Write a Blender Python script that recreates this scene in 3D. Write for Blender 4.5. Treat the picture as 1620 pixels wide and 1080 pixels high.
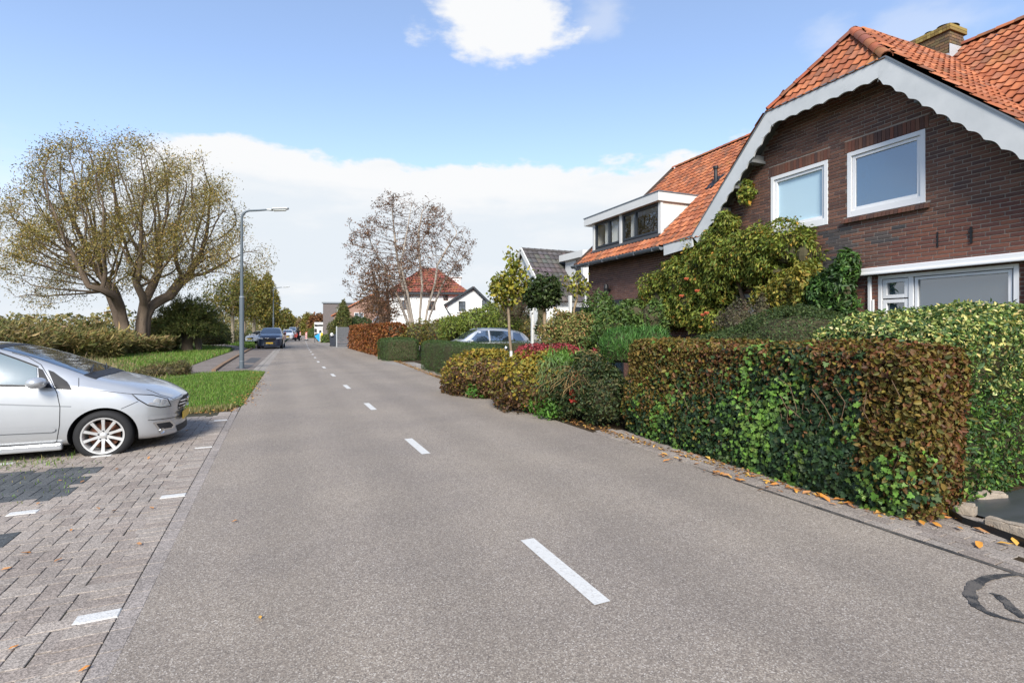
import bpy, bmesh, math, random
import numpy as np
from mathutils import Vector, Matrix
from mathutils.bvhtree import BVHTree

for _o in list(bpy.data.objects):
    bpy.data.objects.remove(_o)
S = bpy.context.scene
COL = S.collection
R = math.radians
PI = math.pi

# ------------------------------------------------------------------ camera
# survey: eye 1.6 m above the road, +Y runs along the near stretch of road
F, EYE, HY, CX = 820.0, 1.6, 520.0, 810.0
YAW = math.atan(370 / 820.0)            # camera looks this far to the right of the road
YAWH = math.atan(342 / 820.0)           # ... and this far to the right of the house fronts
cam_d = bpy.data.cameras.new('camera')
cam = bpy.data.objects.new('camera', cam_d)
COL.objects.link(cam)
cam_d.sensor_width = 36.0
cam_d.lens = 36.0 * F / 1620.0
cam_d.shift_y = -20.0 / 1620.0
cam_d.clip_start = 0.05
cam_d.clip_end = 3000
cam.location = (0, 0, EYE)
cam.rotation_euler = (R(90), 0, -YAW)
S.camera = cam

# ------------------------------------------------------------------ sky
SUN_EL, SUN_AZ = R(36), R(207)          # azimuth clockwise from +Y (behind the camera)
W = bpy.data.worlds.new('World')
S.world = W
W.use_nodes = True


class NT:
    """tiny helper for node trees"""
    def __init__(s, tree):
        s.t = tree
        tree.nodes.clear()

    def n(s, kind, **kw):
        nd = s.t.nodes.new(kind)
        for k, v in kw.items():
            setattr(nd, k, v)
        return nd

    def put(s, sock, v):
        if hasattr(v, 'is_output'):
            s.t.links.new(v, sock)
        elif isinstance(v, tuple) and sock.type == 'RGBA' and len(v) == 3:
            sock.default_value = (*v, 1)
        else:
            sock.default_value = v

    def math(s, op, a, b=0.0, c=0.0, clamp=False):
        nd = s.n('ShaderNodeMath', operation=op, use_clamp=clamp)
        s.put(nd.inputs[0], a)
        s.put(nd.inputs[1], b)
        s.put(nd.inputs[2], c)
        return nd.outputs[0]

    def vmath(s, op, a, b=(0, 0, 0), scale=1.0):
        nd = s.n('ShaderNodeVectorMath', operation=op)
        s.put(nd.inputs[0], a)
        s.put(nd.inputs[1], b)
        if op == 'SCALE':
            s.put(nd.inputs['Scale'], scale)
        return nd.outputs['Value'] if op in ('LENGTH', 'DISTANCE', 'DOT_PRODUCT') else nd.outputs[0]

    def step(s, v, a, b, lo=0.0, hi=1.0):
        nd = s.n('ShaderNodeMapRange', interpolation_type='SMOOTHSTEP')
        s.put(nd.inputs['Value'], v)
        s.put(nd.inputs['From Min'], a)
        s.put(nd.inputs['From Max'], b)
        s.put(nd.inputs['To Min'], lo)
        s.put(nd.inputs['To Max'], hi)
        return nd.outputs[0]

    def noise(s, vec, scale, detail=4.0, rough=0.5, dist=0.0):
        nd = s.n('ShaderNodeTexNoise')
        if vec is not None:
            s.put(nd.inputs['Vector'], vec)
        s.put(nd.inputs['Scale'], scale)
        s.put(nd.inputs['Detail'], detail)
        s.put(nd.inputs['Roughness'], rough)
        s.put(nd.inputs['Distortion'], dist)
        return nd.outputs['Fac']

    def mix(s, f, a, b, blend='MIX'):
        nd = s.n('ShaderNodeMix', data_type='RGBA', blend_type=blend)
        s.put(nd.inputs[0], f)
        s.put(nd.inputs[6], a)
        s.put(nd.inputs[7], b)
        return nd.outputs[2]


def build_sky():
    t = NT(W.node_tree)
    sky = t.n('ShaderNodeTexSky')
    sky.sky_type = 'NISHITA'
    sky.sun_disc = False
    sky.sun_elevation = SUN_EL
    sky.sun_rotation = SUN_AZ
    sky.altitude = 0
    sky.air_density = 1.0
    sky.dust_density = 0.3
    sky.ozone_density = 2.2
    tc = t.n('ShaderNodeTexCoord').outputs['Generated']
    d = t.vmath('NORMALIZE', tc)
    sp = t.n('ShaderNodeSeparateXYZ')
    t.put(sp.inputs[0], d)
    z = sp.outputs[2]
    el = t.math('MULTIPLY', t.math('ARCSINE', z), 180 / PI)
    az = t.math('MULTIPLY', t.math('ARCTAN2', sp.outputs[0], sp.outputs[1]), 180 / PI)
    # flattened direction, so the clouds lie in layers
    cv = t.n('ShaderNodeCombineXYZ')
    t.put(cv.inputs[0], sp.outputs[0])
    t.put(cv.inputs[1], sp.outputs[1])
    t.put(cv.inputs[2], t.math('MULTIPLY', z, 2.2))
    v = cv.outputs[0]
    big = t.noise(v, 3.1, 8, 0.52)
    puff = t.noise(v, 7.0, 10, 0.55)
    fine = t.noise(v, 18.0, 8, 0.55)
    # bank of cumulus round the horizon: its top edge billows about 16 degrees up
    edge = t.math('ADD', el, t.math('MULTIPLY', t.math('SUBTRACT', big, 0.5), -4.0))
    edge = t.math('ADD', edge, t.math('MULTIPLY', t.math('SUBTRACT', puff, 0.5), -8.0))
    edge = t.math('ADD', edge, t.math('MULTIPLY', t.math('SUBTRACT', fine, 0.5), -3.0))
    # the bank thins out towards the west (left of the road)
    lo = t.step(az, -25.0, -3.0, 11.5, 17.6)
    soft = t.step(az, -22.0, -6.0, 7.0, 0.8)
    bank = t.step(t.math('SUBTRACT', lo, edge), t.math('MULTIPLY', soft, -0.5), soft)
    # one puff high up, and thin shreds
    def blob(a0, e0, ra, re, amp, s0=0.0, s1=0.45):
        da = t.math('DIVIDE', t.math('SUBTRACT', az, a0), ra)
        de = t.math('DIVIDE', t.math('SUBTRACT', el, e0), re)
        r = t.math('SQRT', t.math('ADD', t.math('MULTIPLY', da, da), t.math('MULTIPLY', de, de)))
        r = t.math('ADD', r, t.math('MULTIPLY', t.math('SUBTRACT', puff, 0.5), 1.9))
        r = t.math('ADD', r, t.math('MULTIPLY', t.math('SUBTRACT', fine, 0.5), 0.9))
        return t.math('MULTIPLY', t.step(t.math('SUBTRACT', 1.0, r), s0, s1), amp)
    m = t.math('MAXIMUM', bank, blob(23.0, 30.8, 8.5, 4.6, 1.0))
    m = t.math('MAXIMUM', m, blob(34.5, 31.0, 4.0, 3.0, 0.35, 0.0, 0.8))
    m = t.math('MAXIMUM', m, blob(56.0, 25.5, 3.5, 2.5, 0.3, 0.0, 0.8))
    m = t.math('MAXIMUM', m, blob(61.5, 25.0, 6.0, 2.6, 0.3, 0.0, 0.9))
    shreds = t.math('MULTIPLY', t.step(t.noise(v, 2.3, 6, 0.6, 0.4), 0.60, 0.78), 0.35)
    m = t.math('MAXIMUM', m, t.math('MULTIPLY', shreds, t.step(el, 20.0, 45.0)))
    # behind the viewer the sky carries more broken cloud, which softens the sun
    # cloud colour: lit tops, greyer layered undersides
    lay = t.n('ShaderNodeCombineXYZ')
    t.put(lay.inputs[0], t.math('MULTIPLY', sp.outputs[0], 1.6))
    t.put(lay.inputs[1], t.math('MULTIPLY', sp.outputs[1], 1.6))
    t.put(lay.inputs[2], t.math('MULTIPLY', z, 9.0))
    streak = t.noise(lay.outputs[0], 2.2, 7, 0.55)
    lift = t.math('ADD', t.math('MULTIPLY', puff, 0.55), t.math('MULTIPLY', streak, 0.75))
    rim = t.step(t.math('SUBTRACT', lo, edge), 0.5, 7.0, 0.24, -0.10)
    lift = t.math('ADD', lift, rim)
    lift = t.math('ADD', lift, t.step(el, 18.0, 24.0, 0.0, 0.25))
    lit = t.step(lift, 0.52, 0.88)
    ccol = t.mix(lit, (4.75, 5.12, 5.5), (5.6, 5.66, 5.74))
    # blue is paler towards the horizon
    blue = t.mix(t.step(el, 0.0, 27.0, 0.60, 0.16), sky.outputs[0], (3.0, 3.75, 4.9))
    blue = t.mix(1.0, blue, (1.48, 1.44, 1.47), 'MULTIPLY')
    out = t.mix(m, blue, ccol)
    bg = t.n('ShaderNodeBackground')
    t.put(bg.inputs[0], out)
    bg.inputs[1].default_value = 0.08
    o = t.n('ShaderNodeOutputWorld')
    t.put(o.inputs[0], bg.outputs[0])


build_sky()

# ------------------------------------------------------------------ sun (softened by thin cloud)
sun_d = bpy.data.lights.new('sun', 'SUN')
sun_d.energy = 3.0
sun_d.angle = R(20)
sun_d.color = (1.0, 0.95, 0.86)
sun = bpy.data.objects.new('sun', sun_d)
COL.objects.link(sun)
sun.location = (0, 0, 60)
_sd = Vector((math.sin(SUN_AZ) * math.cos(SUN_EL), math.cos(SUN_AZ) * math.cos(SUN_EL), math.sin(SUN_EL)))
sun.rotation_euler = _sd.to_track_quat('Z', 'Y').to_euler()

S.view_settings.view_transform = 'Standard'
S.view_settings.look = 'None'
S.view_settings.gamma = 1.0
S.view_settings.use_curve_mapping = False
S.view_settings.exposure = 1.1
S.cycles.max_bounces = 6
S.cycles.transparent_max_bounces = 8
S.cycles.caustics_reflective = False
S.cycles.caustics_refractive = False

# ------------------------------------------------------------------ survey helpers
cA, sA = math.cos(YAW), math.sin(YAW)


def at(px, Zc, py=None):
    """bearing px, distance Zc (and sight line py) -> world point (on the ground without py)"""
    Xc = (px - CX) / F * Zc
    z = 0.0 if py is None else EYE + (HY - py) / F * Zc
    return Vector((Xc * cA + Zc * sA, -Xc * sA + Zc * cA, z))


def G(px, py):
    """sight line down to the ground"""
    p = at(px, EYE * F / (py - HY))
    return (p.x, p.y)


# ------------------------------------------------------------------ objects
def link(o, parent=None):
    COL.objects.link(o)
    if parent is not None:
        o.parent = parent
    return o


def thing(name, label, cat, loc=(0, 0, 0), rz=0.0, group=None):
    o = bpy.data.objects.new(name, None)
    o.empty_display_size = 0.2
    o.location = loc
    o.rotation_euler = (0, 0, rz)
    o['label'] = label
    o['category'] = cat
    if group:
        o['group'] = group
    return link(o)


def tag(o, label, cat, group=None):
    o['label'] = label
    o['category'] = cat
    if group:
        o['group'] = group
    return o


def dup(root, loc, rz=None, label=None, scale=None):
    """copy of a thing with its parts and sub-parts (meshes shared)"""
    def cp(o, par):
        c = o.copy()
        COL.objects.link(c)
        if par is not None:
            c.parent = par
        for ch in o.children:
            cp(ch, c)
        return c
    r = cp(root, None)
    r.location = loc
    if rz is not None:
        r.rotation_euler = (0, 0, rz)
    if scale is not None:
        r.scale = scale
    if label:
        r['label'] = label
    return r


class MB:
    """collects shapes, builds ONE mesh object"""
    def __init__(s):
        s.v, s.f, s.c = [], [], []
        s.col = (1, 1, 1)

    def add(s, vs, fs, col=None):
        b = len(s.v)
        s.v.extend([tuple(p) for p in vs])
        s.f.extend([tuple(i + b for i in f) for f in fs])
        s.c.extend([col or s.col] * len(vs))
        return s

    def box(s, a, b, col=None, M=None):
        x0, y0, z0 = a
        x1, y1, z1 = b
        vs = [(x0, y0, z0), (x1, y0, z0), (x1, y1, z0), (x0, y1, z0),
              (x0, y0, z1), (x1, y0, z1), (x1, y1, z1), (x0, y1, z1)]
        if M is not None:
            vs = [tuple(M @ Vector(p)) for p in vs]
        fs = [(0, 3, 2, 1), (4, 5, 6, 7), (0, 1, 5, 4), (1, 2, 6, 5), (2, 3, 7, 6), (3, 0, 4, 7)]
        return s.add(vs, fs, col)

    def quad(s, a, b, c, d, col=None):
        return s.add([a, b, c, d], [(0, 1, 2, 3)], col)

    def poly(s, pts, col=None):
        return s.add(pts, [tuple(range(len(pts)))], col)

    def prism(s, pts, off, col=None):
        """closed polygon pts (3d) pushed by vector off"""
        n = len(pts)
        o = Vector(off)
        vs = [Vector(p) for p in pts] + [Vector(p) + o for p in pts]
        fs = [tuple(range(n - 1, -1, -1)), tuple(range(n, 2 * n))]
        fs += [(i, (i + 1) % n, n + (i + 1) % n, n + i) for i in range(n)]
        return s.add(vs, fs, col)

    def bar(s, a, b, w, h, col=None, up=(0, 0, 1)):
        a, b = Vector(a), Vector(b)
        d = (b - a).normalized()
        u = Vector(up)
        sd = d.cross(u)
        if sd.length < 1e-4:
            sd = d.cross(Vector((1, 0, 0)))
        sd.normalize()
        u = sd.cross(d)
        q = [sd * w / 2 + u * h / 2, -sd * w / 2 + u * h / 2, -sd * w / 2 - u * h / 2, sd * w / 2 - u * h / 2]
        vs = [a + k for k in q] + [b + k for k in q]
        fs = [(3, 2, 1, 0), (4, 5, 6, 7)] + [(i, (i + 1) % 4, 4 + (i + 1) % 4, 4 + i) for i in range(4)]
        return s.add(vs, fs, col)

    def tube(s, pts, rad, n=8, col=None, cap=True):
        pts = [Vector(p) for p in pts]
        if not hasattr(rad, '__len__'):
            rad = [rad] * len(pts)
        vs, fs = [], []
        ref = None
        for i, p in enumerate(pts):
            d = (pts[min(i + 1, len(pts) - 1)] - pts[max(i - 1, 0)])
            d = d.normalized() if d.length > 1e-9 else Vector((0, 0, 1))
            if ref is None:
                ref = Vector((1, 0, 0)) if abs(d.x) < 0.8 else Vector((0, 1, 0))
            a = (ref - d * ref.dot(d)).normalized()
            ref = a
            b = d.cross(a)
            for k in range(n):
                t = 2 * PI * k / n
                vs.append(p + (a * math.cos(t) + b * math.sin(t)) * rad[i])
        for i in range(len(pts) - 1):
            for k in range(n):
                fs.append((i * n + k, i * n + (k + 1) % n, (i + 1) * n + (k + 1) % n, (i + 1) * n + k))
        if cap:
            fs.append(tuple(range(n - 1, -1, -1)))
            fs.append(tuple((len(pts) - 1) * n + k for k in range(n)))
        return s.add(vs, fs, col)

    def lathe(s, prof, n=24, M=None, col=None, closed=False):
        """prof: (radius, height) about local z"""
        vs, fs = [], []
        for r, h in prof:
            for k in range(n):
                t = 2 * PI * k / n
                p = Vector((r * math.cos(t), r * math.sin(t), h))
                vs.append(M @ p if M is not None else p)
        m = len(prof)
        for i in range(m if closed else m - 1):
            j = (i + 1) % m
            for k in range(n):
                fs.append((i * n + k, i * n + (k + 1) % n, j * n + (k + 1) % n, j * n + k))
        return s.add(vs, fs, col)

    def build(s, name, mat, parent=None, smooth=False, bevel=0.0, kind=None):
        me = bpy.data.meshes.new(name)
        me.from_pydata(s.v, [], s.f)
        ca = me.color_attributes.new('tint', 'FLOAT_COLOR', 'POINT')
        ca.data.foreach_set('color', np.array([(*c, 1.0) for c in s.c], dtype=np.float32).ravel())
        if smooth:
            me.polygons.foreach_set('use_smooth', [True] * len(me.polygons))
        me.materials.append(mat)
        me.update()
        o = link(bpy.data.objects.new(name, me), parent)
        if bevel:
            b = o.modifiers.new('bevel', 'BEVEL')
            b.width = bevel
            b.segments = 2
            b.limit_method = 'ANGLE'
            b.angle_limit = R(40)
        if smooth and not bevel:
            try:
                me.set_sharp_from_angle(angle=R(40))
            except Exception:
                pass
        if kind:
            o['kind'] = kind
        return o


def tri_mesh(name, V, T, C, mat, parent=None, smooth=False, kind=None):
    """numpy verts (n,3), triangles (m,3), per-vertex colours (n,3)"""
    V = np.ascontiguousarray(V, dtype=np.float32)
    T = np.ascontiguousarray(T, dtype=np.int32)
    me = bpy.data.meshes.new(name)
    me.vertices.add(len(V))
    me.vertices.foreach_set('co', V.ravel())
    me.loops.add(len(T) * 3)
    me.loops.foreach_set('vertex_index', T.ravel())
    me.polygons.add(len(T))
    me.polygons.foreach_set('loop_start', np.arange(0, len(T) * 3, 3, dtype=np.int32))
    if smooth:
        me.polygons.foreach_set('use_smooth', np.ones(len(T), dtype=bool))
    me.update(calc_edges=True)
    if C is not None:
        ca = me.color_attributes.new('tint', 'FLOAT_COLOR', 'POINT')
        rgba = np.ones((len(V), 4), dtype=np.float32)
        rgba[:, :3] = C
        ca.data.foreach_set('color', rgba.ravel())
    me.materials.append(mat)
    o = link(bpy.data.objects.new(name, me), parent)
    if kind:
        o['kind'] = kind
    return o


# ------------------------------------------------------------------ materials
def new_mat(name):
    m = bpy.data.materials.new(name)
    m.use_nodes = True
    t = NT(m.node_tree)
    o = t.n('ShaderNodeOutputMaterial')
    b = t.n('ShaderNodeBsdfPrincipled')
    t.put(o.inputs[0], b.outputs[0])
    t.o = o
    t.b = b
    return m, t


def bump(t, height, strength=0.3, dist=0.01):
    nd = t.n('ShaderNodeBump')
    nd.inputs['Strength'].default_value = strength
    nd.inputs['Distance'].default_value = dist
    t.put(nd.inputs['Height'], height)
    t.put(t.b.inputs['Normal'], nd.outputs[0])


def plain(name, col, rough=0.6, spec=0.5, metal=0.0, var=0.12, scale=6.0, coat=0.0, bmp=0.0):
    """a painted/solid surface with a little wear"""
    m, t = new_mat(name)
    co = t.n('ShaderNodeTexCoord').outputs['Object']
    n = t.noise(co, scale, 6, 0.6)
    lo = tuple(c * (1 - var) for c in col)
    hi = tuple(min(1, c * (1 + var * 0.7)) for c in col)
    t.put(t.b.inputs['Base Color'], t.mix(n, lo, hi))
    t.put(t.b.inputs['Roughness'], t.math('ADD', rough - 0.06, t.math('MULTIPLY', t.noise(co, scale * 3.1, 3), 0.12)))
    t.b.inputs['Specular IOR Level'].default_value = spec
    t.b.inputs['Metallic'].default_value = metal
    t.b.inputs['Coat Weight'].default_value = coat
    t.b.inputs['Coat Roughness'].default_value = 0.04
    if bmp:
        bump(t, t.noise(co, scale * 8, 5), bmp, 0.01)
    return m


def tinted(name, rough=0.8, spec=0.3, var=0.25, scale=30.0, bmp=0.25, metal=0.0, dist=0.004):
    """colour comes from each piece's own tint"""
    m, t = new_mat(name)
    a = t.n('ShaderNodeAttribute', attribute_name='tint')
    co = t.n('ShaderNodeTexCoord').outputs['Object']
    n = t.noise(co, scale, 6, 0.65)
    n2 = t.noise(co, scale * 0.13, 4, 0.5)
    f = t.math('ADD', 1 - var, t.math('MULTIPLY', t.math('ADD', n, n2), var))
    cc = t.n('ShaderNodeCombineXYZ')
    for i in range(3):
        t.put(cc.inputs[i], f)
    t.put(t.b.inputs['Base Color'], t.mix(1.0, a.outputs[0], cc.outputs[0], 'MULTIPLY'))
    t.b.inputs['Roughness'].default_value = rough
    t.b.inputs['Specular IOR Level'].default_value = spec
    t.b.inputs['Metallic'].default_value = metal
    if bmp:
        bump(t, n, bmp, dist)
    return m


def leaf_mat(name, rough=0.55, spec=0.3, trans=0.3):
    m, t = new_mat(name)
    a = t.n('ShaderNodeAttribute', attribute_name='tint')
    co = t.n('ShaderNodeTexCoord').outputs['Object']
    n = t.noise(co, 55.0, 3)
    f = t.math('ADD', 0.86, t.math('MULTIPLY', n, 0.70))
    cc = t.n('ShaderNodeCombineXYZ')
    for i in range(3):
        t.put(cc.inputs[i], f)
    col = t.mix(1.0, a.outputs[0], cc.outputs[0], 'MULTIPLY')
    t.put(t.b.inputs['Base Color'], col)
    t.b.inputs['Roughness'].default_value = rough
    t.b.inputs['Specular IOR Level'].default_value = spec
    tr = t.n('ShaderNodeBsdfTranslucent')
    t.put(tr.inputs[0], t.mix(1.0, col, (1.25, 1.2, 0.7), 'MULTIPLY'))
    mx = t.n('ShaderNodeMixShader')
    mx.inputs[0].default_value = trans
    t.put(mx.inputs[1], t.b.outputs[0])
    t.put(mx.inputs[2], tr.outputs[0])
    t.put(t.o.inputs[0], mx.outputs[0])
    return m


def glass_mat(name, tint=(0.03, 0.04, 0.05), refl=0.25, rough=0.02, clear=0.5):
    """window glass: part see-through, part mirror"""
    m = bpy.data.materials.new(name)
    m.use_nodes = True
    t = NT(m.node_tree)
    o = t.n('ShaderNodeOutputMaterial')
    gl = t.n('ShaderNodeBsdfGlossy')
    gl.inputs['Roughness'].default_value = rough
    gl.inputs[0].default_value = (0.95, 0.97, 1, 1)
    tp = t.n('ShaderNodeBsdfTransparent')
    tp.inputs[0].default_value = (0.95, 0.97, 0.97, 1)
    df = t.n('ShaderNodeBsdfDiffuse')
    df.inputs[0].default_value = (*tint, 1)
    m1 = t.n('ShaderNodeMixShader')
    m1.inputs[0].default_value = 1 - clear
    t.put(m1.inputs[1], tp.outputs[0])
    t.put(m1.inputs[2], df.outputs[0])
    lw = t.n('ShaderNodeFresnel')
    bf = t.n('ShaderNodeNewGeometry').outputs['Backfacing']
    t.put(lw.inputs[0], t.math('SUBTRACT', 1.5, t.math('MULTIPLY', bf, 1.5 - 1 / 1.5)))
    co = t.n('ShaderNodeTexCoord').outputs['Object']
    bp = t.n('ShaderNodeBump')
    bp.inputs['Strength'].default_value = 0.04
    bp.inputs['Distance'].default_value = 0.02
    t.put(bp.inputs['Height'], t.noise(co, 1.3, 2))
    t.put(gl.inputs['Normal'], bp.outputs[0])
    f = t.math('ADD', refl, t.math('MULTIPLY', lw.outputs[0], 1.0 - refl), clamp=True)
    m2 = t.n('ShaderNodeMixShader')
    t.put(m2.inputs[0], f)
    t.put(m2.inputs[1], m1.outputs[0])
    t.put(m2.inputs[2], gl.outputs[0])
    t.put(o.inputs[0], m2.outputs[0])
    return m


LEAF = leaf_mat('leaf')
LEAF_GLOSSY = leaf_mat('glossy_leaf', 0.5, 0.3, 0.2)
TWIG = tinted('twig', 0.9, 0.2, 0.35, 18, 0.4)
BARK = tinted('bark', 0.95, 0.15, 0.45, 9, 0.9, dist=0.03)
CORE = plain('hedge_core', (0.075, 0.066, 0.038), 0.95, 0.1, var=0.5, scale=14)
WHITE = plain('white_paint', (0.62, 0.62, 0.60), 0.5, 0.4, var=0.07, scale=2.5)
PVC = plain('white_frame', (0.74, 0.74, 0.74), 0.32, 0.5, var=0.04, scale=3)
DARKFRAME = plain('dark_frame', (0.022, 0.027, 0.033), 0.35, 0.5, var=0.15)
BLACK = plain('black', (0.012, 0.012, 0.013), 0.5, 0.4, var=0.3)
ZINC = plain('zinc', (0.17, 0.19, 0.21), 0.5, 0.5, 0.3, var=0.2, scale=5)
STEEL = plain('painted_pole', (0.090, 0.112, 0.130), 0.55, 0.4, var=0.16, scale=3)
GALV = plain('galvanised', (0.42, 0.44, 0.45), 0.45, 0.5, 0.4, var=0.12, scale=8)
RUBBER = plain('rubber', (0.017, 0.017, 0.018), 0.75, 0.3, var=0.3, scale=12)


# ------------------------------------------------------------------ leaves
def unit(v):
    return v / np.maximum(np.linalg.norm(v, axis=1, keepdims=True), 1e-9)


TEMPLATES = {
    # x along the midrib (0..1), y across (-.5...5), z out of the blade
    'rhomb': (np.array([[0, 0, 0], [.45, .5, .14], [1, 0, -.06], [.45, -.5, .14]], float), np.array([[0, 2, 1], [0, 3, 2]])),
    'oval': (np.array([[0, 0, 0], [.28, .44, .14], [.66, .42, .10], [1, 0, -.1], [.66, -.42, .10], [.28, -.44, .14]], float),
             np.array([[0, 3, 1], [1, 3, 2], [0, 5, 3], [3, 5, 4]])),
    'ivy': (np.array([[0, 0, 0], [-.12, .34, .05], [.16, .56, .1], [.34, .30, .04], [.66, .40, .06], [.66, .18, .02], [1, 0, -.08],
                      [.66, -.18, .02], [.66, -.40, .06], [.34, -.30, .04], [.16, -.56, .1], [-.12, -.34, .05]], float),
            np.array([[0, i + 1, i] for i in range(1, 11)])),
    'blade': (np.array([[0, -.5, 0], [0, .5, 0], [.5, .34, .06], [.5, -.34, .06], [1, 0, -.1]], float),
              np.array([[0, 1, 2], [0, 2, 3], [3, 2, 4]])),
}


def leaf_cloud(P, N, L, Wd, cols, rng, shape='rhomb', jit=0.7, droop=0.3, axis=None, size_var=0.3):
    """leaf-sized faces at points P facing about N; returns verts, tris, colours"""
    n = len(P)
    tv, tf = TEMPLATES[shape]
    nn = unit(N + rng.normal(0, jit, (n, 3)))
    if axis is None:
        ax = rng.normal(0, 1, (n, 3))
        ax[:, 2] -= droop
    else:
        ax = axis + rng.normal(0, 0.35, (n, 3))
    ax = unit(ax - nn * np.sum(ax * nn, 1, keepdims=True))
    ay = np.cross(nn, ax)
    sc = np.clip(rng.normal(1, size_var, n), 0.4, 1.8)[:, None]
    lx, ly = L * sc, Wd * sc
    V = (P[:, None, :] + tv[None, :, 0:1] * (ax * lx)[:, None, :] + tv[None, :, 1:2] * (ay * ly)[:, None, :]
         + tv[None, :, 2:3] * (nn * lx)[:, None, :])
    k = len(tv)
    T = (tf[None] + (np.arange(n) * k)[:, None, None]).reshape(-1, 3)
    C = np.repeat(cols, k, axis=0)
    return V.reshape(-1, 3), T, C


def join(parts):
    Vs, Ts, Cs, b = [], [], [], 0
    for V, T, C in parts:
        Vs.append(V)
        Ts.append(T + b)
        Cs.append(C)
        b += len(V)
    return np.vstack(Vs), np.vstack(Ts), np.vstack(Cs)


def pal(rng, n, colours, weights=None, jit=0.18):
    c = np.array(colours, float)
    w = None if weights is None else np.array(weights, float) / np.sum(weights)
    out = c[rng.choice(len(c), n, p=w)]
    return np.clip(out * (1 + rng.normal(0, jit, (n, 1))) * (1 + rng.normal(0, 0.06, (n, 3))), 0.002, 0.9)


def wob(P, seed, freq=1.0):
    """cheap smooth noise, about -1..1"""
    r = np.random.default_rng(seed)
    s = np.zeros(len(P))
    for k in range(5):
        d = r.normal(0, 1, 3)
        d /= np.linalg.norm(d)
        f = freq * (1.0 + 0.9 * k)
        s += np.sin(P @ d * f + r.uniform(0, 6.28)) / (1 + 0.5 * k)
    return s / 2.0


def box_skin(rng, n, size, radius=0.12, faces=('front', 'back', 'top', 'near', 'far')):
    """points and normals on a rounded block; local x = depth, y = length, z up; front is x=0"""
    w, l, h = size
    areas = {'front': l * h, 'back': l * h, 'top': l * w, 'near': w * h, 'far': w * h}
    tot = sum(areas[f] for f in faces)
    Ps, Ns = [], []
    for f in faces:
        m = int(n * areas[f] / tot)
        a, b = rng.random(m), rng.random(m)
        if f in ('front', 'back'):
            x = np.zeros(m) if f == 'front' else np.full(m, w)
            p = np.stack([x, a * l, b * h], 1)
            nv = np.tile([-1.0 if f == 'front' else 1.0, 0, 0], (m, 1))
        elif f == 'top':
            p = np.stack([a * w, b * l, np.full(m, h)], 1)
            nv = np.tile([0, 0, 1.0], (m, 1))
        else:
            y = np.zeros(m) if f == 'near' else np.full(m, l)
            p = np.stack([a * w, y, b * h], 1)
            nv = np.tile([0, -1.0 if f == 'near' else 1.0, 0], (m, 1))
        Ps.append(p)
        Ns.append(nv)
    P, N = np.vstack(Ps), np.vstack(Ns)
    lo = np.array([radius, radius, 0.0])
    hi = np.array([w - radius, l - radius, h - radius])
    q = np.clip(P, lo, hi)
    d = P - q
    dl = np.linalg.norm(d, axis=1, keepdims=True)
    P = np.where(dl > radius, q + d / np.maximum(dl, 1e-6) * radius, P)
    N = np.where(dl > 1e-4, unit(N * 0.3 + d / np.maximum(dl, 1e-6)), N)
    return P, N


def blob_skin(rng, blobs, n, shell=0.25, low=-0.9, skirt=0.7):
    """points/normals over a set of ellipsoids (cx,cy,cz,rx,ry,rz), mostly near the outside"""
    B = np.array(blobs, float)
    area = (B[:, 3] * B[:, 5] + B[:, 4] * B[:, 5] + B[:, 3] * B[:, 4])
    idx = rng.choice(len(B), n, p=area / area.sum())
    d = unit(rng.normal(0, 1, (n, 3)))
    d[:, 2] = np.where(d[:, 2] < low, -d[:, 2], d[:, 2])
    hl = np.linalg.norm(d[:, :2], axis=1, keepdims=True)
    dn = d.copy()
    dn[:, :2] = np.where(d[:, 2:] < 0, d[:, :2] * (1 + (1 / np.maximum(hl, .15) - 1) * skirt), d[:, :2])
    d = dn
    r = 1 - shell * rng.random(n) ** 1.5
    b = B[idx]
    P = b[:, :3] + d * b[:, 3:] * r[:, None]
    keep = np.ones(n, bool)
    for k in range(len(B)):
        e = np.linalg.norm((P - B[k, :3]) / B[k, 3:], axis=1)
        keep &= (e > 1 - shell * 1.15) | (idx == k)
    N = unit(d / b[:, 3:])
    keep &= P[:, 2] > 0.01
    return P[keep], N[keep]


def core_blobs(name, blobs, parent, k=0.78, mat=None, skirt=0.7):
    """dark twiggy heart of a shrub"""
    m = MB()
    for cx, cy, cz, rx, ry, rz in blobs:
        prof, n, rings = [], 10, 7
        vs, fs = [], []
        for i in range(rings):
            a = -PI / 2 + PI * i / (rings - 1)
            ca = math.cos(a)
            if a < 0:
                ca = ca + (1 - ca) * skirt
            for j in range(n):
                t = 2 * PI * j / n
                vs.append((cx + rx * k * ca * math.cos(t), cy + ry * k * ca * math.sin(t),
                           max(0.0, cz + rz * k * math.sin(a))))
        for i in range(rings - 1):
            for j in range(n):
                fs.append((i * n + j, i * n + (j + 1) % n, (i + 1) * n + (j + 1) % n, (i + 1) * n + j))
        m.add(vs, fs)
    return m.build(name, mat or CORE, parent, kind='stuff' if len(blobs) > 1 else None)


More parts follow.
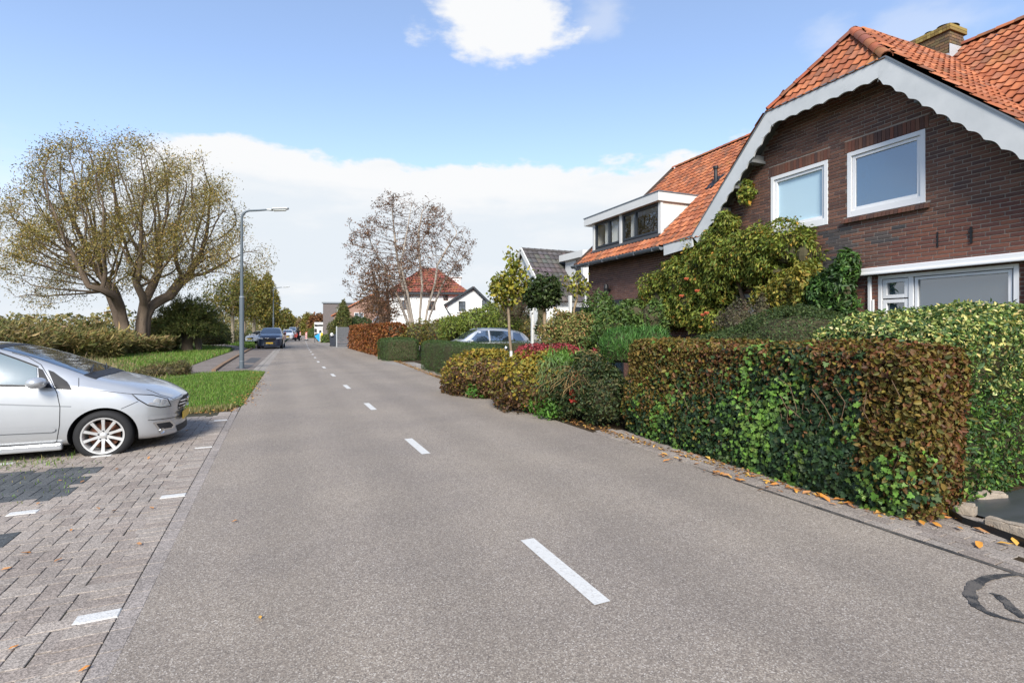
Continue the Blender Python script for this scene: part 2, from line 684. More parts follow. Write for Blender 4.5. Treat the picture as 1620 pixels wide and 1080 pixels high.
# ------------------------------------------------------------------ trees: branches that grow towards the light
def grow(seeds, parents, attract, step, infl, kill, iters, rng, up=0.0, wander=0.12, inertia=0.0):
    P = [np.array(p, float) for p in seeds]
    par = list(parents)
    A = np.array(attract, float)
    N = np.array(P)
    best = np.full(len(A), 1e9)
    bi = np.zeros(len(A), int)
    new = np.arange(len(P))
    alive = np.ones(len(A), bool)
    nch = {}
    for it in range(iters):
        if len(new):
            for c0 in range(0, len(new), 256):
                nn = new[c0:c0 + 256]
                D = np.linalg.norm(A[:, None, :] - N[None, nn, :], axis=2)
                j = D.argmin(1)
                dm = D[np.arange(len(A)), j]
                upd = dm < best
                best[upd] = dm[upd]
                bi[upd] = nn[j[upd]]
        alive &= best > kill
        act = alive & (best < infl)
        if not act.any():
            break
        ids = bi[act]
        dirs = unit(A[act] - N[ids])
        u, inv = np.unique(ids, return_inverse=True)
        sm = np.zeros((len(u), 3))
        np.add.at(sm, inv, dirs)
        pdir = np.array([N[b] - N[par[b]] if par[b] >= 0 else np.array([0, 0, 1.0]) for b in u])
        sm = unit(sm + rng.normal(0, wander, sm.shape) + np.array([0, 0, up]) + inertia * unit(pdir))
        newp = N[u] + sm * step
        st = len(N)
        keep = [k for k, b in enumerate(u) if nch.get(int(b), 0) < 3]
        if not keep:
            break
        for k in keep:
            nch[int(u[k])] = nch.get(int(u[k]), 0) + 1
        N = np.vstack([N, newp[keep]])
        par.extend(int(u[k]) for k in keep)
        new = np.arange(st, len(N))
    return N, np.array(par)


def radii(N, par, tip, expo=2.3, rmax=None):
    n = len(N)
    acc = np.zeros(n)
    desc = np.zeros(n, int)
    r = np.zeros(n)
    for i in range(n - 1, -1, -1):
        r[i] = acc[i] ** (1 / expo) if acc[i] > 0 else tip
        r[i] = max(r[i], tip)
        if par[i] >= 0:
            acc[par[i]] += r[i] ** expo
            desc[par[i]] += desc[i] + 1
    if rmax:
        r0 = np.max(r)
        s = rmax / r0
        w = (r / r0) ** (0.9 if s > 1 else 0.35)
        r = np.maximum(r * (1 + (s - 1) * w), tip * .8)
    return r, desc


def branch_mesh(N, par, r, cols, sides=6, thin=4, cut=0.02):
    n = len(N)
    kids = [[] for _ in range(n)]
    roots = []
    for i in range(n):
        (kids[par[i]] if par[i] >= 0 else roots).append(i)
    m = MB()
    stack = [(i, None) for i in roots]
    while stack:
        i, p = stack.pop()
        ch = [] if p is None else [p]
        rad = [] if p is None else [r[i]]
        while True:
            ch.append(i)
            rad.append(r[i])
            k = sorted(kids[i], key=lambda q: -r[q])
            if not k:
                break
            for q in k[1:]:
                stack.append((q, i))
            i = k[0]
        if len(ch) > 1:
            m.tube([N[q] for q in ch], rad, sides if max(rad) > cut else thin, cols(max(rad)), cap=False)
    return m


def crown_points(rng, blobs, n, hollow=0.55):
    """attractors through the outer part of a set of ellipsoids"""
    B = np.array(blobs, float)
    vol = B[:, 3] * B[:, 4] * B[:, 5]
    idx = rng.choice(len(B), n, p=vol / vol.sum())
    d = unit(rng.normal(0, 1, (n, 3)))
    rr = (hollow ** 3 + (1 - hollow ** 3) * rng.random(n)) ** (1 / 3)
    return B[idx, :3] + d * B[idx, 3:] * rr[:, None]


def twig_leaves(N, par, r, desc, rng, per, spread, max_desc=6):
    """points round the thin ends of the branches"""
    ids = np.where(desc <= max_desc)[0]
    ids = np.repeat(ids, per)
    P = N[ids] + rng.normal(0, spread, (len(ids), 3))
    return P

# ================================================================== GROUND
rng = np.random.default_rng(7)


def asphalt_mat():
    m, t = new_mat('asphalt')
    co = t.n('ShaderNodeTexCoord').outputs['Object']
    def stones(scale, ramp):
        v = t.n('ShaderNodeTexVoronoi')
        t.put(v.inputs['Vector'], co)
        v.inputs['Scale'].default_value = scale
        w = t.n('ShaderNodeTexWhiteNoise')
        t.put(w.inputs['Vector'], v.outputs['Position'])
        cr = t.n('ShaderNodeValToRGB')
        cr.color_ramp.interpolation = 'LINEAR'
        e = cr.color_ramp.elements
        while len(e) < len(ramp):
            e.new(0.5)
        for k, (p, c) in enumerate(ramp):
            e[k].position = p
            e[k].color = (*c, 1)
        t.put(cr.inputs[0], w.outputs['Value'])
        return cr.outputs[0], v.outputs['Distance']
    c1, d1 = stones(160, [(0, (.105, .089, .077)), (.45, (.218, .185, .152)), (.74, (.300, .258, .215)), (.90, (.38, .34, .285)), (1, (.58, .54, .49))])
    c2, d2 = stones(84, [(0, (.160, .137, .118)), (.6, (.252, .214, .177)), (.9, (.28, .243, .20)), (1, (.38, .335, .285))])
    base = t.mix(0.40, c1, c2)
    big = t.noise(co, 0.55, 5, 0.6)
    base = t.mix(1.0, base, t.mix(t.step(big, 0.3, 0.7), (.90, .89, .90), (1.10, 1.08, 1.05)), 'MULTIPLY')
    stain = t.noise(co, 2.7, 6, 0.65)
    base = t.mix(t.step(stain, 0.63, 0.80, 0, 0.28), base, (.075, .065, .060))
    # wheel tracks polished a little darker, 
    sx = t.n('ShaderNodeSeparateXYZ')
    t.put(sx.inputs[0], co)
    wx_ = t.math('ADD', sx.outputs[0], t.math('MULTIPLY', t.math('SUBTRACT', t.noise(co, .35, 3), .5), .5))
    for x0 in (.05, 1.05, 2.45, 3.55):
        dd = t.math('ABSOLUTE', t.math('SUBTRACT', wx_, x0))
        base = t.mix(t.step(dd, .10, .42, .13, 0), base, (.085, .072, .060))
    t.put(t.b.inputs['Base Color'], base)
    t.b.inputs['Roughness'].default_value = 0.85
    t.b.inputs['Specular IOR Level'].default_value = 0.3
    bump(t, t.math('ADD', d1, t.math('MULTIPLY', d2, 0.7)), 0.35, 0.004)
    return m


def earth_mat(name, cols, scale=0.35, bmp=0.5):
    m, t = new_mat(name)
    co = t.n('ShaderNodeTexCoord').outputs['Object']
    n1 = t.noise(co, scale, 6, 0.6)
    n2 = t.noise(co, scale * 11, 6, 0.7)
    n3 = t.noise(co, scale * 60, 4, 0.7)
    c = t.mix(t.step(n1, 0.38, 0.62), cols[0], cols[1])
    c = t.mix(t.step(n2, 0.45, 0.7), c, cols[2])
    c = t.mix(t.math('MULTIPLY', n3, 0.7), c, tuple(v * 0.35 for v in cols[0]))
    t.put(t.b.inputs['Base Color'], c)
    t.b.inputs['Roughness'].default_value = 0.95
    t.b.inputs['Specular IOR Level'].default_value = 0.1
    bump(t, t.math('ADD', n2, n3), bmp, 0.03)
    return m


def sheet(name, pts, z, mat, parent=None):
    m = MB()
    m.poly([(x, y, z) for x, y in pts])
    o = m.build(name, mat, parent)
    o['kind'] = 'structure'
    return o


ASPHALT = asphalt_mat()
GRASSG = earth_mat('grass_soil', [(.060, .085, .020), (.085, .105, .026), (.10, .10, .040)], 0.3)
SOIL = earth_mat('garden_soil', [(.045, .032, .020), (.070, .050, .032), (.095, .062, .030)], 0.8)
PATHM = earth_mat('path_brick', [(.22, .185, .165), (.27, .23, .205), (.18, .165, .14)], 0.5, 0.3)
GRAVEL = earth_mat('pale_paving', [(.34, .31, .28), (.42, .38, .34), (.26, .23, .19)], 0.8, 0.3)

g = MB()
g.poly([(-900, -300, 0), (900, -300, 0), (900, 1500, 0), (-900, 1500, 0)])
g = g.build('ground', GRASSG)
g['kind'] = 'structure'

YS = [-8, 0, 8, 10, 13, 16, 20, 24, 29, 33, 38, 42, 50, 60, 71, 85, 108, 140, 180, 230, 284, 340]
LE = [(-8, -.72), (12, -.70), (21, -.50), (38, 0), (71, .95), (119, 2.67), (284, 7.5), (340, 9.2)]
RE = [(-8, 4.40), (9, 4.40), (11, 4.45), (16, 4.72), (24, 5.15), (33, 5.42), (42, 5.5), (71, 5.75), (119, 7.0), (284, 11.6), (340, 13.3)]
MID = [(-8, 1.71), (25, 1.72), (35, 1.97), (47, 2.30), (71, 3.2), (119, 4.8), (284, 9.5), (340, 11.3)]


def lerp(tab, y):
    return float(np.interp(y, [a for a, _ in tab], [b for _, b in tab]))


def strip(name, ys, fl, fr, z, mat, parent=None):
    m = MB()
    for a, b in zip(ys[:-1], ys[1:]):
        m.quad((fl(a), a, z), (fr(a), a, z), (fr(b), b, z), (fl(b), b, z))
    o = m.build(name, mat, parent)
    o['kind'] = 'structure'
    return o


road = strip('road', YS, lambda y: lerp(LE, y), lambda y: lerp(RE, y), 0.010, ASPHALT)
garden = strip('garden_ground', YS, lambda y: lerp(RE, y) - 0.02, lambda y: lerp(RE, y) + 16, 0.005, SOIL)

# broken centre line: one metre marks, three metre gaps
m, t = new_mat('road_paint')
co = t.n('ShaderNodeTexCoord').outputs['Object']
v = t.n('ShaderNodeTexVoronoi')
t.put(v.inputs['Vector'], co)
v.inputs['Scale'].default_value = 85
t.put(t.b.inputs['Base Color'], t.mix(t.step(t.noise(co, 38, 5, 0.7), 0.50, 0.74, 0, .65), (.56, .55, .52), (.29, .26, .235)))
t.b.inputs['Roughness'].default_value = 0.7
bump(t, v.outputs['Distance'], 0.5, 0.004)
PAINT = m
for k in range(30):
    y0 = 2.52 + 3.93 * k
    mb = MB()
    w = 0.055 if k == 0 else 0.056
    xa, xb = lerp(MID, y0), lerp(MID, y0 + 1.0)
    mb.quad((xa - w, y0, 0.0145), (xa + w, y0, 0.0145), (xb + w, y0 + 1.0, 0.0145), (xb - w, y0 + 1.0, 0.0145))
    o = mb.build('road_marking', PAINT, road)
    o['kind'] = 'structure'

# tar: seam sealed along the gutter, and a looped repair
m, t = new_mat('tar')
co = t.n('ShaderNodeTexCoord').outputs['Object']
v = t.n('ShaderNodeTexVoronoi')
t.put(v.inputs['Vector'], co)
v.inputs['Scale'].default_value = 110
t.put(t.b.inputs['Base Color'], t.mix(t.step(t.math('ADD', t.noise(co, 9, 5, .6), t.math('MULTIPLY', v.outputs['Distance'], .25)), .52, .72, 0, .75), (.028, .029, .031), (.13, .115, .10)))
t.b.inputs['Roughness'].default_value = 0.6
bump(t, v.outputs['Distance'], .35, .004)
TAR = m
mb = MB()
ys = np.linspace(0.2, 4.6, 30)
for a, b in zip(ys[:-1], ys[1:]):
    wa = 0.020 * min(1, (4.65 - a) / 1.6) + 0.004 * math.sin(a * 9)
    wb = 0.020 * min(1, (4.65 - b) / 1.6) + 0.004 * math.sin(b * 9)
    mb.quad((4.372 - wa, a, .0150), (4.372 + wa, a, .0150), (4.372 + wb, b, .0150), (4.372 - wb, b, .0150))
o = mb.build('tar_seam', TAR, road)
o['kind'] = 'structure'


def ribbon(mb, pts, wid, z):
    pts = [Vector((x, y, 0)) for x, y in pts]
    L = []
    for i, p in enumerate(pts):
        d = (pts[min(i + 1, len(pts) - 1)] - pts[max(i - 1, 0)]).normalized()
        nrm = Vector((-d.y, d.x, 0))
        w = wid[i] / 2 * (.92 + .14 * math.sin(i * .83 + len(pts)))
        L.append((p + nrm * w, p - nrm * w))
    for (a, b), (c, d) in zip(L[:-1], L[1:]):
        mb.quad((a.x, a.y, z), (b.x, b.y, z), (d.x, d.y, z), (c.x, c.y, z))


mb = MB()
loop = [(1610, 911), (1585, 913), (1562, 917), (1545, 925), (1535, 936), (1536, 948), (1543, 959), (1556, 969), (1575, 977), (1600, 984), (1625, 990)]
def fine(pts, wd, k=5):
    q = np.linspace(0, len(pts) - 1, (len(pts) - 1) * k + 1)
    r_ = np.random.default_rng(4)
    x = np.interp(q, range(len(pts)), [a for a, _ in pts]) + r_.normal(0, .0018, len(q))
    y = np.interp(q, range(len(pts)), [b for _, b in pts]) + r_.normal(0, .0018, len(q))
    return list(zip(x, y)), list(np.interp(q, range(len(pts)), wd) * r_.uniform(.9, 1.1, len(q)))


ribbon(mb, *fine([G(*p) for p in loop], [.03, .045, .06, .07, .065, .06, .06, .05, .04, .025, .015]), .0145)
ribbon(mb, *fine([G(*p) for p in [(1566, 941), (1580, 945), (1592, 956), (1606, 970), (1622, 982)]], [.015, .05, .06, .055, .05]), .0150)
o = mb.build('tar_patch', TAR, road)
o['kind'] = 'structure'

# ------------------------------------------------------------------ parking bays of klinker bricks
def klinker_mat():
    m, t = new_mat('klinker')
    a = t.n('ShaderNodeAttribute', attribute_name='tint')
    # speckle follows the place on the ground, so bricks sharing a mesh still differ
    geo = t.n('ShaderNodeNewGeometry').outputs['Position']
    v = t.n('ShaderNodeTexVoronoi')
    t.put(v.inputs['Vector'], geo)
    v.inputs['Scale'].default_value = 135
    w = t.n('ShaderNodeTexWhiteNoise')
    t.put(w.inputs['Vector'], v.outputs['Position'])
    sp = t.step(w.outputs['Value'], .0, 1.0, .70, 1.34)
    big = t.noise(geo, 1.1, 5, .6)
    st = t.noise(geo, 3.3, 6, .65)
    f = t.math('MULTIPLY', sp, t.step(big, .3, .7, .88, 1.10))
    f = t.math('MULTIPLY', f, t.step(st, .58, .75, 1.0, .62))
    cc = t.n('ShaderNodeCombineXYZ')
    for i in range(3):
        t.put(cc.inputs[i], f)
    t.put(t.b.inputs['Base Color'], t.mix(1.0, a.outputs[0], cc.outputs[0], 'MULTIPLY'))
    t.b.inputs['Roughness'].default_value = .92
    t.b.inputs['Specular IOR Level'].default_value = .2
    bump(t, t.math('ADD', v.outputs['Distance'], t.noise(geo, 60, 4, .6)), .4, .004)
    return m


PAVER = klinker_mat()
SAND = earth_mat('joint_sand', [(.085, .075, .060), (.065, .066, .036), (.085, .095, .032)], 2.0, 0.4)
bay = sheet('parking_bay', [(-9, -3), (-.70, -3), (-.70, 12), (-1.2, 11.62), (-3.2, 11.1), (-9, 10.6)], 0.004, SAND)


def block(mb, cx, cy, lx, ly, z0, z1, col, ch=0.0025, rz=0.0, tilt=(0, 0)):
    """brick with chamfered top edges"""
    hx, hy = lx / 2, ly / 2
    c, s = math.cos(rz), math.sin(rz)
    vs = []
    for (ax, ay, z) in [(hx, hy, z0), (hx, hy, z1 - ch), (hx - ch, hy - ch, z1)]:
        for sx, sy in ((-1, -1), (1, -1), (1, 1), (-1, 1)):
            x, y = ax * sx, ay * sy
            vs.append((cx + x * c - y * s, cy + x * s + y * c, z + (tilt[0] * x + tilt[1] * y if z > z0 else 0)))
    fs = [(8, 9, 10, 11)]
    for r in (0, 4):
        for k in range(4):
            fs.append((r + k, r + (k + 1) % 4, r + 4 + (k + 1) % 4, r + 4 + k))
    mb.add(vs, fs, col)


def px_of(x, y, z=0.0):
    Xc, Zc = x * cA - y * sA, x * sA + y * cA
    return (CX + F * Xc / Zc, HY + F * (EYE - z) / Zc, Zc) if Zc > 0.1 else (None, None, Zc)


BRK = [(.280, .240, .206), (.300, .256, .218), (.262, .224, .194), (.290, .252, .218), (.252, .212, .182), (.315, .272, .234)]
DRK = [(.080, .086, .088), (.094, .098, .100), (.072, .077, .080)]
L_, W_ = 0.2125, 0.10625
cells = []
for i in range(-90, 90):
    for j in range(-90, 90):
        bx, by = i + 2 * j, i - 2 * j
        for (cx_, cy_, hor) in ((bx + 1.0, by + 0.5, True), (bx + 2.5, by, False)):
            x, y = cx_ * W_ - 3.0, cy_ * W_ + 5.5
            if -6.2 < x < -.955 and -0.2 < y < 10.9:
                cells.append((x, y, hor))
random.seed(3)
mats = {}
recs = []
for (x, y, hor) in cells:
    dark = x < -1.86 and (6.24 < y < 7.50 or 4.05 < y < 5.34 or 1.7 < y < 3.1)
    px, py, Zc = px_of(x, y)
    vis = px is not None and -5 < px < 1620 and py < 1085
    recs.append((Zc if vis else 99, x, y, hor, dark))
# edging courses beside the asphalt
for k in range(130):
    y = -1.0 + k * 0.1075
    if y < 11.3:
        px, py, Zc = px_of(-.92, y)
        vis = px is not None and -5 < px < 1620 and py < 1085
        recs.append((Zc if vis else 99, -.915, y, True, False))
recs.sort(key=lambda r: r[0])
variants = {}


def paver_mesh(key):
    if key not in variants:
        kind, ci = key
        mb = MB()
        col = (DRK if kind == 'dark' else BRK)[ci]
        block(mb, 0, 0, L_ - .0055, W_ - .0055, 0, .0125, col)
        o = mb.build('paver', PAVER)
        variants[key] = o.data
        bpy.data.objects.remove(o)
    return variants[key]


rest = MB()
for n_, (Zc, x, y, hor, dark) in enumerate(recs):
    ci = random.randrange(len(DRK if dark else BRK))
    dz = random.uniform(-.0016, .0016) - (.0045 if -1.025 < x < -.93 else 0)
    rz = (0 if hor else PI / 2) + random.uniform(-.012, .012)
    tl = (random.uniform(-.008, .008), random.uniform(-.012, .012))
    if n_ < 300:
        o = link(bpy.data.objects.new('paver', paver_mesh(('dark' if dark else 'red', ci))), bay)
        o.location = (x, y, dz)
        o.rotation_euler = (tl[1], -tl[0], rz)
    else:
        jf = random.uniform(.92, 1.08)
        col = tuple(c * jf for c in (DRK if dark else BRK)[ci])
        block(rest, x, y, L_ - .0055, W_ - .0055, 0, .0125 + dz, col, rz=rz, tilt=tl)
rest.build('pavers', PAVER, bay, kind='stuff')
# pale concrete slabs between bricks and asphalt
EDGE = plain('edging', (.255, .222, .20), 0.9, 0.2, var=0.22, scale=5, bmp=0.3)
eb = MB()
for k in range(61):
    y = -1 + k * 0.2125
    block(eb, -.755, y, .102, .207, 0, .0118 + random.uniform(-.001, .001), tuple(c * (.96 + .08 * ((k * 7) % 5) / 5) for c in (.265, .232, .208)))
eb.build('edging_slabs', PAVER, bay, kind='stuff')
for yy in (1.28, 3.55, 5.82, 8.02, 10.28):
    for xx in (-.91, -2.01, -2.95, -4.05):
        mb = MB()
        fade = (yy == 8.02 and xx == -.91)
        block(mb, 0, 0, .205, .098 if not fade else .05, 0, .0165, (1, 1, 1), 0.005)
        o = mb.build('road_marking', PAINT, bay)
        o.location = (xx, yy, 0)
        o['kind'] = 'structure'

# ------------------------------------------------------------------ gutter bricks at the foot of the hedges
gut = sheet('gutter', [(4.38, -2), (5.6, -2), (5.35, 2.9), (4.78, 6.9), (4.40, 6.9)], 0.006, SOIL)
grecs = []
for r_ in range(9):
    for k in range(40):
        y = -0.6 + k * .2125 + (r_ % 2) * .106
        x = 4.455 + r_ * .1075
        if x < 5.35 - (y > 2.7) * 0.42 and y < 6.8:
            px, py, Zc = px_of(x, y)
            grecs.append((Zc if px is not None and 900 < px < 1630 and py < 1085 else 99, x, y))
grecs.sort()
gv = [MB() for _ in BRK]
gm = []
for c, mb in zip(BRK, gv):
    block(mb, 0, 0, L_ - .010, W_ - .012, 0, .0125, tuple(v * .88 for v in c))
    o = mb.build('brick', PAVER)
    gm.append(o.data)
    bpy.data.objects.remove(o)
for n_, (Zc, x, y) in enumerate(grecs):
    if Zc > 60:
        continue
    o = link(bpy.data.objects.new('brick', random.choice(gm)), gut)
    o.location = (x, y, .003 + random.uniform(-.002, .002))
    o.rotation_euler = (random.uniform(-.015, .015), random.uniform(-.02, .02), PI / 2 + random.uniform(-.015, .015))

# ------------------------------------------------------------------ beyond the bays: verges, path, second parking strip
def gpoly(px):
    return [G(*p) for p in px]


VERGE = earth_mat('verge_grass', [(.070, .120, .018), (.090, .150, .022), (.115, .150, .040)], 0.6)
DRY = earth_mat('dry_grass', [(.15, .125, .060), (.20, .165, .085), (.11, .12, .040)], 0.7)
verge = sheet('grass_verge', [(-.66, 12.1), (-.42, 21.3), (-1.2, 22.3), (-3.4, 21.2), (-9, 17), (-9, 11), (-3.2, 11.25), (-1.2, 11.75)], 0.012, VERGE)
dry = sheet('dry_grass_bank', [(-9, 11.5), (-5.2, 15.2), (-5.0, 21), (-7.5, 30), (-12, 34), (-24, 30), (-24, 12)], 0.006, DRY)
path = sheet('foot_path', gpoly([(262, 600), (300, 580), (338, 566), (368, 556), (372, 551), (352, 547), (325, 545), (318, 543.5), (345, 543), (385, 549), (396, 553), (386, 560), (365, 575), (350, 588)]), 0.016, PATHM)
far_v = sheet('far_verge', gpoly([(330, 541), (402, 541), (404, 551), (396, 552.4), (385, 548.4), (345, 542.6)]), 0.014, VERGE)
mid_v = sheet('middle_verge', gpoly([(175, 566), (250, 556), (330, 549), (366, 551.5), (364, 556), (334, 567), (300, 579), (240, 585)]), 0.010, VERGE)
strip2 = strip('parking_strip', [21.6, 26, 32, 38, 44, 50, 57, 64], lambda y: lerp(LE, y) - 2.15, lambda y: lerp(LE, y) - .42, 0.012, PATHM)
strip('road_gutter', [21.4, 26, 32, 38, 44, 50, 57, 64], lambda y: lerp(LE, y) - .42, lambda y: lerp(LE, y) - .235, 0.015, GRAVEL)
strip('road_gutter', [21.4, 26, 32, 38, 44, 50, 57, 64], lambda y: lerp(LE, y) - .225, lambda y: lerp(LE, y) + .01, 0.013, GRAVEL)
DPAV = plain('dark_paving', (.085, .085, .088), 0.9, 0.2, var=0.3, scale=3)
for q in ([(385, 574), (397, 566), (414, 566.5), (403, 574.5)], [(372, 583), (381, 577), (402, 577.5), (391, 583.5)]):
    mb = MB()
    mb.poly([(*G(*p), 0.017) for p in q])
    mb.build('dark_paving', DPAV, strip2)['kind'] = 'structure'
kerb = MB()
ks = [G(*p) for p in [(338, 588), (352, 578), (372, 566), (392, 555), (404, 549), (420, 541)]]
for a, b in zip(ks[:-1], ks[1:]):
    kerb.bar((*a, .04), (*b, .04), .14, .10)
kerb.build('kerb', plain('kerb_brick', (.23, .15, .095), .9, .2, var=.3, scale=2))['kind'] = 'structure'
drive = sheet('driveway', gpoly([(601, 573), (655, 573), (690, 583), (700, 596), (676, 592), (640, 580)]), 0.012, GRAVEL)
drive2 = sheet('side_entrance', gpoly([(500, 544), (545, 546), (560, 551), (530, 550)]), 0.012, GRAVEL)


# grass as blades
def grass(name, poly, n, hgt, wid, cols, seed, wts=None, parent=None, lean=0.35):
    r = np.random.default_rng(seed)
    P = np.array(poly)
    lo, hi = P.min(0), P.max(0)
    pts = np.zeros((0, 2))
    while len(pts) < n:
        q = r.uniform(lo, hi, (n * 2, 2))
        ins = np.zeros(len(q), bool)
        j = len(P) - 1
        for i in range(len(P)):
            xi, yi, xj, yj = *P[i], *P[j]
            cr = ((yi > q[:, 1]) != (yj > q[:, 1])) & (q[:, 0] < (xj - xi) * (q[:, 1] - yi) / (yj - yi + 1e-12) + xi)
            ins ^= cr
            j = i
        pts = np.vstack([pts, q[ins]])
    pts = pts[:n]
    p3 = np.hstack([pts, np.full((n, 1), 0.01)])
    clump = wob(p3, seed + 5, 1.8)
    ang = r.uniform(0, 2 * PI, n)
    h = hgt * np.clip(r.normal(1, .35, n) + clump * .35, .3, 2.2)
    d = np.stack([np.cos(ang), np.sin(ang), np.zeros(n)], 1)
    sd = np.stack([-np.sin(ang), np.cos(ang), np.zeros(n)], 1) * (wid / 2)
    up = np.array([0, 0, 1.0])
    ln = np.abs(r.normal(0, lean, n))[:, None]
    midp = p3 + up * (h * .6)[:, None] + d * ln * (h * .3)[:, None]
    tip = p3 + up * (h * 1.0)[:, None] * (1 - .3 * ln) + d * ln * (h * .95)[:, None]
    V = np.stack([p3 - sd, p3 + sd, midp + sd * .7, midp - sd * .7, tip], 1).reshape(-1, 3)
    T = np.array([[0, 1, 2], [0, 2, 3], [3, 2, 4]])
    T = (T[None] + (np.arange(n) * 5)[:, None, None]).reshape(-1, 3)
    C = np.repeat(pal(r, n, cols, wts), 5, axis=0)
    return tri_mesh(name, V, T, C, LEAF, parent, kind='stuff')


GR = [(.095, .175, .026), (.12, .20, .032), (.075, .135, .022), (.16, .19, .05), (.22, .18, .08)]
grass('lawn_grass', [(-.70, 12.0), (-.46, 21.3), (-1.2, 22.2), (-3.4, 21.2), (-7, 18.5), (-7, 11.1), (-3.2, 11.2), (-1.2, 11.7)],
      44000, .050, .011, GR, 21, [4, 4, 3, 1, .6])
DG = [(.27, .21, .11), (.20, .16, .075), (.13, .14, .045), (.09, .12, .03), (.33, .27, .16)]
grass('dry_grass', [(-7, 11.6), (-4.7, 15.2), (-4.8, 21), (-7.2, 29), (-10.5, 33), (-19, 30), (-14, 12)], 26000, .30, .016, DG, 22, [3, 3, 2, 2, 1.5], lean=.6)
grass('verge_grass', gpoly([(175, 566), (250, 556), (330, 549), (366, 551.5), (364, 556), (334, 567), (300, 579), (240, 585)]), 16000, .14, .03, GR, 23, [4, 4, 3, 2, 1])
grass('rough_grass', gpoly([(150, 568), (240, 562), (310, 574), (290, 592), (262, 602), (200, 612), (120, 604)]), 9000, .12, .02, GR + DG, 28)
grass('far_grass', gpoly([(330, 541), (402, 541), (404, 551), (396, 552.4), (385, 548.4), (345, 542.6)]), 9000, .16, .05, GR, 24, [4, 4, 3, 2, 1])
# tufts between the bricks under the car and along the bay edge
grass('weeds', [(-4.6, 7.55), (-2.3, 7.70), (-2.3, 8.2), (-4.6, 8.2)], 700, .045, .008, GR, 25, [3, 3, 3, 2, 2])
grass('weeds', [(-4.2, 6.1), (-1.85, 6.1), (-1.85, 7.7), (-4.2, 7.7)], 320, .022, .008, GR, 26, [3, 3, 3, 3, 2])
grass('edge_grass', [(-3.4, 10.95), (-.9, 11.45), (-.72, 12.1), (-3.4, 11.5)], 2600, .06, .010, DG, 27, [1, 2, 3, 3, 1])

# ================================================================== THE BRICK HOUSE
# local frame: x into the plot from the front wall, y along the street (away from the viewer), z up
HD = YAW - YAWH
HL, HV = 9.2, 6.53
hx = HL * math.cos(HD) + HV * math.sin(HD)
hy = -HL * math.sin(HD) + HV * math.cos(HD)
house = thing('brick_house', 'dark brick house with orange tiled roof, scalloped white gable boards and creeper', 'house', (hx, hy, 0), -HD)
HM = Matrix.Translation((hx, hy, 0)) @ Matrix.Rotation(-HD, 4, 'Z')


def hpx(p):
    w = HM @ Vector(p)
    return px_of(w.x, w.y, w.z)


BRICKM = tinted('house_brick', 0.85, 0.25, 0.35, 26, 0.5, dist=0.004)
def tile_mat():
    m, t = new_mat('roof_tile')
    a = t.n('ShaderNodeAttribute', attribute_name='tint')
    geo = t.n('ShaderNodeNewGeometry').outputs['Position']
    n, n2, n3 = t.noise(geo, 3.5, 6, .65), t.noise(geo, 28, 5, .7), t.noise(geo, 1.1, 5, .6)
    c = t.mix(t.step(n, .45, .72, 0, .55), a.outputs[0], (.15, .065, .042))
    c = t.mix(t.step(n2, .60, .72, 0, .5), c, (.20, .16, .10))
    c = t.mix(t.step(n3, .58, .70, 0, .35), c, (.22, .15, .045))
    t.put(t.b.inputs['Base Color'], c)
    t.b.inputs['Roughness'].default_value = .8
    t.b.inputs['Specular IOR Level'].default_value = .25
    bump(t, n2, .35, .004)
    return m


TILEM = tile_mat()
MORTAR = plain('mortar', (.30, .255, .215), 0.95, 0.1, var=0.3, scale=9, bmp=0.4)
DECK = plain('roof_underlay', (.05, .028, .018), 0.95, 0.1, var=0.3)

EAVE_Z, EAVE_L = 3.75, -0.40
SL = math.tan(R(42.08))
RIDGE_L, RIDGE_Z = 3.79, 7.53
APEX_Z, HIP_Z, HIP_W, KINK_W, KINK_Z, KICK_W, KICK_Z = 7.17, 5.95, 1.14, 3.28, 3.80, 4.33, 3.73
CR_L0, CR_L1 = 0.53, 3.39            # cross ridge from the hip apex to the main roof


def gable_top(v):
    a = abs(v)
    if a <= HIP_W:
        return HIP_Z
    if a <= KINK_W:
        return HIP_Z + (KINK_Z - HIP_Z) * (a - HIP_W) / (KINK_W - HIP_W)
    return 3.74


HOLES = [(-1.48, -0.22, 3.60, 4.765), (0.15, 1.41, 3.555, 4.765), (-2.63, -0.76, 0.75, 2.50),
         (1.85, 2.85, 0.0, 2.36), (6.7, 8.3, 0.0, 2.50)]
SOLDIER = [(-1.53, -0.17, 4.765, 4.975), (0.10, 1.46, 4.765, 4.975), (-1.55, -0.15, 3.50, 3.60)]
V0, V1 = -5.2, 8.75

# mortar wall with real openings
wall = MB()
cuts = sorted(set([round(x, 3) for x in np.arange(V0, V1 + .01, .13)] + [h[0] for h in HOLES] + [h[1] for h in HOLES]))
for a, b in zip(cuts[:-1], cuts[1:]):
    if b - a < 1e-4:
        continue
    zs = [0.0]
    for h in sorted([h for h in HOLES if h[0] < (a + b) / 2 < h[1]], key=lambda q: q[2]):
        zs += [h[2], h[3]]
    zs.append(None)
    for z0, z1 in zip(zs[0::2], zs[1::2]):
        if z1 is None:
            wall.quad((0, b, z0), (0, a, z0), (0, a, gable_top(a)), (0, b, gable_top(b)))
        elif z1 > z0:
            wall.quad((0, b, z0), (0, a, z0), (0, a, z1), (0, b, z1))
# far end wall, back wall
wall.poly([(0, V1, 0), (7.58, V1, 0), (7.58, V1, 4.1), (RIDGE_L, V1, RIDGE_Z - .1), (0, V1, 4.1)], None)
wall.poly([(0, V0, 0), (7.58, V0, 0), (7.58, V0, 4.1), (RIDGE_L, V0, RIDGE_Z - .1), (0, V0, 4.1)], None)
wall.quad((7.58, V0, 0), (7.58, V1, 0), (7.58, V1, 4.1), (7.58, V0, 4.1))
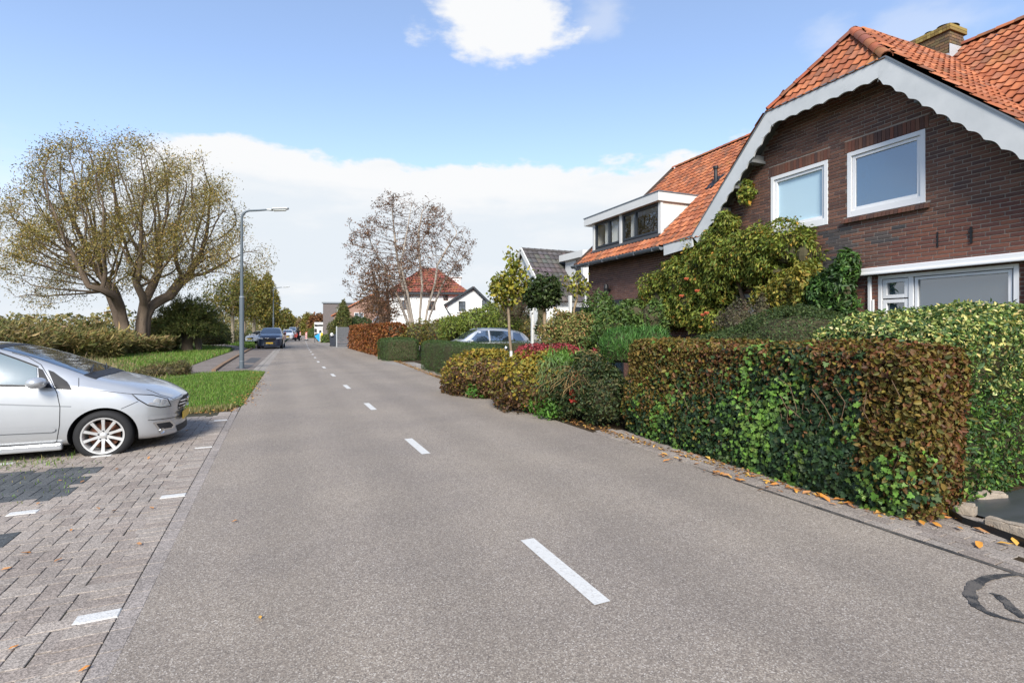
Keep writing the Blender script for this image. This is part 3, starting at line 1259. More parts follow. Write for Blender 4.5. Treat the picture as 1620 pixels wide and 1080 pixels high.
# reveals of the openings
for v0, v1, z0, z1 in HOLES:
    for q in (((0, v0, z0), (0, v0, z1), (.14, v0, z1), (.14, v0, z0)), ((0, v1, z0), (.14, v1, z0), (.14, v1, z1), (0, v1, z1)),
              ((0, v0, z1), (0, v1, z1), (.14, v1, z1), (.14, v0, z1)), ((0, v0, z0), (.14, v0, z0), (.14, v1, z0), (0, v1, z0))):
        wall.quad(*q)
wall_o = wall.build('wall', MORTAR, house)

# bricks
rb = random.Random(11)
GABLE_C = [(.138, .070, .052), (.120, .063, .048), (.150, .076, .055), (.108, .058, .047), (.162, .082, .058), (.098, .058, .050), (.178, .090, .063)]
RED_C = [(.175, .073, .050), (.155, .068, .048), (.19, .080, .053), (.14, .060, .046), (.125, .057, .046)]
WING_C = [(.165, .082, .062), (.15, .075, .058), (.18, .09, .066), (.135, .070, .058)]
GREY_C = [(.070, .062, .062), (.085, .070, .066), (.060, .056, .058)]
recs = []


def brick_col(v, z):
    p = np.array([[v, z, 0.0]])
    n = wob(p, 5, 1.1)[0] + 0.6 * wob(p, 9, 2.6)[0]
    if v > 3.5:
        return rb.choice(WING_C)
    if -0.35 < v < 0.35 and z < 3.45 and rb.random() < .75:
        return rb.choice(GREY_C)
    if -1.2 < v < -0.6 and 3.05 < z < 3.3 and rb.random() < .6:
        return rb.choice(GREY_C)
    if z < 3.45 and v < -.3 and n > -.25:
        return rb.choice(RED_C)
    if n > .75:
        return rb.choice(RED_C)
    return rb.choice(GABLE_C)


pitch, course = .2225, .0625
for r_ in range(int(6 / course)):
    z0 = r_ * course + .005
    z1 = z0 + .048
    if z1 > 5.9:
        break
    off = (r_ % 2) * pitch / 2 + (pitch / 4 if r_ % 4 == 3 else 0)
    v = V0 - off
    while v < V1:
        a, b = v + .007, v + pitch - .007
        v += pitch
        a, b = max(a, V0), min(b, V1)
        if b - a < .03:
            continue
        lim = min(gable_top(a), gable_top(b))
        if z1 > lim + .03:
            continue
        if z1 < 1.0 and (a > -0.5):
            pass
        segs = [(a, b)]
        for h in HOLES + SOLDIER:
            if z1 > h[2] + .004 and z0 < h[3] - .004:
                ns = []
                for s0, s1 in segs:
                    if s1 <= h[0] or s0 >= h[1]:
                        ns.append((s0, s1))
                    else:
                        if h[0] - s0 > .02:
                            ns.append((s0, h[0] - .004))
                        if s1 - h[1] > .02:
                            ns.append((h[1] + .004, s1))
                segs = ns
        for s0, s1 in segs:
            recs.append((s0, s1, z0, z1, s1 - s0 > .19))
items = []
for s0, s1, z0, z1, full in recs:
    q = hpx((0, (s0 + s1) / 2, z0))
    ok = full and q[0] is not None and 1100 < q[0] < 1615 and 150 < q[1] < 470 and z0 > 2.64
    items.append((q[2] if ok else 99, s0, s1, z0, z1))
items.sort()
bv = {}


def brick_mesh(col, full):
    key = (col, full)
    if key not in bv:
        mb = MB()
        h = full / 2
        w = .024
        c = .003
        mb.add([(0, -h, -w), (0, h, -w), (0, h, w), (0, -h, w), (-.007, -h, -w), (-.007, h, -w), (-.007, h, w), (-.007, -h, w),
                (-.010, -h + c, -w + c), (-.010, h - c, -w + c), (-.010, h - c, w - c), (-.010, -h + c, w - c)],
               [(9, 8, 11, 10)] + [(k, k + 4, (k + 1) % 4 + 4, (k + 1) % 4) for k in range(4)] + [(4 + k, 8 + k, 8 + (k + 1) % 4, 4 + (k + 1) % 4) for k in range(4)], col)
        o = mb.build('brick', BRICKM)
        bv[key] = o.data
        bpy.data.objects.remove(o)
    return bv[key]


bulk = MB()
for n_, (Zc, s0, s1, z0, z1) in enumerate(items):
    vm, zm = (s0 + s1) / 2, (z0 + z1) / 2
    col = brick_col(vm, zm)
    if n_ < 300 and Zc < 90:
        o = link(bpy.data.objects.new('brick', brick_mesh(col, round(s1 - s0, 4))), wall_o)
        o.location = (rb.uniform(0, .0025), vm, zm)
    else:
        f = -.009 + rb.uniform(-.0015, .0025)
        j = rb.uniform(.88, 1.12)
        bulk.add([(0, s0, z0), (0, s1, z0), (0, s1, z1), (0, s0, z1), (f, s0, z0), (f, s1, z0), (f, s1, z1), (f, s0, z1)],
                 [(5, 4, 7, 6), (0, 4, 5, 1), (1, 5, 6, 2), (2, 6, 7, 3), (3, 7, 4, 0)], tuple(c * j for c in col))
bulk.build('bricks', BRICKM, wall_o, kind='stuff')
# upright courses over the windows and the sloping brick sill
for (v0, v1, z0, z1), nm in zip(SOLDIER, ('lintel', 'lintel', 'brick_sill')):
    mb = MB()
    n = int((v1 - v0) / .0625)
    for k in range(n):
        a = v0 + k * (v1 - v0) / n + .004
        b = v0 + (k + 1) * (v1 - v0) / n - .004
        c = rb.choice(GABLE_C + RED_C[:2])
        if nm == 'lintel':
            mb.box((-.011 - rb.uniform(0, .003), a, z0 + .004), (-.001, b, z1 - .004), c)
        else:
            mb.prism([(-.075, a, z0), (-.001, a, z0), (-.001, a, z1 - .01), (-.06, a, z1 - .03)], (0, b - a, 0), tuple(x * .75 for x in c))
    mb.build(nm, BRICKM, house)
mb = MB()
mb.box((-.016, -1.66, 2.86), (-.011, -1.64, 3.10))
mb.box((-.03, -2.10, 2.86), (-.009, -2.075, 3.10))
mb.box((-.035, -2.12, 3.02), (-.031, -2.055, 3.04))
mb.build('wall_anchor', BLACK, house)
mb = MB()
mb.box((-.0125, 1.83, 3.50), (-.0095, 1.91, 3.63), (.55, .5, .42))
mb.build('wall_patch', tinted('render_patch', .9, .2), house)


# windows ---------------------------------------------------------------
def frame_ring(mb, v0, v1, z0, z1, w, l0, l1, bottom=None):
    bt = bottom or w
    mb.box((l0, v0, z0), (l1, v0 + w, z1))
    mb.box((l0, v1 - w, z0), (l1, v1, z1))
    mb.box((l0, v0 + w, z1 - w), (l1, v1 - w, z1))
    mb.box((l0, v0 + w, z0), (l1, v1 - w, z0 + bt))


GL_UP = glass_mat('upstairs_glass', (.045, .115, .20), .18, .01, 0.25)  # deep blue tint: reflected sky put into the pane's colour
GL_CLEAR = glass_mat('clear_glass', (.02, .03, .035), .05, .01, 0.99)
GL_DOWN = glass_mat('front_room_glass', (.030, .050, .068), .20, .01, 0.1)
BLIND = plain('roller_blind', (.60, .78, .87), .8, .2, var=.04, scale=1.5)
CURT = plain('curtain', (.62, .62, .60), .9, .1, var=.1, scale=3)
ROOM = plain('room', (.035, .033, .032), .95, .1, var=.3)


def window(v0, v1, z0, z1, glass, blind=None, bottom=.11, frame=PVC, fw=.075, sash=.055, parent=None, name='window'):
    fr = MB()
    frame_ring(fr, v0, v1, z0, z1, fw, -.014, .09, bottom)
    w = fr.build(name, frame, parent or house, bevel=.004)
    s = MB()
    frame_ring(s, v0 + fw + .004, v1 - fw - .004, z0 + bottom + .004, z1 - fw - .004, sash, .012, .07)
    s.build('sash', frame, w, bevel=.006)
    p = MB()
    i = fw + sash
    if blind:
        p.quad((.045, v1 - i + .01, z0 + bottom + sash - .01), (.045, v0 + i - .01, z0 + bottom + sash - .01), (.045, v0 + i - .01, z1 - i + .01), (.045, v1 - i + .01, z1 - i + .01))
    else:
        p.box((.035, v0 + i - .01, z0 + bottom + sash - .01), (.047, v1 - i + .01, z1 - i + .01))
    p.build('pane', glass, w)
    if blind:
        b = MB()
        b.box((.062, v0 + fw + sash - .02, z0 + bottom + .03), (.068, v1 - fw - sash + .02, z1 - fw - sash + .02))
        b.build('blind', blind, w)
    return w


w = window(-1.48, -.22, 3.60, 4.765, GL_UP)
c = MB()
for k in range(8):
    c.quad((.12 + .02 * (k % 2), -.30 - k * .028, 3.68), (.12 + .02 * ((k + 1) % 2), -.328 - k * .028, 3.68), (.12 + .02 * ((k + 1) % 2), -.328 - k * .028, 4.70), (.12 + .02 * (k % 2), -.30 - k * .028, 4.70))
c.build('curtain', BLIND, w)
c = MB()
c.box((.5, -1.5, 3.4), (.55, -.2, 4.9))
c.build('room', plain('sky_blue_backing', (.10, .22, .34), .9, .1, var=.08, scale=.7), w)  # blue backing panel: the pane's sky reflection carried on in its colour
window(.15, 1.41, 3.555, 4.765, GL_CLEAR, BLIND, bottom=.13)
# front room: narrow sash with two lights beside the big fixed pane
fr = MB()
frame_ring(fr, -2.63, -.76, .75, 2.50, .06, -.014, .10)
fr.box((-.012, -1.305, .81), (.10, -1.235, 2.44))
w = fr.build('window', PVC, house, bevel=.004)
s = MB()
frame_ring(s, -2.55, -1.32, .83, 2.43, .045, .004, .08)
frame_ring(s, -1.225, -.83, 2.11, 2.43, .06, .0, .075)
frame_ring(s, -1.225, -.83, .83, 2.09, .06, .0, .075)
s.build('sash', PVC, w, bevel=.005)
p = MB()
p.box((.04, -2.51, .87), (.052, -1.36, 2.39))
p.build('pane', GL_DOWN, w)
for a, b in ((2.16, 2.38), (.88, 2.04)):
    p = MB()
    p.box((.04, -1.175, a), (.052, -.88, b))
    p.build('pane', GL_DOWN, w)
# awning box and its guide rails
mb = MB()
mb.box((-.15, -2.80, 2.525), (-.012, -.55, 2.64))
mb.box((-.17, -2.80, 2.515), (-.145, -.55, 2.56))
mb.build('awning', PVC, house, bevel=.015)
for v in (-.635, -2.735):
    mb = MB()
    mb.box((-.055, v - .025, 1.0), (-.012, v + .025, 2.51))
    mb.build('awning_rail', PVC, house, bevel=.006)
mb = MB()
mb.box((-.04, -.70, 1.4), (-.012, -.675, 2.1))
mb.build('downpipe', PVC, house)
# front door behind the creeper, and the dark-framed opening of the wing
fr = MB()
frame_ring(fr, 1.85, 2.85, 0.02, 2.36, .09, -.012, .10)
fr.box((.0, 1.94, 1.95), (.09, 2.76, 2.03))
fr.box((.02, 1.94, .12), (.07, 2.76, 1.1))
d = fr.build('door', WHITE, house, bevel=.005)
p = MB()
p.box((.04, 1.94, 2.03), (.05, 2.76, 2.27))
p.box((.04, 1.94, 1.1), (.05, 2.76, 1.95))
p.build('pane', GL_DOWN, d)
fr = MB()
frame_ring(fr, 6.7, 8.3, .02, 2.50, .10, -.012, .10)
fr.box((.0, 7.46, .1), (.09, 7.54, 2.4))
d = fr.build('garden_door', DARKFRAME, house, bevel=.005)
p = MB()
p.box((.04, 6.8, .12), (.05, 7.46, 2.40))
p.box((.04, 7.54, .12), (.05, 8.2, 2.40))
p.build('pane', GL_DOWN, d)
mb = MB()
mb.box((-.07, 7.42 - .05, 2.80), (-.012, 7.42 + .05, 2.86))
mb.tube([(-.06, 7.42, 2.85), (-.14, 7.42, 2.92), (-.16, 7.42, 2.98)], .014, 6)
mb.lathe([(.0, .16), (.06, .14), (.085, .02), (.07, -.10), (.03, -.16), (.0, -.16)], 10, Matrix.Translation((-.16, 7.42, 2.86)))
mb.build('wall_lantern', BLACK, house)

# roof ------------------------------------------------------------------
roof_mb = MB()
T0 = .035        # deck lies this far below the tiles
E0 = (EAVE_L, EAVE_Z)
VL, VR = 8.97, -6.0
sl_n = Vector((-math.sin(R(42.08)), 0, math.cos(R(42.08))))


def dk(l, v, z):
    return (l + T0 * math.sin(R(42.08)), v, z - T0)


# main front slope left and right of the gable, back slope
roof_mb.poly([dk(EAVE_L, KICK_W - .3, EAVE_Z), dk(EAVE_L, VL, EAVE_Z), dk(RIDGE_L, VL, RIDGE_Z), dk(RIDGE_L, 0, RIDGE_Z), dk(CR_L1, 0, APEX_Z)])
roof_mb.poly([dk(EAVE_L, -KICK_W + .3, EAVE_Z), dk(CR_L1, 0, APEX_Z), dk(RIDGE_L, 0, RIDGE_Z), dk(RIDGE_L, VR, RIDGE_Z), dk(EAVE_L, VR, EAVE_Z)])
roof_mb.poly([(RIDGE_L, VR, RIDGE_Z - T0), (RIDGE_L, VL, RIDGE_Z - T0), (8.0, VL, 3.72), (8.0, VR, 3.72)])
# gable slopes, front hip
for s in (1, -1):
    roof_mb.poly([(EAVE_L, s * HIP_W, HIP_Z - T0), (CR_L0, 0, APEX_Z - T0), (CR_L1, 0, APEX_Z - T0), (.2, s * KINK_W, KINK_Z - T0), (EAVE_L, s * KINK_W, KINK_Z - T0)])
    roof_mb.quad((EAVE_L, s * KINK_W, KINK_Z - T0), (.2, s * KINK_W, KINK_Z - T0), (-.05, s * KICK_W, KICK_Z - T0 + .1), (EAVE_L, s * KICK_W, KICK_Z - T0))
roof_mb.poly([(EAVE_L, HIP_W, HIP_Z - T0), (EAVE_L, -HIP_W, HIP_Z - T0), (CR_L0, 0, APEX_Z - T0)])
roof = roof_mb.build('roof', DECK, house)

TC = [(.34, .110, .048), (.38, .130, .056), (.30, .095, .044), (.42, .150, .068), (.25, .085, .045), (.35, .135, .072), (.31, .10, .045), (.20, .085, .05)]
TW = .165
GA = .245


def tile_geo(col):
    mb = MB()
    xs = [0, .15, .3, .45, .6, .8, 1.0]
    hs = [.003, .022, .030, .018, .003, .0, .003]
    vs = []
    for (y, dz) in ((0.0, .010), (0.0, .026), (.285, .0)):
        for x, h in zip(xs, hs):
            vs.append((x * (TW + .010), y, h + dz - (.0 if dz else .0)))
    fs = []
    for r_ in (0, 1):
        for k in range(6):
            fs.append((r_ * 7 + k, r_ * 7 + k + 1, (r_ + 1) * 7 + k + 1, (r_ + 1) * 7 + k))
    mb.add(vs, fs, col)
    return mb


tile_meshes = []
for c in TC:
    o = tile_geo(c).build('roof_tile', TILEM, smooth=True)
    tile_meshes.append(o.data)
    bpy.data.objects.remove(o)
tgeo = tile_geo((1, 1, 1))
tiles = []


def lay(O, sdir, tdir, ns, nt, gauge, inside, moss=0.0):
    """tiles on a slope: O lower corner, sdir along the eave, tdir up the slope"""
    O, sdir, tdir = Vector(O), Vector(sdir).normalized(), Vector(tdir).normalized()
    nrm = sdir.cross(tdir)
    for j in range(nt):
        for i in range(ns):
            p = O + sdir * (i * TW) + tdir * (j * gauge)
            c = p + sdir * TW / 2 + tdir * gauge / 2
            if not inside(c):
                continue
            M = Matrix((sdir, tdir, nrm)).transposed().to_4x4()
            M.translation = p + nrm * rb.uniform(-.004, .004)
            q = hpx(c)
            cv = HM.to_3x3() @ nrm
            view = (Vector((0, 0, EYE)) - HM @ c).normalized().dot(cv)
            score = q[2] / max(view, .12) if q[0] is not None and -10 < q[0] < 1630 and -10 < q[1] < 560 and view > 0.03 else 9e9
            tiles.append((score, M, moss))


up = (math.cos(R(42.08)), 0, math.sin(R(42.08)))
DORM = (5.05, 8.60)


def in_left(c):
    if c.y > VL - .1 or c.z > RIDGE_Z:
        return False
    if c.y < KICK_W and c.z < APEX_Z:        # behind the gable slope
        z_g = APEX_Z - (c.y) * (HIP_Z - APEX_Z) / (-HIP_W) if c.y > 0 else 99
        zg = APEX_Z + (HIP_Z - APEX_Z) / HIP_W * c.y
        if zg > c.z + .02:
            return False
    if DORM[0] - .04 < c.y < DORM[1] and c.z > 4.06 and c.x < 1.40:
        return False
    return True


def in_right(c):
    zg = APEX_Z + (HIP_Z - APEX_Z) / HIP_W * (-c.y)
    return c.z < RIDGE_Z and (zg < c.z - .10) and c.y < -.05


# local x of a tile runs along sdir, so sdir x tdir must point outwards
lay((EAVE_L - .02, VL, EAVE_Z), (0, -1, 0), up, 57, 24, GA, in_left)
lay((EAVE_L - .02, .1, EAVE_Z), (0, -1, 0), up, 38, 24, GA, in_right)
gs = Vector((0, HIP_W, APEX_Z - HIP_Z)).normalized()


def in_g(s):
    def f(c):
        if c.z > APEX_Z - .02:
            return False
        # stop at the hip in front and at the main roof behind
        if c.z > HIP_Z and c.x < EAVE_L + (c.z - HIP_Z) * (CR_L0 - EAVE_L) / (APEX_Z - HIP_Z):
            return False
        zm = EAVE_Z + (c.x - EAVE_L) * SL
        return zm < c.z + .06
    return f


Lg = math.hypot(KINK_W, APEX_Z - KINK_Z)
lay((EAVE_L - .01, -KINK_W, KINK_Z + .02), (1, 0, 0), (0, gs.y, gs.z), 26, 20, GA, in_g(-1))
lay((EAVE_L - .01 + 26 * TW, KINK_W, KINK_Z + .02), (-1, 0, 0), (0, -gs.y, gs.z), 26, 20, GA, in_g(1))
for s in (1, -1):
    d = Vector((0, -s * (KICK_W - KINK_W), KINK_Z - KICK_Z))
    O = (EAVE_L - .01, -KICK_W, KICK_Z + .03) if s < 0 else (EAVE_L - .01 + 6 * TW, KICK_W, KICK_Z + .03)
    lay(O, (1, 0, 0) if s < 0 else (-1, 0, 0), d, 6, 4, GA, lambda c: EAVE_Z + (c.x - EAVE_L) * SL < c.z + .12)
hs = Vector((CR_L0 - EAVE_L, 0, APEX_Z - HIP_Z)).normalized()
lay((EAVE_L - .02, HIP_W + .05, HIP_Z), (0, -1, 0), hs, 15, 7, GA,
    lambda c: abs(c.y) < HIP_W * (APEX_Z - c.z) / (APEX_Z - HIP_Z) + .06 and c.z < APEX_Z)
tiles.sort(key=lambda q: q[0])
tb = MB()
for n_, (sc, M, moss) in enumerate(tiles):
    if n_ < 300 and sc < 1e9:
        o = link(bpy.data.objects.new('roof_tile', rb.choice(tile_meshes)), roof)
        o.matrix_local = M
    else:
        c = rb.choice(TC)
        j = rb.uniform(.85, 1.12)
        tb.add([M @ Vector(v) for v in tgeo.v], tgeo.f, tuple(x * j for x in c))
tb.build('roof_tiles', TILEM, roof, smooth=True, kind='stuff')

# ridge and hip tiles, half round
RT = [(.36, .12, .055), (.30, .105, .055), (.40, .14, .065), (.25, .10, .06)]


def ridge(a, b, rad=.105, n=None, dark=1.0):
    a, b = Vector(a), Vector(b)
    d = b - a
    n = n or max(1, int(d.length / .30))
    u = d.normalized()
    sd = u.cross(Vector((0, 0, 1))).normalized()
    upv = sd.cross(u)
    for k in range(n):
        p0 = a + d * (k / n)
        p1 = a + d * ((k + 1) / n) + u * .03
        vs = []
        for p, r_ in ((p0, rad), (p0, rad - .018), (p1, rad - .012)):
            for t in range(7):
                an = PI * t / 6
                vs.append(p - a + sd * math.cos(an) * r_ + upv * (math.sin(an) * r_ * .9 - .02))
        fs = []
        for i in range(6):
            fs.append((i, i + 1, 7 + i + 1, 7 + i))
            fs.append((14 + i, i, i + 1, 14 + i + 1) if False else (i + 1, i, 14 + i, 14 + i + 1))
        mb = MB()
        mb.add(vs, fs, tuple(c * dark * rb.uniform(.85, 1.1) for c in rb.choice(RT)))
        o = mb.build('ridge_tile', TILEM, roof, smooth=True)
        o.location = a


ridge((RIDGE_L, VL, RIDGE_Z + .05), (RIDGE_L, .3, RIDGE_Z + .05))
ridge((RIDGE_L, .25, RIDGE_Z + .05), (RIDGE_L, -6, RIDGE_Z + .05))
ridge((CR_L1, 0, APEX_Z + .05), (CR_L0 - .02, 0, APEX_Z + .05))
for s in (1, -1):
    ridge((EAVE_L, s * HIP_W, HIP_Z + .06), (CR_L0 - .03, 0, APEX_Z + .05), .10, dark=.85)
# verge at the far gable end
mb = MB()
for l0 in np.arange(0, 1, 1):
    mb.bar((EAVE_L, VL, EAVE_Z - .02), (RIDGE_L, VL, RIDGE_Z + .02), .06, .16)
mb.build('verge_board', plain('verge', (.07, .045, .035), .8, .3), house)
# mossy dark gutters in the valleys
VAL = plain('valley', (.016, .014, .011), .95, .1, var=.5, scale=10, bmp=.6)
for s in (-1, 1):
    mb = MB()
    zb = EAVE_Z + .05
    vb = -s * (zb - APEX_Z) / ((APEX_Z - HIP_Z) / HIP_W)
    a, b = Vector((EAVE_L + .05, vb, zb + .01)), Vector((CR_L1, 0, APEX_Z + .01))
    k = 24
    for i in range(k):
        p, q = a + (b - a) * i / k, a + (b - a) * (i + 1) / k
        mb.bar(p, q, .13 + rb.uniform(-.02, .03), .05 + rb.uniform(0, .03))
    mb.build('valley_gutter', VAL, roof)

# barge boards with scalloped lower edge ---------------------------------
BARGE, t = new_mat('barge_paint')
co = t.n('ShaderNodeTexCoord').outputs['Object']
c = t.mix(t.step(t.noise(co, 1.6, 6, .65), .35, .7), (.50, .515, .515), (.58, .59, .585))
c = t.mix(t.step(t.noise(co, 17, 3, .7), .72, .76, 0, .7), c, (.16, .14, .11))
sx = t.vmath('MULTIPLY', co, (1, 9, 1.2))
c = t.mix(t.step(t.noise(sx, 1.4, 5, .7), .58, .8, 0, .35), c, (.34, .34, .31))
t.put(t.b.inputs['Base Color'], c)
t.b.inputs['Roughness'].default_value = .55


def board(a, b, width, scallop=True, cut_a=None, cut_b=None, per=.27, amp=.036):
    """a,b top corners (v,z); board hangs below, scalloped"""
    mb = MB()
    a, b = Vector((a[0], a[1])), Vector((b[0], b[1]))
    d = b - a
    L = d.length
    u = d / L
    nrm = Vector((u.y, -u.x)) if u.x > 0 else Vector((-u.y, u.x))
    if nrm.y > 0:
        nrm = -nrm
    n = max(8, int(L / per) * 10)
    pts = []
    for i in range(n + 1):
        s = i / n
        p = a + d * s
        w = width
        if scallop:
            ph = (s * L / per) % 1.0
            w += amp * .75 - amp * math.sin(PI * ph)
        q = p + nrm * w
        # mitre at the ends
        for c, at0 in ((cut_a, True), (cut_b, False)):
            if c is not None:
                e = a if at0 else b
                cd = Vector(c).normalized()          # direction of the mitre line going down
                sd = u if at0 else -u
                off = (q - e).dot(sd)
                dep = (q - e).dot(nrm)
                lim = dep * cd.dot(sd) / max(cd.dot(nrm), 1e-3)
                if off < lim:
                    q = q + sd * (lim - off)
        pts.append((p, q))
    l0, l1 = -.43, -.395
    for (p0, q0), (p1, q1) in zip(pts[:-1], pts[1:]):
        mb.quad((l0, p0.x, p0.y), (l0, p1.x, p1.y), (l0, q1.x, q1.y), (l0, q0.x, q0.y))
        mb.quad((l1, p1.x, p1.y), (l1, p0.x, p0.y), (l1, q0.x, q0.y), (l1, q1.x, q1.y))
        mb.quad((l0, q0.x, q0.y), (l0, q1.x, q1.y), (l1, q1.x, q1.y), (l1, q0.x, q0.y))
        mb.quad((l0, p1.x, p1.y), (l0, p0.x, p0.y), (l1, p0.x, p0.y), (l1, p1.x, p1.y))
    for p, q in (pts[0], pts[-1]):
        mb.quad((l0, p.x, p.y), (l0, q.x, q.y), (l1, q.x, q.y), (l1, p.x, p.y))
    return mb.build('barge_board', BARGE, house)


zt = .02
bis = (math.sin(R(-22)), -math.cos(R(-22)))
board((-HIP_W, HIP_Z + zt), (HIP_W, HIP_Z + zt), .285, True, (.36, -.93), (-.36, -.93))
for s in (1, -1):
    k2 = (s * (HIP_W + (KINK_W - HIP_W) * .62), HIP_Z + (KINK_Z - HIP_Z) * .62)
    board((s * HIP_W, HIP_Z + zt), (s * KINK_W, KINK_Z + zt), .30, True, (-s * .36, -.93), (-s * .38, -.92))
    board((s * KINK_W, KINK_Z + zt), (s * KICK_W, KICK_Z + zt), .26, False, (-s * .38, -.92), None)
# zinc drip edge above the boards
mb = MB()
pr = [(-KICK_W, KICK_Z), (-KINK_W, KINK_Z), (-HIP_W, HIP_Z), (HIP_W, HIP_Z), (KINK_W, KINK_Z), (KICK_W, KICK_Z)]
for a, b in zip(pr[:-1], pr[1:]):
    mb.bar((-.42, a[0], a[1] + .035), (-.42, b[0], b[1] + .035), .05, .022)
mb.build('drip_edge', ZINC, house)
# soffit boards and purlin ends
SOFF = plain('soffit', (.15, .155, .155), .7, .3, var=.12, scale=4)
mb = MB()
for a, b in zip(pr[:-1], pr[1:]):
    dz = .085
    mb.quad((-.394, a[0], a[1] - dz), (0, a[0], a[1] - dz), (0, b[0], b[1] - dz), (-.394, b[0], b[1] - dz))
mb.build('soffit', SOFF, house)
for s in (1, -1):
    for v, z in ((1.62, 5.10), (2.06, 4.66), (2.52, 4.20), (3.0, 3.62)):
        mb = MB()
        mb.box((-.394, s * v - .09 if s > 0 else s * v - .09, z - .02), (-.012, s * v + .09, z + .045))
        mb.box((-.36, s * v - .06, z + .045), (-.03, s * v + .06, z + .16))
        mb.build('purlin_end', SOFF, house, bevel=.008)

# gutter of the wing, with brackets
mb = MB()
vs, fs = [], []
for v in (KICK_W + .02, VL + .03):
    for t in range(9):
        an = PI + PI * t / 8
        vs.append((EAVE_L - .085 + .075 * math.cos(an), v, EAVE_Z - .035 + .08 * math.sin(an)))
for k in range(8):
    fs.append((k, k + 1, 9 + k + 1, 9 + k))
fs += [tuple(range(9)), tuple(range(17, 8, -1))]
mb.add(vs, fs)
mb.bar((EAVE_L - .16, KICK_W + .02, EAVE_Z - .03), (EAVE_L - .16, VL + .03, EAVE_Z - .03), .022, .022)
for v in np.arange(KICK_W + .3, VL, .8):
    mb.box((EAVE_L - .172, v - .012, EAVE_Z - .115), (EAVE_L - .02, v + .012, EAVE_Z - .105))
    mb.box((EAVE_L - .175, v - .012, EAVE_Z - .115), (EAVE_L - .168, v + .012, EAVE_Z - .02))
mb.build('gutter', ZINC, house, smooth=True)
mb = MB()
mb.quad((EAVE_L - .02, KICK_W, EAVE_Z - .05), (0, KICK_W, EAVE_Z - .05), (0, VL, EAVE_Z - .05), (EAVE_L - .02, VL, EAVE_Z - .05))
mb.build('eaves_board', DARKFRAME, house)
mb = MB()
mb.tube([(EAVE_L - .08, VL - .1, EAVE_Z - .1), (-.12, VL - .12, 3.35), (-.06, VL - .12, 3.2), (-.06, VL - .12, .2)], .035, 8)
mb.build('downpipe', PVC, house, smooth=True)

# dormer ------------------------------------------------------------------
dv0, dv1 = DORM
zt0, zt1 = 5.12, 5.37
cheeks = []
lb = 1.35                                     # where the dormer roof meets the tiles


def roof_z(l):
    return EAVE_Z + (l - EAVE_L) * SL


CHEEK_SUNLIT = plain('dormer_cheek', (.70, .655, .59), .5, .3, var=.03, scale=1.5)  # warmer and lighter than the fascia: sunlight put into the cheek's colour
for v in (dv0 + .06, dv1 - .02):
    dm = MB()
    dm.prism([(.16, v - .02, roof_z(.16) - .05), (1.15, v - .02, 5.14), (.16, v - .02, 5.14)], (0, .04, 0))
    cheeks.append(dm)
dm = MB()
dm.box((.10, dv0 + .09, roof_z(.12) - .08), (.20, dv1 - .05, roof_z(.12) + .035))
dormer = dm.build('dormer', DARKFRAME, house)
for dm in cheeks:
    dm.build('cheek', CHEEK_SUNLIT, dormer)
mb = MB()
mb.box((-.04, dv0 - .03, zt0), (.0, dv1 + .40, zt1 - .01))
mb.box((.0, dv0 - .03, zt0), (1.33, dv0 + .01, zt1 - .01))
mb.box((.0, dv1 + .36, zt0), (1.33, dv1 + .40, zt1 - .01))
mb.build('fascia', WHITE, dormer, bevel=.004)
mb = MB()
mb.box((-.055, dv0 - .045, zt1 - .008), (1.45, dv1 + .415, zt1 + .022))
mb.build('roof_felt', ZINC, dormer)
mb = MB()
mb.box((.0, dv0 + .012, zt0 + .004), (1.2, dv1 + .358, zt0 + .03))
mb.build('soffit', WHITE, dormer)
mb = MB()
for a, b in ((dv0 + .02, dv0 + .14), (dv0 + 1.88, dv0 + 2.01), (dv1 - .10, dv1 + .03)):
    mb.box((.08, a, roof_z(.1) - .02), (.16, b, zt0))
mb.build('post', WHITE, dormer, bevel=.004)
GL_DORM = glass_mat('dormer_glass', (.012, .014, .015), .12, .01, .92)


def dwin(v0, v1, split, panes):
    z0, z1 = roof_z(.15) + .04, zt0 - .01
    fr = MB()
    frame_ring(fr, v0, v1, z0, z1, .065, .10, .18)
    fr.box((.10, split - .035, z0 + .065), (.18, split + .035, z1 - .065))
    w = fr.build('window', DARKFRAME, dormer, bevel=.004)
    for (a, b), lace in zip(((v0 + .065, split - .035), (split + .035, v1 - .065)), panes):
        p = MB()
        p.quad((.14, b, z0 + .06), (.14, a, z0 + .06), (.14, a, z1 - .06), (.14, b, z1 - .06))
        pane = p.build('pane', GL_DORM, dormer)
        if lace:
            c = MB()
            n = 14
            for k in range(n):
                u0 = a + (b - a) * k / n * lace
                u1 = a + (b - a) * (k + 1) / n * lace
                c.quad((.20 + .03 * (k % 2), u0, z0 + .05), (.20 + .03 * ((k + 1) % 2), u1, z0 + .05),
                       (.20 + .03 * ((k + 1) % 2), u1, z1 - .05), (.20 + .03 * (k % 2), u0, z1 - .05))
            c.build('curtain', CURT, dormer)


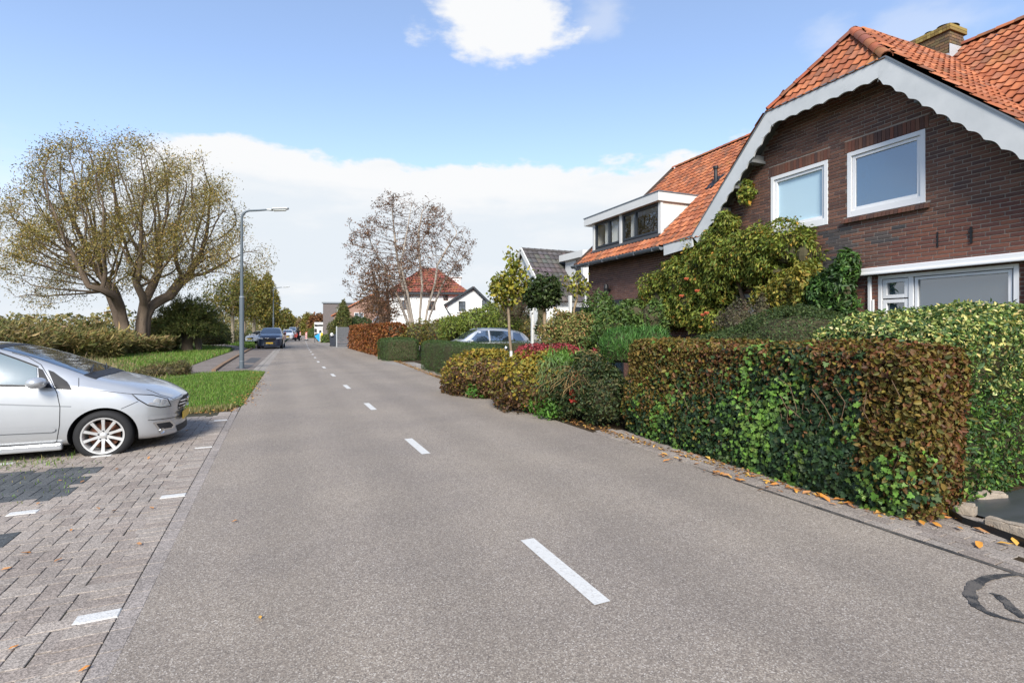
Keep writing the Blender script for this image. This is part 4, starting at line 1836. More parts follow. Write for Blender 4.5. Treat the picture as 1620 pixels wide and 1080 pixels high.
dwin(dv0 + .14, dv0 + 1.88, dv0 + 1.22, (0, .55))
dwin(dv0 + 2.01, dv1 - .10, dv0 + 2.62, (1.0, .45))
mb = MB()
mb.quad((-.02, dv0 + .02, roof_z(-.02) + .045), (.12, dv0 + .02, roof_z(.12) + .06), (.12, dv1, roof_z(.12) + .06), (-.02, dv1, roof_z(-.02) + .045))
mb.build('lead_apron', plain('lead', (.055, .055, .058), .7, .3, .2), dormer)
mb = MB()
mb.box((.75, dv0 + .2, 3.6), (.8, dv1 - .1, 5.1))
mb.build('dark_room', ROOM, dormer)
mb = MB()
mb.prism([(.2, dv0 + .035, roof_z(.2) + .05), (1.42, dv0 + .035, 5.36), (1.42, dv0 - .06, 5.36), (.2, dv0 - .06, roof_z(.2) + .05)], (0, 0, .012))
mb.build('side_flashing', ZINC, dormer)

# vent pipe, chimney
mb = MB()
vl, vv = 1.78, 4.80
mb.lathe([(.12, -.12), (.09, .0), (.055, .04), (.05, .34), (.075, .35), (.075, .42), (.0, .43)], 12, Matrix.Translation((vl, vv, roof_z(vl) + .06)))
mb.prism([(vl - .25, vv - .16, roof_z(vl - .25) + .06), (vl + .2, vv - .16, roof_z(vl + .2) + .06), (vl + .2, vv + .16, roof_z(vl + .2) + .06), (vl - .25, vv + .16, roof_z(vl - .25) + .06)], (0, 0, .02))
mb.build('vent_pipe', BLACK, house, smooth=True)
mb = MB()
mb.box((3.30, -.10, 6.5), (3.80, .60, 7.78))
ch = mb.build('chimney', MORTAR, house)
CB = [(.17, .10, .062), (.13, .085, .055), (.20, .125, .065), (.15, .115, .06), (.11, .08, .055)]
cb = MB()
for r_ in range(9):
    z0 = 7.22 + r_ * .0625
    for k in range(5):
        a = -.105 + (k - .5 * (r_ % 2)) * .2225 * .79
        b = a + .165
        a2, b2 = max(a, -.105), min(b, .605)
        if b2 - a2 > .02:
            cb.box((3.288, a2, z0), (3.299, b2, z0 + .052), rb.choice(CB))
    for k in range(4):
        a = 3.29 + (k - .5 * (r_ % 2)) * .168
        b = a + .158
        a2, b2 = max(a, 3.302), min(b, 3.81)
        if b2 - a2 > .02:
            cb.box((a2, -.112, z0), (b2, -.101, z0 + .052), rb.choice(CB))
cb.build('bricks', BRICKM, ch, kind='stuff')
cc = MB()
for z0, o_ in ((7.785, .05), (7.85, .05)):
    for k in range(11):
        a = -.10 - o_ + k * (.70 + 2 * o_) / 11
        cc.box((3.30 - o_, a + .003, z0), (3.80 + o_, a + (.70 + 2 * o_) / 11 - .003, z0 + .058), rb.choice([(.28, .20, .06), (.22, .15, .05), (.20, .13, .06), (.32, .24, .08)]))
cc.build('cap', BRICKM, ch)
cc = MB()
cc.prism([(3.282, -.118, 7.12), (3.282, .618, 7.12), (3.282, .618, 7.40), (3.282, .3, 7.40), (3.282, -.118, 7.30)], (-.006, 0, 0))
cc.prism([(3.275, -.119, 6.9), (3.815, -.119, 7.30), (3.815, -.119, 7.52), (3.275, -.119, 7.50)], (0, -.006, 0))
cc.prism([(3.28, -.12, 7.05), (3.8, -.12, 7.40), (3.8, -.5, 7.46), (3.28, -.42, 7.0)], (0, 0, .012))
cc.build('lead_flashing', plain('lead_sheet', (.55, .57, .58), .5, .5, .3, var=.15, scale=5), ch)
cc = MB()
cc.lathe([(.085, 0), (.085, .12), (.07, .12)], 14, Matrix.Translation((3.55, .40, 7.9)))
cc.lathe([(.0, .16), (.075, .15), (.085, .14)], 14, Matrix.Translation((3.55, .40, 7.9)))
cc.lathe([(.07, 0), (.07, .07), (.06, .07)], 14, Matrix.Translation((3.55, .06, 7.9)))
cc.lathe([(.0, .14), (.19, .095), (.195, .085), (.0, .08)], 16, Matrix.Translation((3.55, .06, 7.9)) @ Matrix.Rotation(R(8), 4, 'X'))
cc.build('flue', plain('flue', (.05, .05, .052), .6, .4, .3), ch, smooth=True)

# ================================================================== CARS
# car frame: x runs back from the nose, y to the car's right-hand side (near side here), z up
from bisect import bisect


def car_paint(name, col, metal=0.55, rough=0.30):
    m, t = new_mat(name)
    co = t.n('ShaderNodeTexCoord').outputs['Object']
    n = t.noise(co, 1.7, 5, 0.6)
    t.put(t.b.inputs['Base Color'], t.mix(t.step(n, .35, .75, 0, .25), col, tuple(c * .8 for c in col)))
    t.b.inputs['Metallic'].default_value = metal
    t.put(t.b.inputs['Roughness'], t.math('ADD', rough, t.math('MULTIPLY', t.noise(co, 9, 6, .7), .10)))
    t.b.inputs['Coat Weight'].default_value = 0.9
    t.b.inputs['Coat Roughness'].default_value = 0.05
    return m


CARGLASS = glass_mat('car_glass', (.020, .034, .050), .24, .01, .10)
SIDEGLASS = glass_mat('car_side_glass', (.17, .21, .21), .15, .13, .05)  # pale greenish tint: blurred reflection put into the glass colour
CHROME = plain('chrome', (.72, .73, .74), .14, .5, 1.0, var=.05)
ALLOY = plain('alloy', (.66, .65, .63), .38, .5, .55, var=.10, scale=8)
TRIM = plain('black_trim', (.022, .022, .024), .6, .4, var=.2)
LAMP = glass_mat('lamp_lens', (.42, .44, .46), .22, .05, .10)
PLATE = plain('yellow_plate', (.78, .50, .06), .5, .4, var=.05)
REDLAMP = glass_mat('red_lens', (.35, .012, .010), .10, .05, 0)
LENSIN = plain('reflector', (.55, .56, .57), .3, .5, .3, var=.05)
RUST = plain('brake', (.17, .075, .045), .8, .3, .2, var=.4, scale=20)


def body_mesh(P, levels=2):
    """P: stations (x, halfwidth, z_bottom, z_belt, w_top, z_edge, z_top)"""
    bm = bmesh.new()
    rings = []
    for (x, w, zb, zbelt, wt, ze, zt, bow) in P:
        half = [(w * .0, zb), (w * .80, zb), (w * .965, zb + .035), (w * 1.0, zb + (zbelt - zb) * .33), (w * .992, zb + (zbelt - zb) * .66),
                (w * .965, zbelt - .03), (w * .935, zbelt + .004),
                (w * .93 + (wt - w * .93) * .5, zbelt + (ze - zbelt) * .55), (wt, ze), (wt * .86, ze + (zt - ze) * .62), (wt * .45, ze + (zt - ze) * .93), (0, zt)]
        ring = []
        wm = max(w, .01)
        for y, z in half:
            ring.append((x + bow * (y / wm) ** 2, y, z))
        for y, z in half[-2:0:-1]:
            ring.append((x + bow * (y / wm) ** 2, -y, z))
        rings.append([bm.verts.new(p) for p in ring])
    n = len(rings[0])
    for a, b in zip(rings[:-1], rings[1:]):
        for k in range(n):
            bm.faces.new((a[k], a[(k + 1) % n], b[(k + 1) % n], b[k]))
    bm.faces.new(rings[0][::-1])
    bm.faces.new(rings[-1])
    bmesh.ops.recalc_face_normals(bm, faces=bm.faces)
    me = bpy.data.meshes.new('body')
    bm.to_mesh(me)
    bm.free()
    return me


def apply_mods(o):
    dg = bpy.context.evaluated_depsgraph_get()
    me = bpy.data.meshes.new_from_object(o.evaluated_get(dg))
    o.modifiers.clear()
    old = o.data
    o.data = me
    bpy.data.meshes.remove(old)


def make_body(P, paint, arches, parent, name='body', levels=2):
    me = body_mesh(P)
    o = link(bpy.data.objects.new(name, me))
    s = o.modifiers.new('s', 'SUBSURF')
    s.levels = s.render_levels = levels
    s.subdivision_type = 'CATMULL_CLARK'
    apply_mods(o)
    skin = BVHTree.FromPolygons([v.co.copy() for v in o.data.vertices], [tuple(p.vertices) for p in o.data.polygons])
    o.data.materials.clear()
    o.data.materials.append(paint)
    o.data.materials.append(TRIM)
    for (x, z, r, yw) in arches:
        for sgn in (1, -1):
            c = MB()
            M = Matrix.Translation((x, sgn * yw, z)) @ Matrix.Rotation(R(90), 4, 'X')
            c.lathe([(0, -.28), (r, -.28), (r, .28), (0, .28)], 48, M)
            co = c.build('cut', TRIM)
            b = o.modifiers.new('b', 'BOOLEAN')
            b.object = co
            b.operation = 'DIFFERENCE'
            b.solver = 'EXACT'
            b.material_mode = 'TRANSFER' if hasattr(b, 'material_mode') else 'INDEX'
            apply_mods(o)
            bpy.data.objects.remove(co)
    o.data.polygons.foreach_set('use_smooth', [True] * len(o.data.polygons))
    o.data.set_sharp_from_angle(angle=R(38))
    o.parent = parent
    return o, skin


def wrap(poly, to_ray, skin, off, sub=3):
    """fill a 2d outline and drop it on the body skin"""
    bm = bmesh.new()
    vs = [bm.verts.new((a, b, 0)) for a, b in poly]
    f = bm.faces.new(vs)
    bmesh.ops.triangulate(bm, faces=[f])
    for _ in range(sub):
        bmesh.ops.subdivide_edges(bm, edges=bm.edges[:], cuts=1, use_grid_fill=True)
    bmesh.ops.triangulate(bm, faces=bm.faces[:])
    bm.verts.ensure_lookup_table()
    P, ok = [], []
    for v in bm.verts:
        o, d = to_ray(v.co.x, v.co.y)
        h = skin.ray_cast(o, d)
        if h[0] is None:
            h = skin.find_nearest(o + d * 3)
        n = h[1]
        if n.dot(d) > 0:
            n = -n
        P.append(h[0] + n * off)
    F = [[l.vert.index for l in f.loops] for f in bm.faces]
    bm.verts.index_update()
    F = [[v.index for v in f.verts] for f in bm.faces]
    bm.free()
    # face the outside
    a, b, c = (P[i] for i in F[0])
    o, d = to_ray(*poly[0])
    if (b - a).cross(c - a).dot(d) > 0:
        F = [f[::-1] for f in F]
    return P, F


def side_ray(sgn):
    return lambda x, z: (Vector((x, 3 * sgn, z)), Vector((0, -sgn, 0)))


def top_ray():
    return lambda x, y: (Vector((x, y, 4)), Vector((0, 0, -1)))


def front_ray():
    return lambda y, z: (Vector((-2, y, z)), Vector((1, 0, 0)))


def rear_ray():
    return lambda y, z: (Vector((8, y, z)), Vector((-1, 0, 0)))


def patch(name, poly, ray, skin, mat, parent, off=.003, sub=3, smooth=True):
    P, Fc = wrap(poly, ray, skin, off, sub)
    mb = MB()
    mb.add(P, Fc)
    return mb.build(name, mat, parent, smooth=smooth)


def seam(name, pts, ray, skin, mat, parent, w=.005, off=.0015):
    """shut line: thin strip drawn on the body"""
    mb = MB()
    for (a0, b0), (a1, b1) in zip(pts[:-1], pts[1:]):
        n = 6
        prev = None
        for k in range(n + 1):
            a, b = a0 + (a1 - a0) * k / n, b0 + (b1 - b0) * k / n
            o, d = ray(a, b)
            h = skin.ray_cast(o, d)
            if h[0] is None:
                prev = None
                continue
            p = h[0] + h[1] * (off if h[1].dot(d) < 0 else -off)
            if prev is not None:
                mb.bar(prev, p, w, .004, up=h[1])
            prev = p
    return mb.build(name, mat, parent)


def wheel(parent, x, y, z, rad, rim, sgn, spokes=10, wid=.20, full=True, mat_rim=None):
    """sgn +1: the face looks to +y"""
    M = Matrix.Translation((x, y, z)) @ Matrix.Rotation(R(-90 * sgn), 4, 'X')
    t = MB()
    w2 = wid / 2
    t.lathe([(rim, -w2), (rad - .03, -w2), (rad - .008, -w2 + .02), (rad, -w2 + .04), (rad, w2 - .04), (rad - .008, w2 - .02), (rad - .035, w2), (rim + .02, w2 + .004), (rim, w2 - .006)], 40, M)
    t.v = [(a, b, max(c, .003)) for a, b, c in t.v]       # it stands on the ground, a bit soft
    wo = MB()
    wo.lathe([(rim * .16, w2 - .035), (rim * .17, w2 - .02), (rim * .13, w2 - .012), (0, w2 - .010)], 20, M)
    wh = wo.build('wheel', mat_rim or ALLOY, parent, smooth=True)
    t.build('tyre', RUBBER, wh, smooth=True)
    r_ = MB()
    r_.lathe([(rim + .002, w2 - .004), (rim + .004, w2 + .004), (rim - .012, w2 + .002), (rim - .024, w2 - .02), (rim - .03, -w2)], 40, M)
    if full:
        for k in range(spokes):
            a = 2 * PI * k / spokes + PI / 2
            ca, sa = math.cos(a), math.sin(a)
            q = []
            for rr, hw, zt, zb in ((rim * .13, .020, w2 - .028, w2 - .055), (rim * .55, .0145, w2 - .016, w2 - .045), (rim - .012, .019, w2 - .008, w2 - .04)):
                for s, zz in ((1, zt), (-1, zt), (-1, zb), (1, zb)):
                    q.append(M @ Vector((rr * ca - s * hw * sa, rr * sa + s * hw * ca, zz)))
            fs = []
            for i in (0, 4):
                for j in range(4):
                    fs.append((i + j, i + (j + 1) % 4, i + 4 + (j + 1) % 4, i + 4 + j))
            r_.add(q, fs)
    r_.build('rim', mat_rim or ALLOY, wh, smooth=True)
    if full:
        b = MB()
        b.lathe([(.0, .02), (rim * .36, .02), (rim * .38, .01), (rim * .74, .01), (rim * .74, .0)], 32, M)
        b.build('brake_disc', RUST, wh)
        b = MB()
        for k in range(5):
            a = 2 * PI * k / 5 + PI / 2 + PI / 5
            MM = M @ Matrix.Translation((math.cos(a) * .052, math.sin(a) * .052, w2 - .027))
            b.lathe([(.011, 0), (.011, .006), (0, .007)], 8, MM)
        b.build('wheel_bolts', TRIM, wh)
    return wh


# ------------------------------------------------------------------ the silver car in the bay
silver = thing('parked_car', 'silver hatchback parked nose to the road on the brick bay, front wheel flat', 'car', (-1.20, 8.94, 0), PI)
# car x (back from nose) = -(world X + 1.2); the near side (world -Y) is car +y
SILV_SHADE = car_paint('crease_shade', (.26, .27, .28), .5, .4)  # shaded copy of the silver: crease and strip shade drawn in colour
SP = car_paint('silver_paint', (.50, .51, .52), .50, .27)
#      x     w    zbot  belt  wtop  zedge ztop  bow
PS = [(-.00, .50, .17, .56, .44, .585, .605, .10), (.02, .66, .145, .575, .60, .625, .655, .16), (.13, .80, .135, .63, .70, .695, .735, .20),
      (.32, .865, .135, .70, .74, .785, .835, .16), (.62, .888, .135, .80, .76, .875, .915, .06), (.95, .893, .135, .875, .745, .945, .985, .0),
      (1.15, .893, .135, .895, .72, 1.035, 1.085, -.02), (1.55, .893, .135, .91, .655, 1.215, 1.265, -.05), (1.95, .893, .135, .925, .61, 1.345, 1.40, -.05),
      (2.30, .893, .135, .935, .605, 1.395, 1.455, -.02), (2.85, .893, .135, .955, .60, 1.40, 1.465, 0), (3.35, .89, .135, .975, .585, 1.36, 1.425, 0),
      (3.80, .875, .15, .99, .555, 1.27, 1.33, -.03), (4.08, .845, .18, .985, .52, 1.10, 1.15, -.05), (4.22, .80, .20, .93, .50, .955, .98, -.07), (4.27, .72, .25, .80, .46, .83, .85, -.08)]
ARCH = [(.81, .245, .362, .86), (3.59, .245, .362, .86)]
sbody, sskin = make_body(PS, SP, ARCH, silver)
sr = side_ray(1)
for sgn in (1, -1):
    ray = side_ray(sgn)
    patch('side_window', [(2.53, .975), (3.28, 1.0), (3.24, 1.27), (2.9, 1.335), (2.53, 1.345)], ray, sskin, SIDEGLASS, silver, .004)
    patch('side_window', [(3.36, 1.0), (3.78, 1.03), (3.70, 1.17), (3.34, 1.245)], ray, sskin, SIDEGLASS, silver, .004)
    seam('window_trim', [(1.81, .938), (2.5, .963), (3.3, .988), (3.8, 1.02)], ray, sskin, TRIM, silver, .014)
    seam('window_trim', [(1.95, 1.288), (2.2, 1.348), (2.9, 1.352), (3.3, 1.28)], ray, sskin, TRIM, silver, .012)
    seam('window_trim', [(2.49, .96), (2.49, 1.35)], ray, sskin, TRIM, silver, .055)
    # shut lines
    seam('door_gap', [(2.50, .21), (3.05, .215), (3.22, .42), (3.33, .60), (3.34, .98)], ray, sskin, TRIM, silver, .006)
    # sill
    mb = MB()
    mb.box((1.21, sgn * .875 - .035, .118), (3.2, sgn * .875 + .03, .205))
    mb.build('sill', SP, silver, bevel=.02)
    # door mirror
    mb = MB()
    M = Matrix.Translation((1.42, sgn * 1.0, .955)) @ Matrix.Diagonal((.095, .125, .068, 1))
    mb.lathe([(0, -1), (.55, -.9), (.88, -.6), (1, -.15), (1, .25), (.86, .65), (.5, .93), (0, 1)], 16, M)
    mir = mb.build('door_mirror', SP, silver, smooth=True)
    mb = MB()
    mb.bar((1.40, sgn * .83, .915), (1.42, sgn * .97, .915), .07, .035)
    mb.build('mirror_arm', TRIM, mir)
    mb = MB()
    mb.box((1.322, sgn * 1.0 - .10, .945), (1.332, sgn * 1.0 + .08, .958))
    mb.build('indicator', LAMP, mir)
    mb = MB()
    h = sskin.ray_cast(Vector((2.30, 3 * sgn, .80)), Vector((0, -sgn, 0)))
    mb.bar(h[0] + Vector((-.09, sgn * .02, 0)), h[0] + Vector((.10, sgn * .02, .01)), .03, .028)
    h = sskin.ray_cast(Vector((3.16, 3 * sgn, .84)), Vector((0, -sgn, 0)))
    mb.bar(h[0] + Vector((-.09, sgn * .02, 0)), h[0] + Vector((.10, sgn * .02, .01)), .03, .028)
    mb.build('door_handles', SP, silver, bevel=.008, kind='stuff')
# details surveyed on the near side of the car and mirrored to the far side
EYE_L = Vector((-1.2, 8.94, EYE))


def sight(px, py):
    x = (px - CX) / F
    d = Vector((x * cA + sA, -x * sA + cA, (HY - py) / F)).normalized()
    return (EYE_L, Vector((-d.x, -d.y, d.z)))


def both(name, poly, mat, off=.004, sub=3):
    P, Fc = wrap([(a / 3.155, 507 + b / 3.155) for a, b in poly], sight, sskin, off, sub)
    for sgn in (1, -1):
        mb = MB()
        mb.add([(p.x, p.y * sgn, p.z) for p in P], Fc if sgn > 0 else [f[::-1] for f in Fc])
        mb.build(name, mat, silver, smooth=True)


def both_line(name, pts, mat, w, off=.0015):
    Q = []
    for (a0, b0), (a1, b1) in zip(pts[:-1], pts[1:]):
        for k in range(5):
            o, d = sight((a0 + (a1 - a0) * k / 4) / 3.155, 507 + (b0 + (b1 - b0) * k / 4) / 3.155)
            h = sskin.ray_cast(o, d)
            if h[0] is not None:
                Q.append((h[0] + h[1] * off, h[1]))
    for sgn in (1, -1):
        mb = MB()
        for (p, n), (q, _) in zip(Q[:-1], Q[1:]):
            if (q - p).length > 1e-4:
                mb.bar((p.x, p.y * sgn, p.z), (q.x, q.y * sgn, q.z), w, .004, up=(n.x, n.y * sgn, n.z))
        mb.build(name, mat, silver)


both('side_window', [(-110, 142), (0, 168), (100, 203), (183, 236), (188, 323), (0, 320), (-120, 319)], SIDEGLASS, .012, 4)
both('window_trim', [(190, 236), (214, 246), (262, 338), (196, 330)], TRIM, .005)
both('quarter_panel', [(240, 246), (268, 256), (335, 305), (362, 345), (278, 341)], TRIM, .004)
both_line('window_trim', [(-120, 325), (0, 326), (190, 330)], TRIM, .018, .011)
both_line('window_trim', [(-110, 136), (0, 163), (100, 198), (190, 232)], TRIM, .016, .011)
both_line('door_gap', [(60, 160), (140, 182), (205, 220), (252, 296), (284, 360), (299, 430), (297, 520), (283, 603), (262, 612), (0, 626)], TRIM, .007)
both_line('bonnet_gap', [(393, 286), (393, 346), (362, 346)], TRIM, .006)
both_line('bonnet_gap', [(395, 347), (520, 352), (655, 366), (760, 372), (838, 392)], TRIM, .005)
both_line('bumper_gap', [(690, 402), (650, 420), (604, 440)], TRIM, .006)
both('headlight_rim', [(655, 365), (760, 369), (838, 388), (856, 426), (802, 435), (738, 425), (684, 394)], TRIM, .003)
both('headlight', [(663, 370), (760, 375), (832, 392), (849, 424), (800, 430), (740, 420), (692, 393)], LAMP, .007)
both('bumper_strip', [(738, 477), (890, 461), (896, 470), (860, 481), (748, 495)], SP, .012)
both_line('bumper_strip', [(738, 497), (800, 492), (860, 484), (898, 474)], TRIM, .006)
both('fog_lamp_surround', [(762, 508), (850, 495), (874, 520), (862, 537), (790, 547)], CHROME, .003)
both('fog_lamp_recess', [(780, 514), (846, 504), (863, 520), (855, 533), (800, 541)], TRIM, .006)
both('rub_strip', [(-100, 546), (0, 541), (262, 531), (280, 538), (277, 549), (262, 555), (0, 567), (-100, 571)], SP, .014, 2)
both_line('rub_strip_shade', [(-100, 573), (0, 569), (262, 557), (279, 548)], SILV_SHADE, .008, .004)  # shade under the strip, drawn as a darker line
both_line('door_crease_shade', [(-100, 416), (0, 418), (180, 424), (355, 429)], SILV_SHADE, .016, .0)  # shade of the crease, drawn as a darker line on the door

# windscreen, cowl, wipers, rear window
patch('windscreen', [(1.055, -.66), (1.02, -.35), (1.01, 0), (1.02, .35), (1.055, .66), (1.35, .635), (1.9, .555), (2.02, .52), (2.06, .25), (2.07, 0), (2.06, -.25), (2.02, -.52), (1.9, -.555), (1.35, -.635)], top_ray(), sskin, CARGLASS, silver, .004, 3)
patch('windscreen_edge', [(1.90, -.53), (2.0, -.50), (2.02, 0), (2.0, .50), (1.9, .53), (1.92, 0)], top_ray(), sskin, TRIM, silver, .006, 3)
patch('cowl', [(.925, -.70), (.90, -.35), (.885, 0), (.90, .35), (.925, .70), (1.06, .68), (1.03, .35), (1.02, 0), (1.03, -.35), (1.06, -.68)], top_ray(), sskin, TRIM, silver, .006, 3)
mb = MB()
for y0, y1 in ((.55, -.02), (-.12, -.60)):
    P = []
    for k in range(7):
        y = y0 + (y1 - y0) * k / 6
        x = 1.02 + .13 * k / 6
        h = sskin.ray_cast(Vector((x, y, 4)), Vector((0, 0, -1)))
        P.append(h[0] + Vector((-.01, 0, .022)))
    mb.tube(P, .008, 6)
mb.build('wipers', TRIM, silver, kind='stuff')
patch('rear_window', [(-.48, 1.03), (.48, 1.03), (.44, 1.25), (-.44, 1.25)], rear_ray(), sskin, CARGLASS, silver, .004)
seam('bonnet_gap', [(.40, .64), (.25, .615), (.12, .50), (.075, .33), (.06, .2)], top_ray(), sskin, TRIM, silver, .005)
seam('bonnet_gap', [(.40, -.64), (.25, -.615), (.12, -.50), (.075, -.33), (.06, -.2)], top_ray(), sskin, TRIM, silver, .005)
# headlights, on the corner
for sgn in (1, -1):
    def corner(a, z, sgn=sgn):
        # sweep round the front corner: a = 0 front ... 1 side
        an = R(8 + 72 * a)
        d = Vector((math.cos(an), -sgn * math.sin(an), 0))
        c = Vector((.42, sgn * .52, z))
        return (c - d * 2.0, d)
    mb = MB()
    for a, z, rr in ((.34, .61, .052), (.62, .635, .045)):
        o, d = corner(a, z)
        h = sskin.ray_cast(o, d)
        M = Matrix.Translation(h[0] - d * .006) @ (-d).to_track_quat('Z', 'Y').to_matrix().to_4x4()
        mb.lathe([(rr, .002), (rr * .8, .006), (rr * .4, .004), (0, .008)], 16, M)
    mb.build('reflector', LENSIN, silver, smooth=True)
    o, d = corner(.45, .24)
    h = sskin.ray_cast(o, d)
    mb = MB()
    M = Matrix.Translation(h[0] - d * .006) @ (-d).to_track_quat('Z', 'Y').to_matrix().to_4x4()
    mb.lathe([(.036, .0), (.034, .01), (.026, .004), (0, .006)], 16, M)
    mb.build('fog_lamp', CHROME, silver, smooth=True)
    patch('tail_light', [(sgn * .66, .72), (sgn * .74, .72), (sgn * .70, 1.0), (sgn * .60, 1.0)], rear_ray(), sskin, REDLAMP, silver, .005, 2)
# grille with three bars and an emblem ring, lower intake, plate
patch('grille', [(-.33, .60), (-.30, .455), (.30, .455), (.33, .60), (.2, .645), (-.2, .645)], front_ray(), sskin, TRIM, silver, .004, 3)
mb = MB()
for z, hw in ((.485, .30), (.535, .315), (.585, .325)):
    P = []
    for k in range(13):
        y = -hw + 2 * hw * k / 12
        h = sskin.ray_cast(Vector((-2, y, z)), Vector((1, 0, 0)))
        if h[0]:
            P.append(h[0] + Vector((-.012, 0, 0)))
    mb.tube(P, .011, 6)
mb.build('grille_bars', CHROME, silver, smooth=True, kind='stuff')
h = sskin.ray_cast(Vector((-2, 0, .54)), Vector((1, 0, 0)))
mb = MB()
M = Matrix.Translation(h[0] + Vector((-.02, 0, 0))) @ Matrix.Rotation(R(-90), 4, 'Y')
mb.lathe([(.064, -.004), (.070, 0), (.064, .006), (.058, 0)], 24, M, closed=True)
for k in range(3):
    a = 2 * PI * k / 3
    p1 = M @ Vector((.064 * math.cos(a), .064 * math.sin(a), 0))
    mb.bar(M @ Vector((0, 0, 0)), p1, .012, .006)
mb.build('emblem', CHROME, silver)
patch('lower_intake', [(-.42, .255), (-.40, .17), (.40, .17), (.42, .255)], front_ray(), sskin, TRIM, silver, .004, 3)
h = sskin.ray_cast(Vector((-2, 0, .36)), Vector((1, 0, 0)))
mb = MB()
mb.box((h[0].x - .03, -.26, .315), (h[0].x - .018, .26, .425))
mb.build('number_plate', PLATE, silver, bevel=.003)
for x, sgn in ((.81, 1), (.81, -1), (3.59, 1), (3.59, -1)):
    wheel(silver, x, sgn * .785, .256 if x < 1 else .30, .312, .224, sgn)
mb = MB()
mb.box((.55, -.66, .16), (3.9, .66, .30))
mb.build('underside', TRIM, silver)


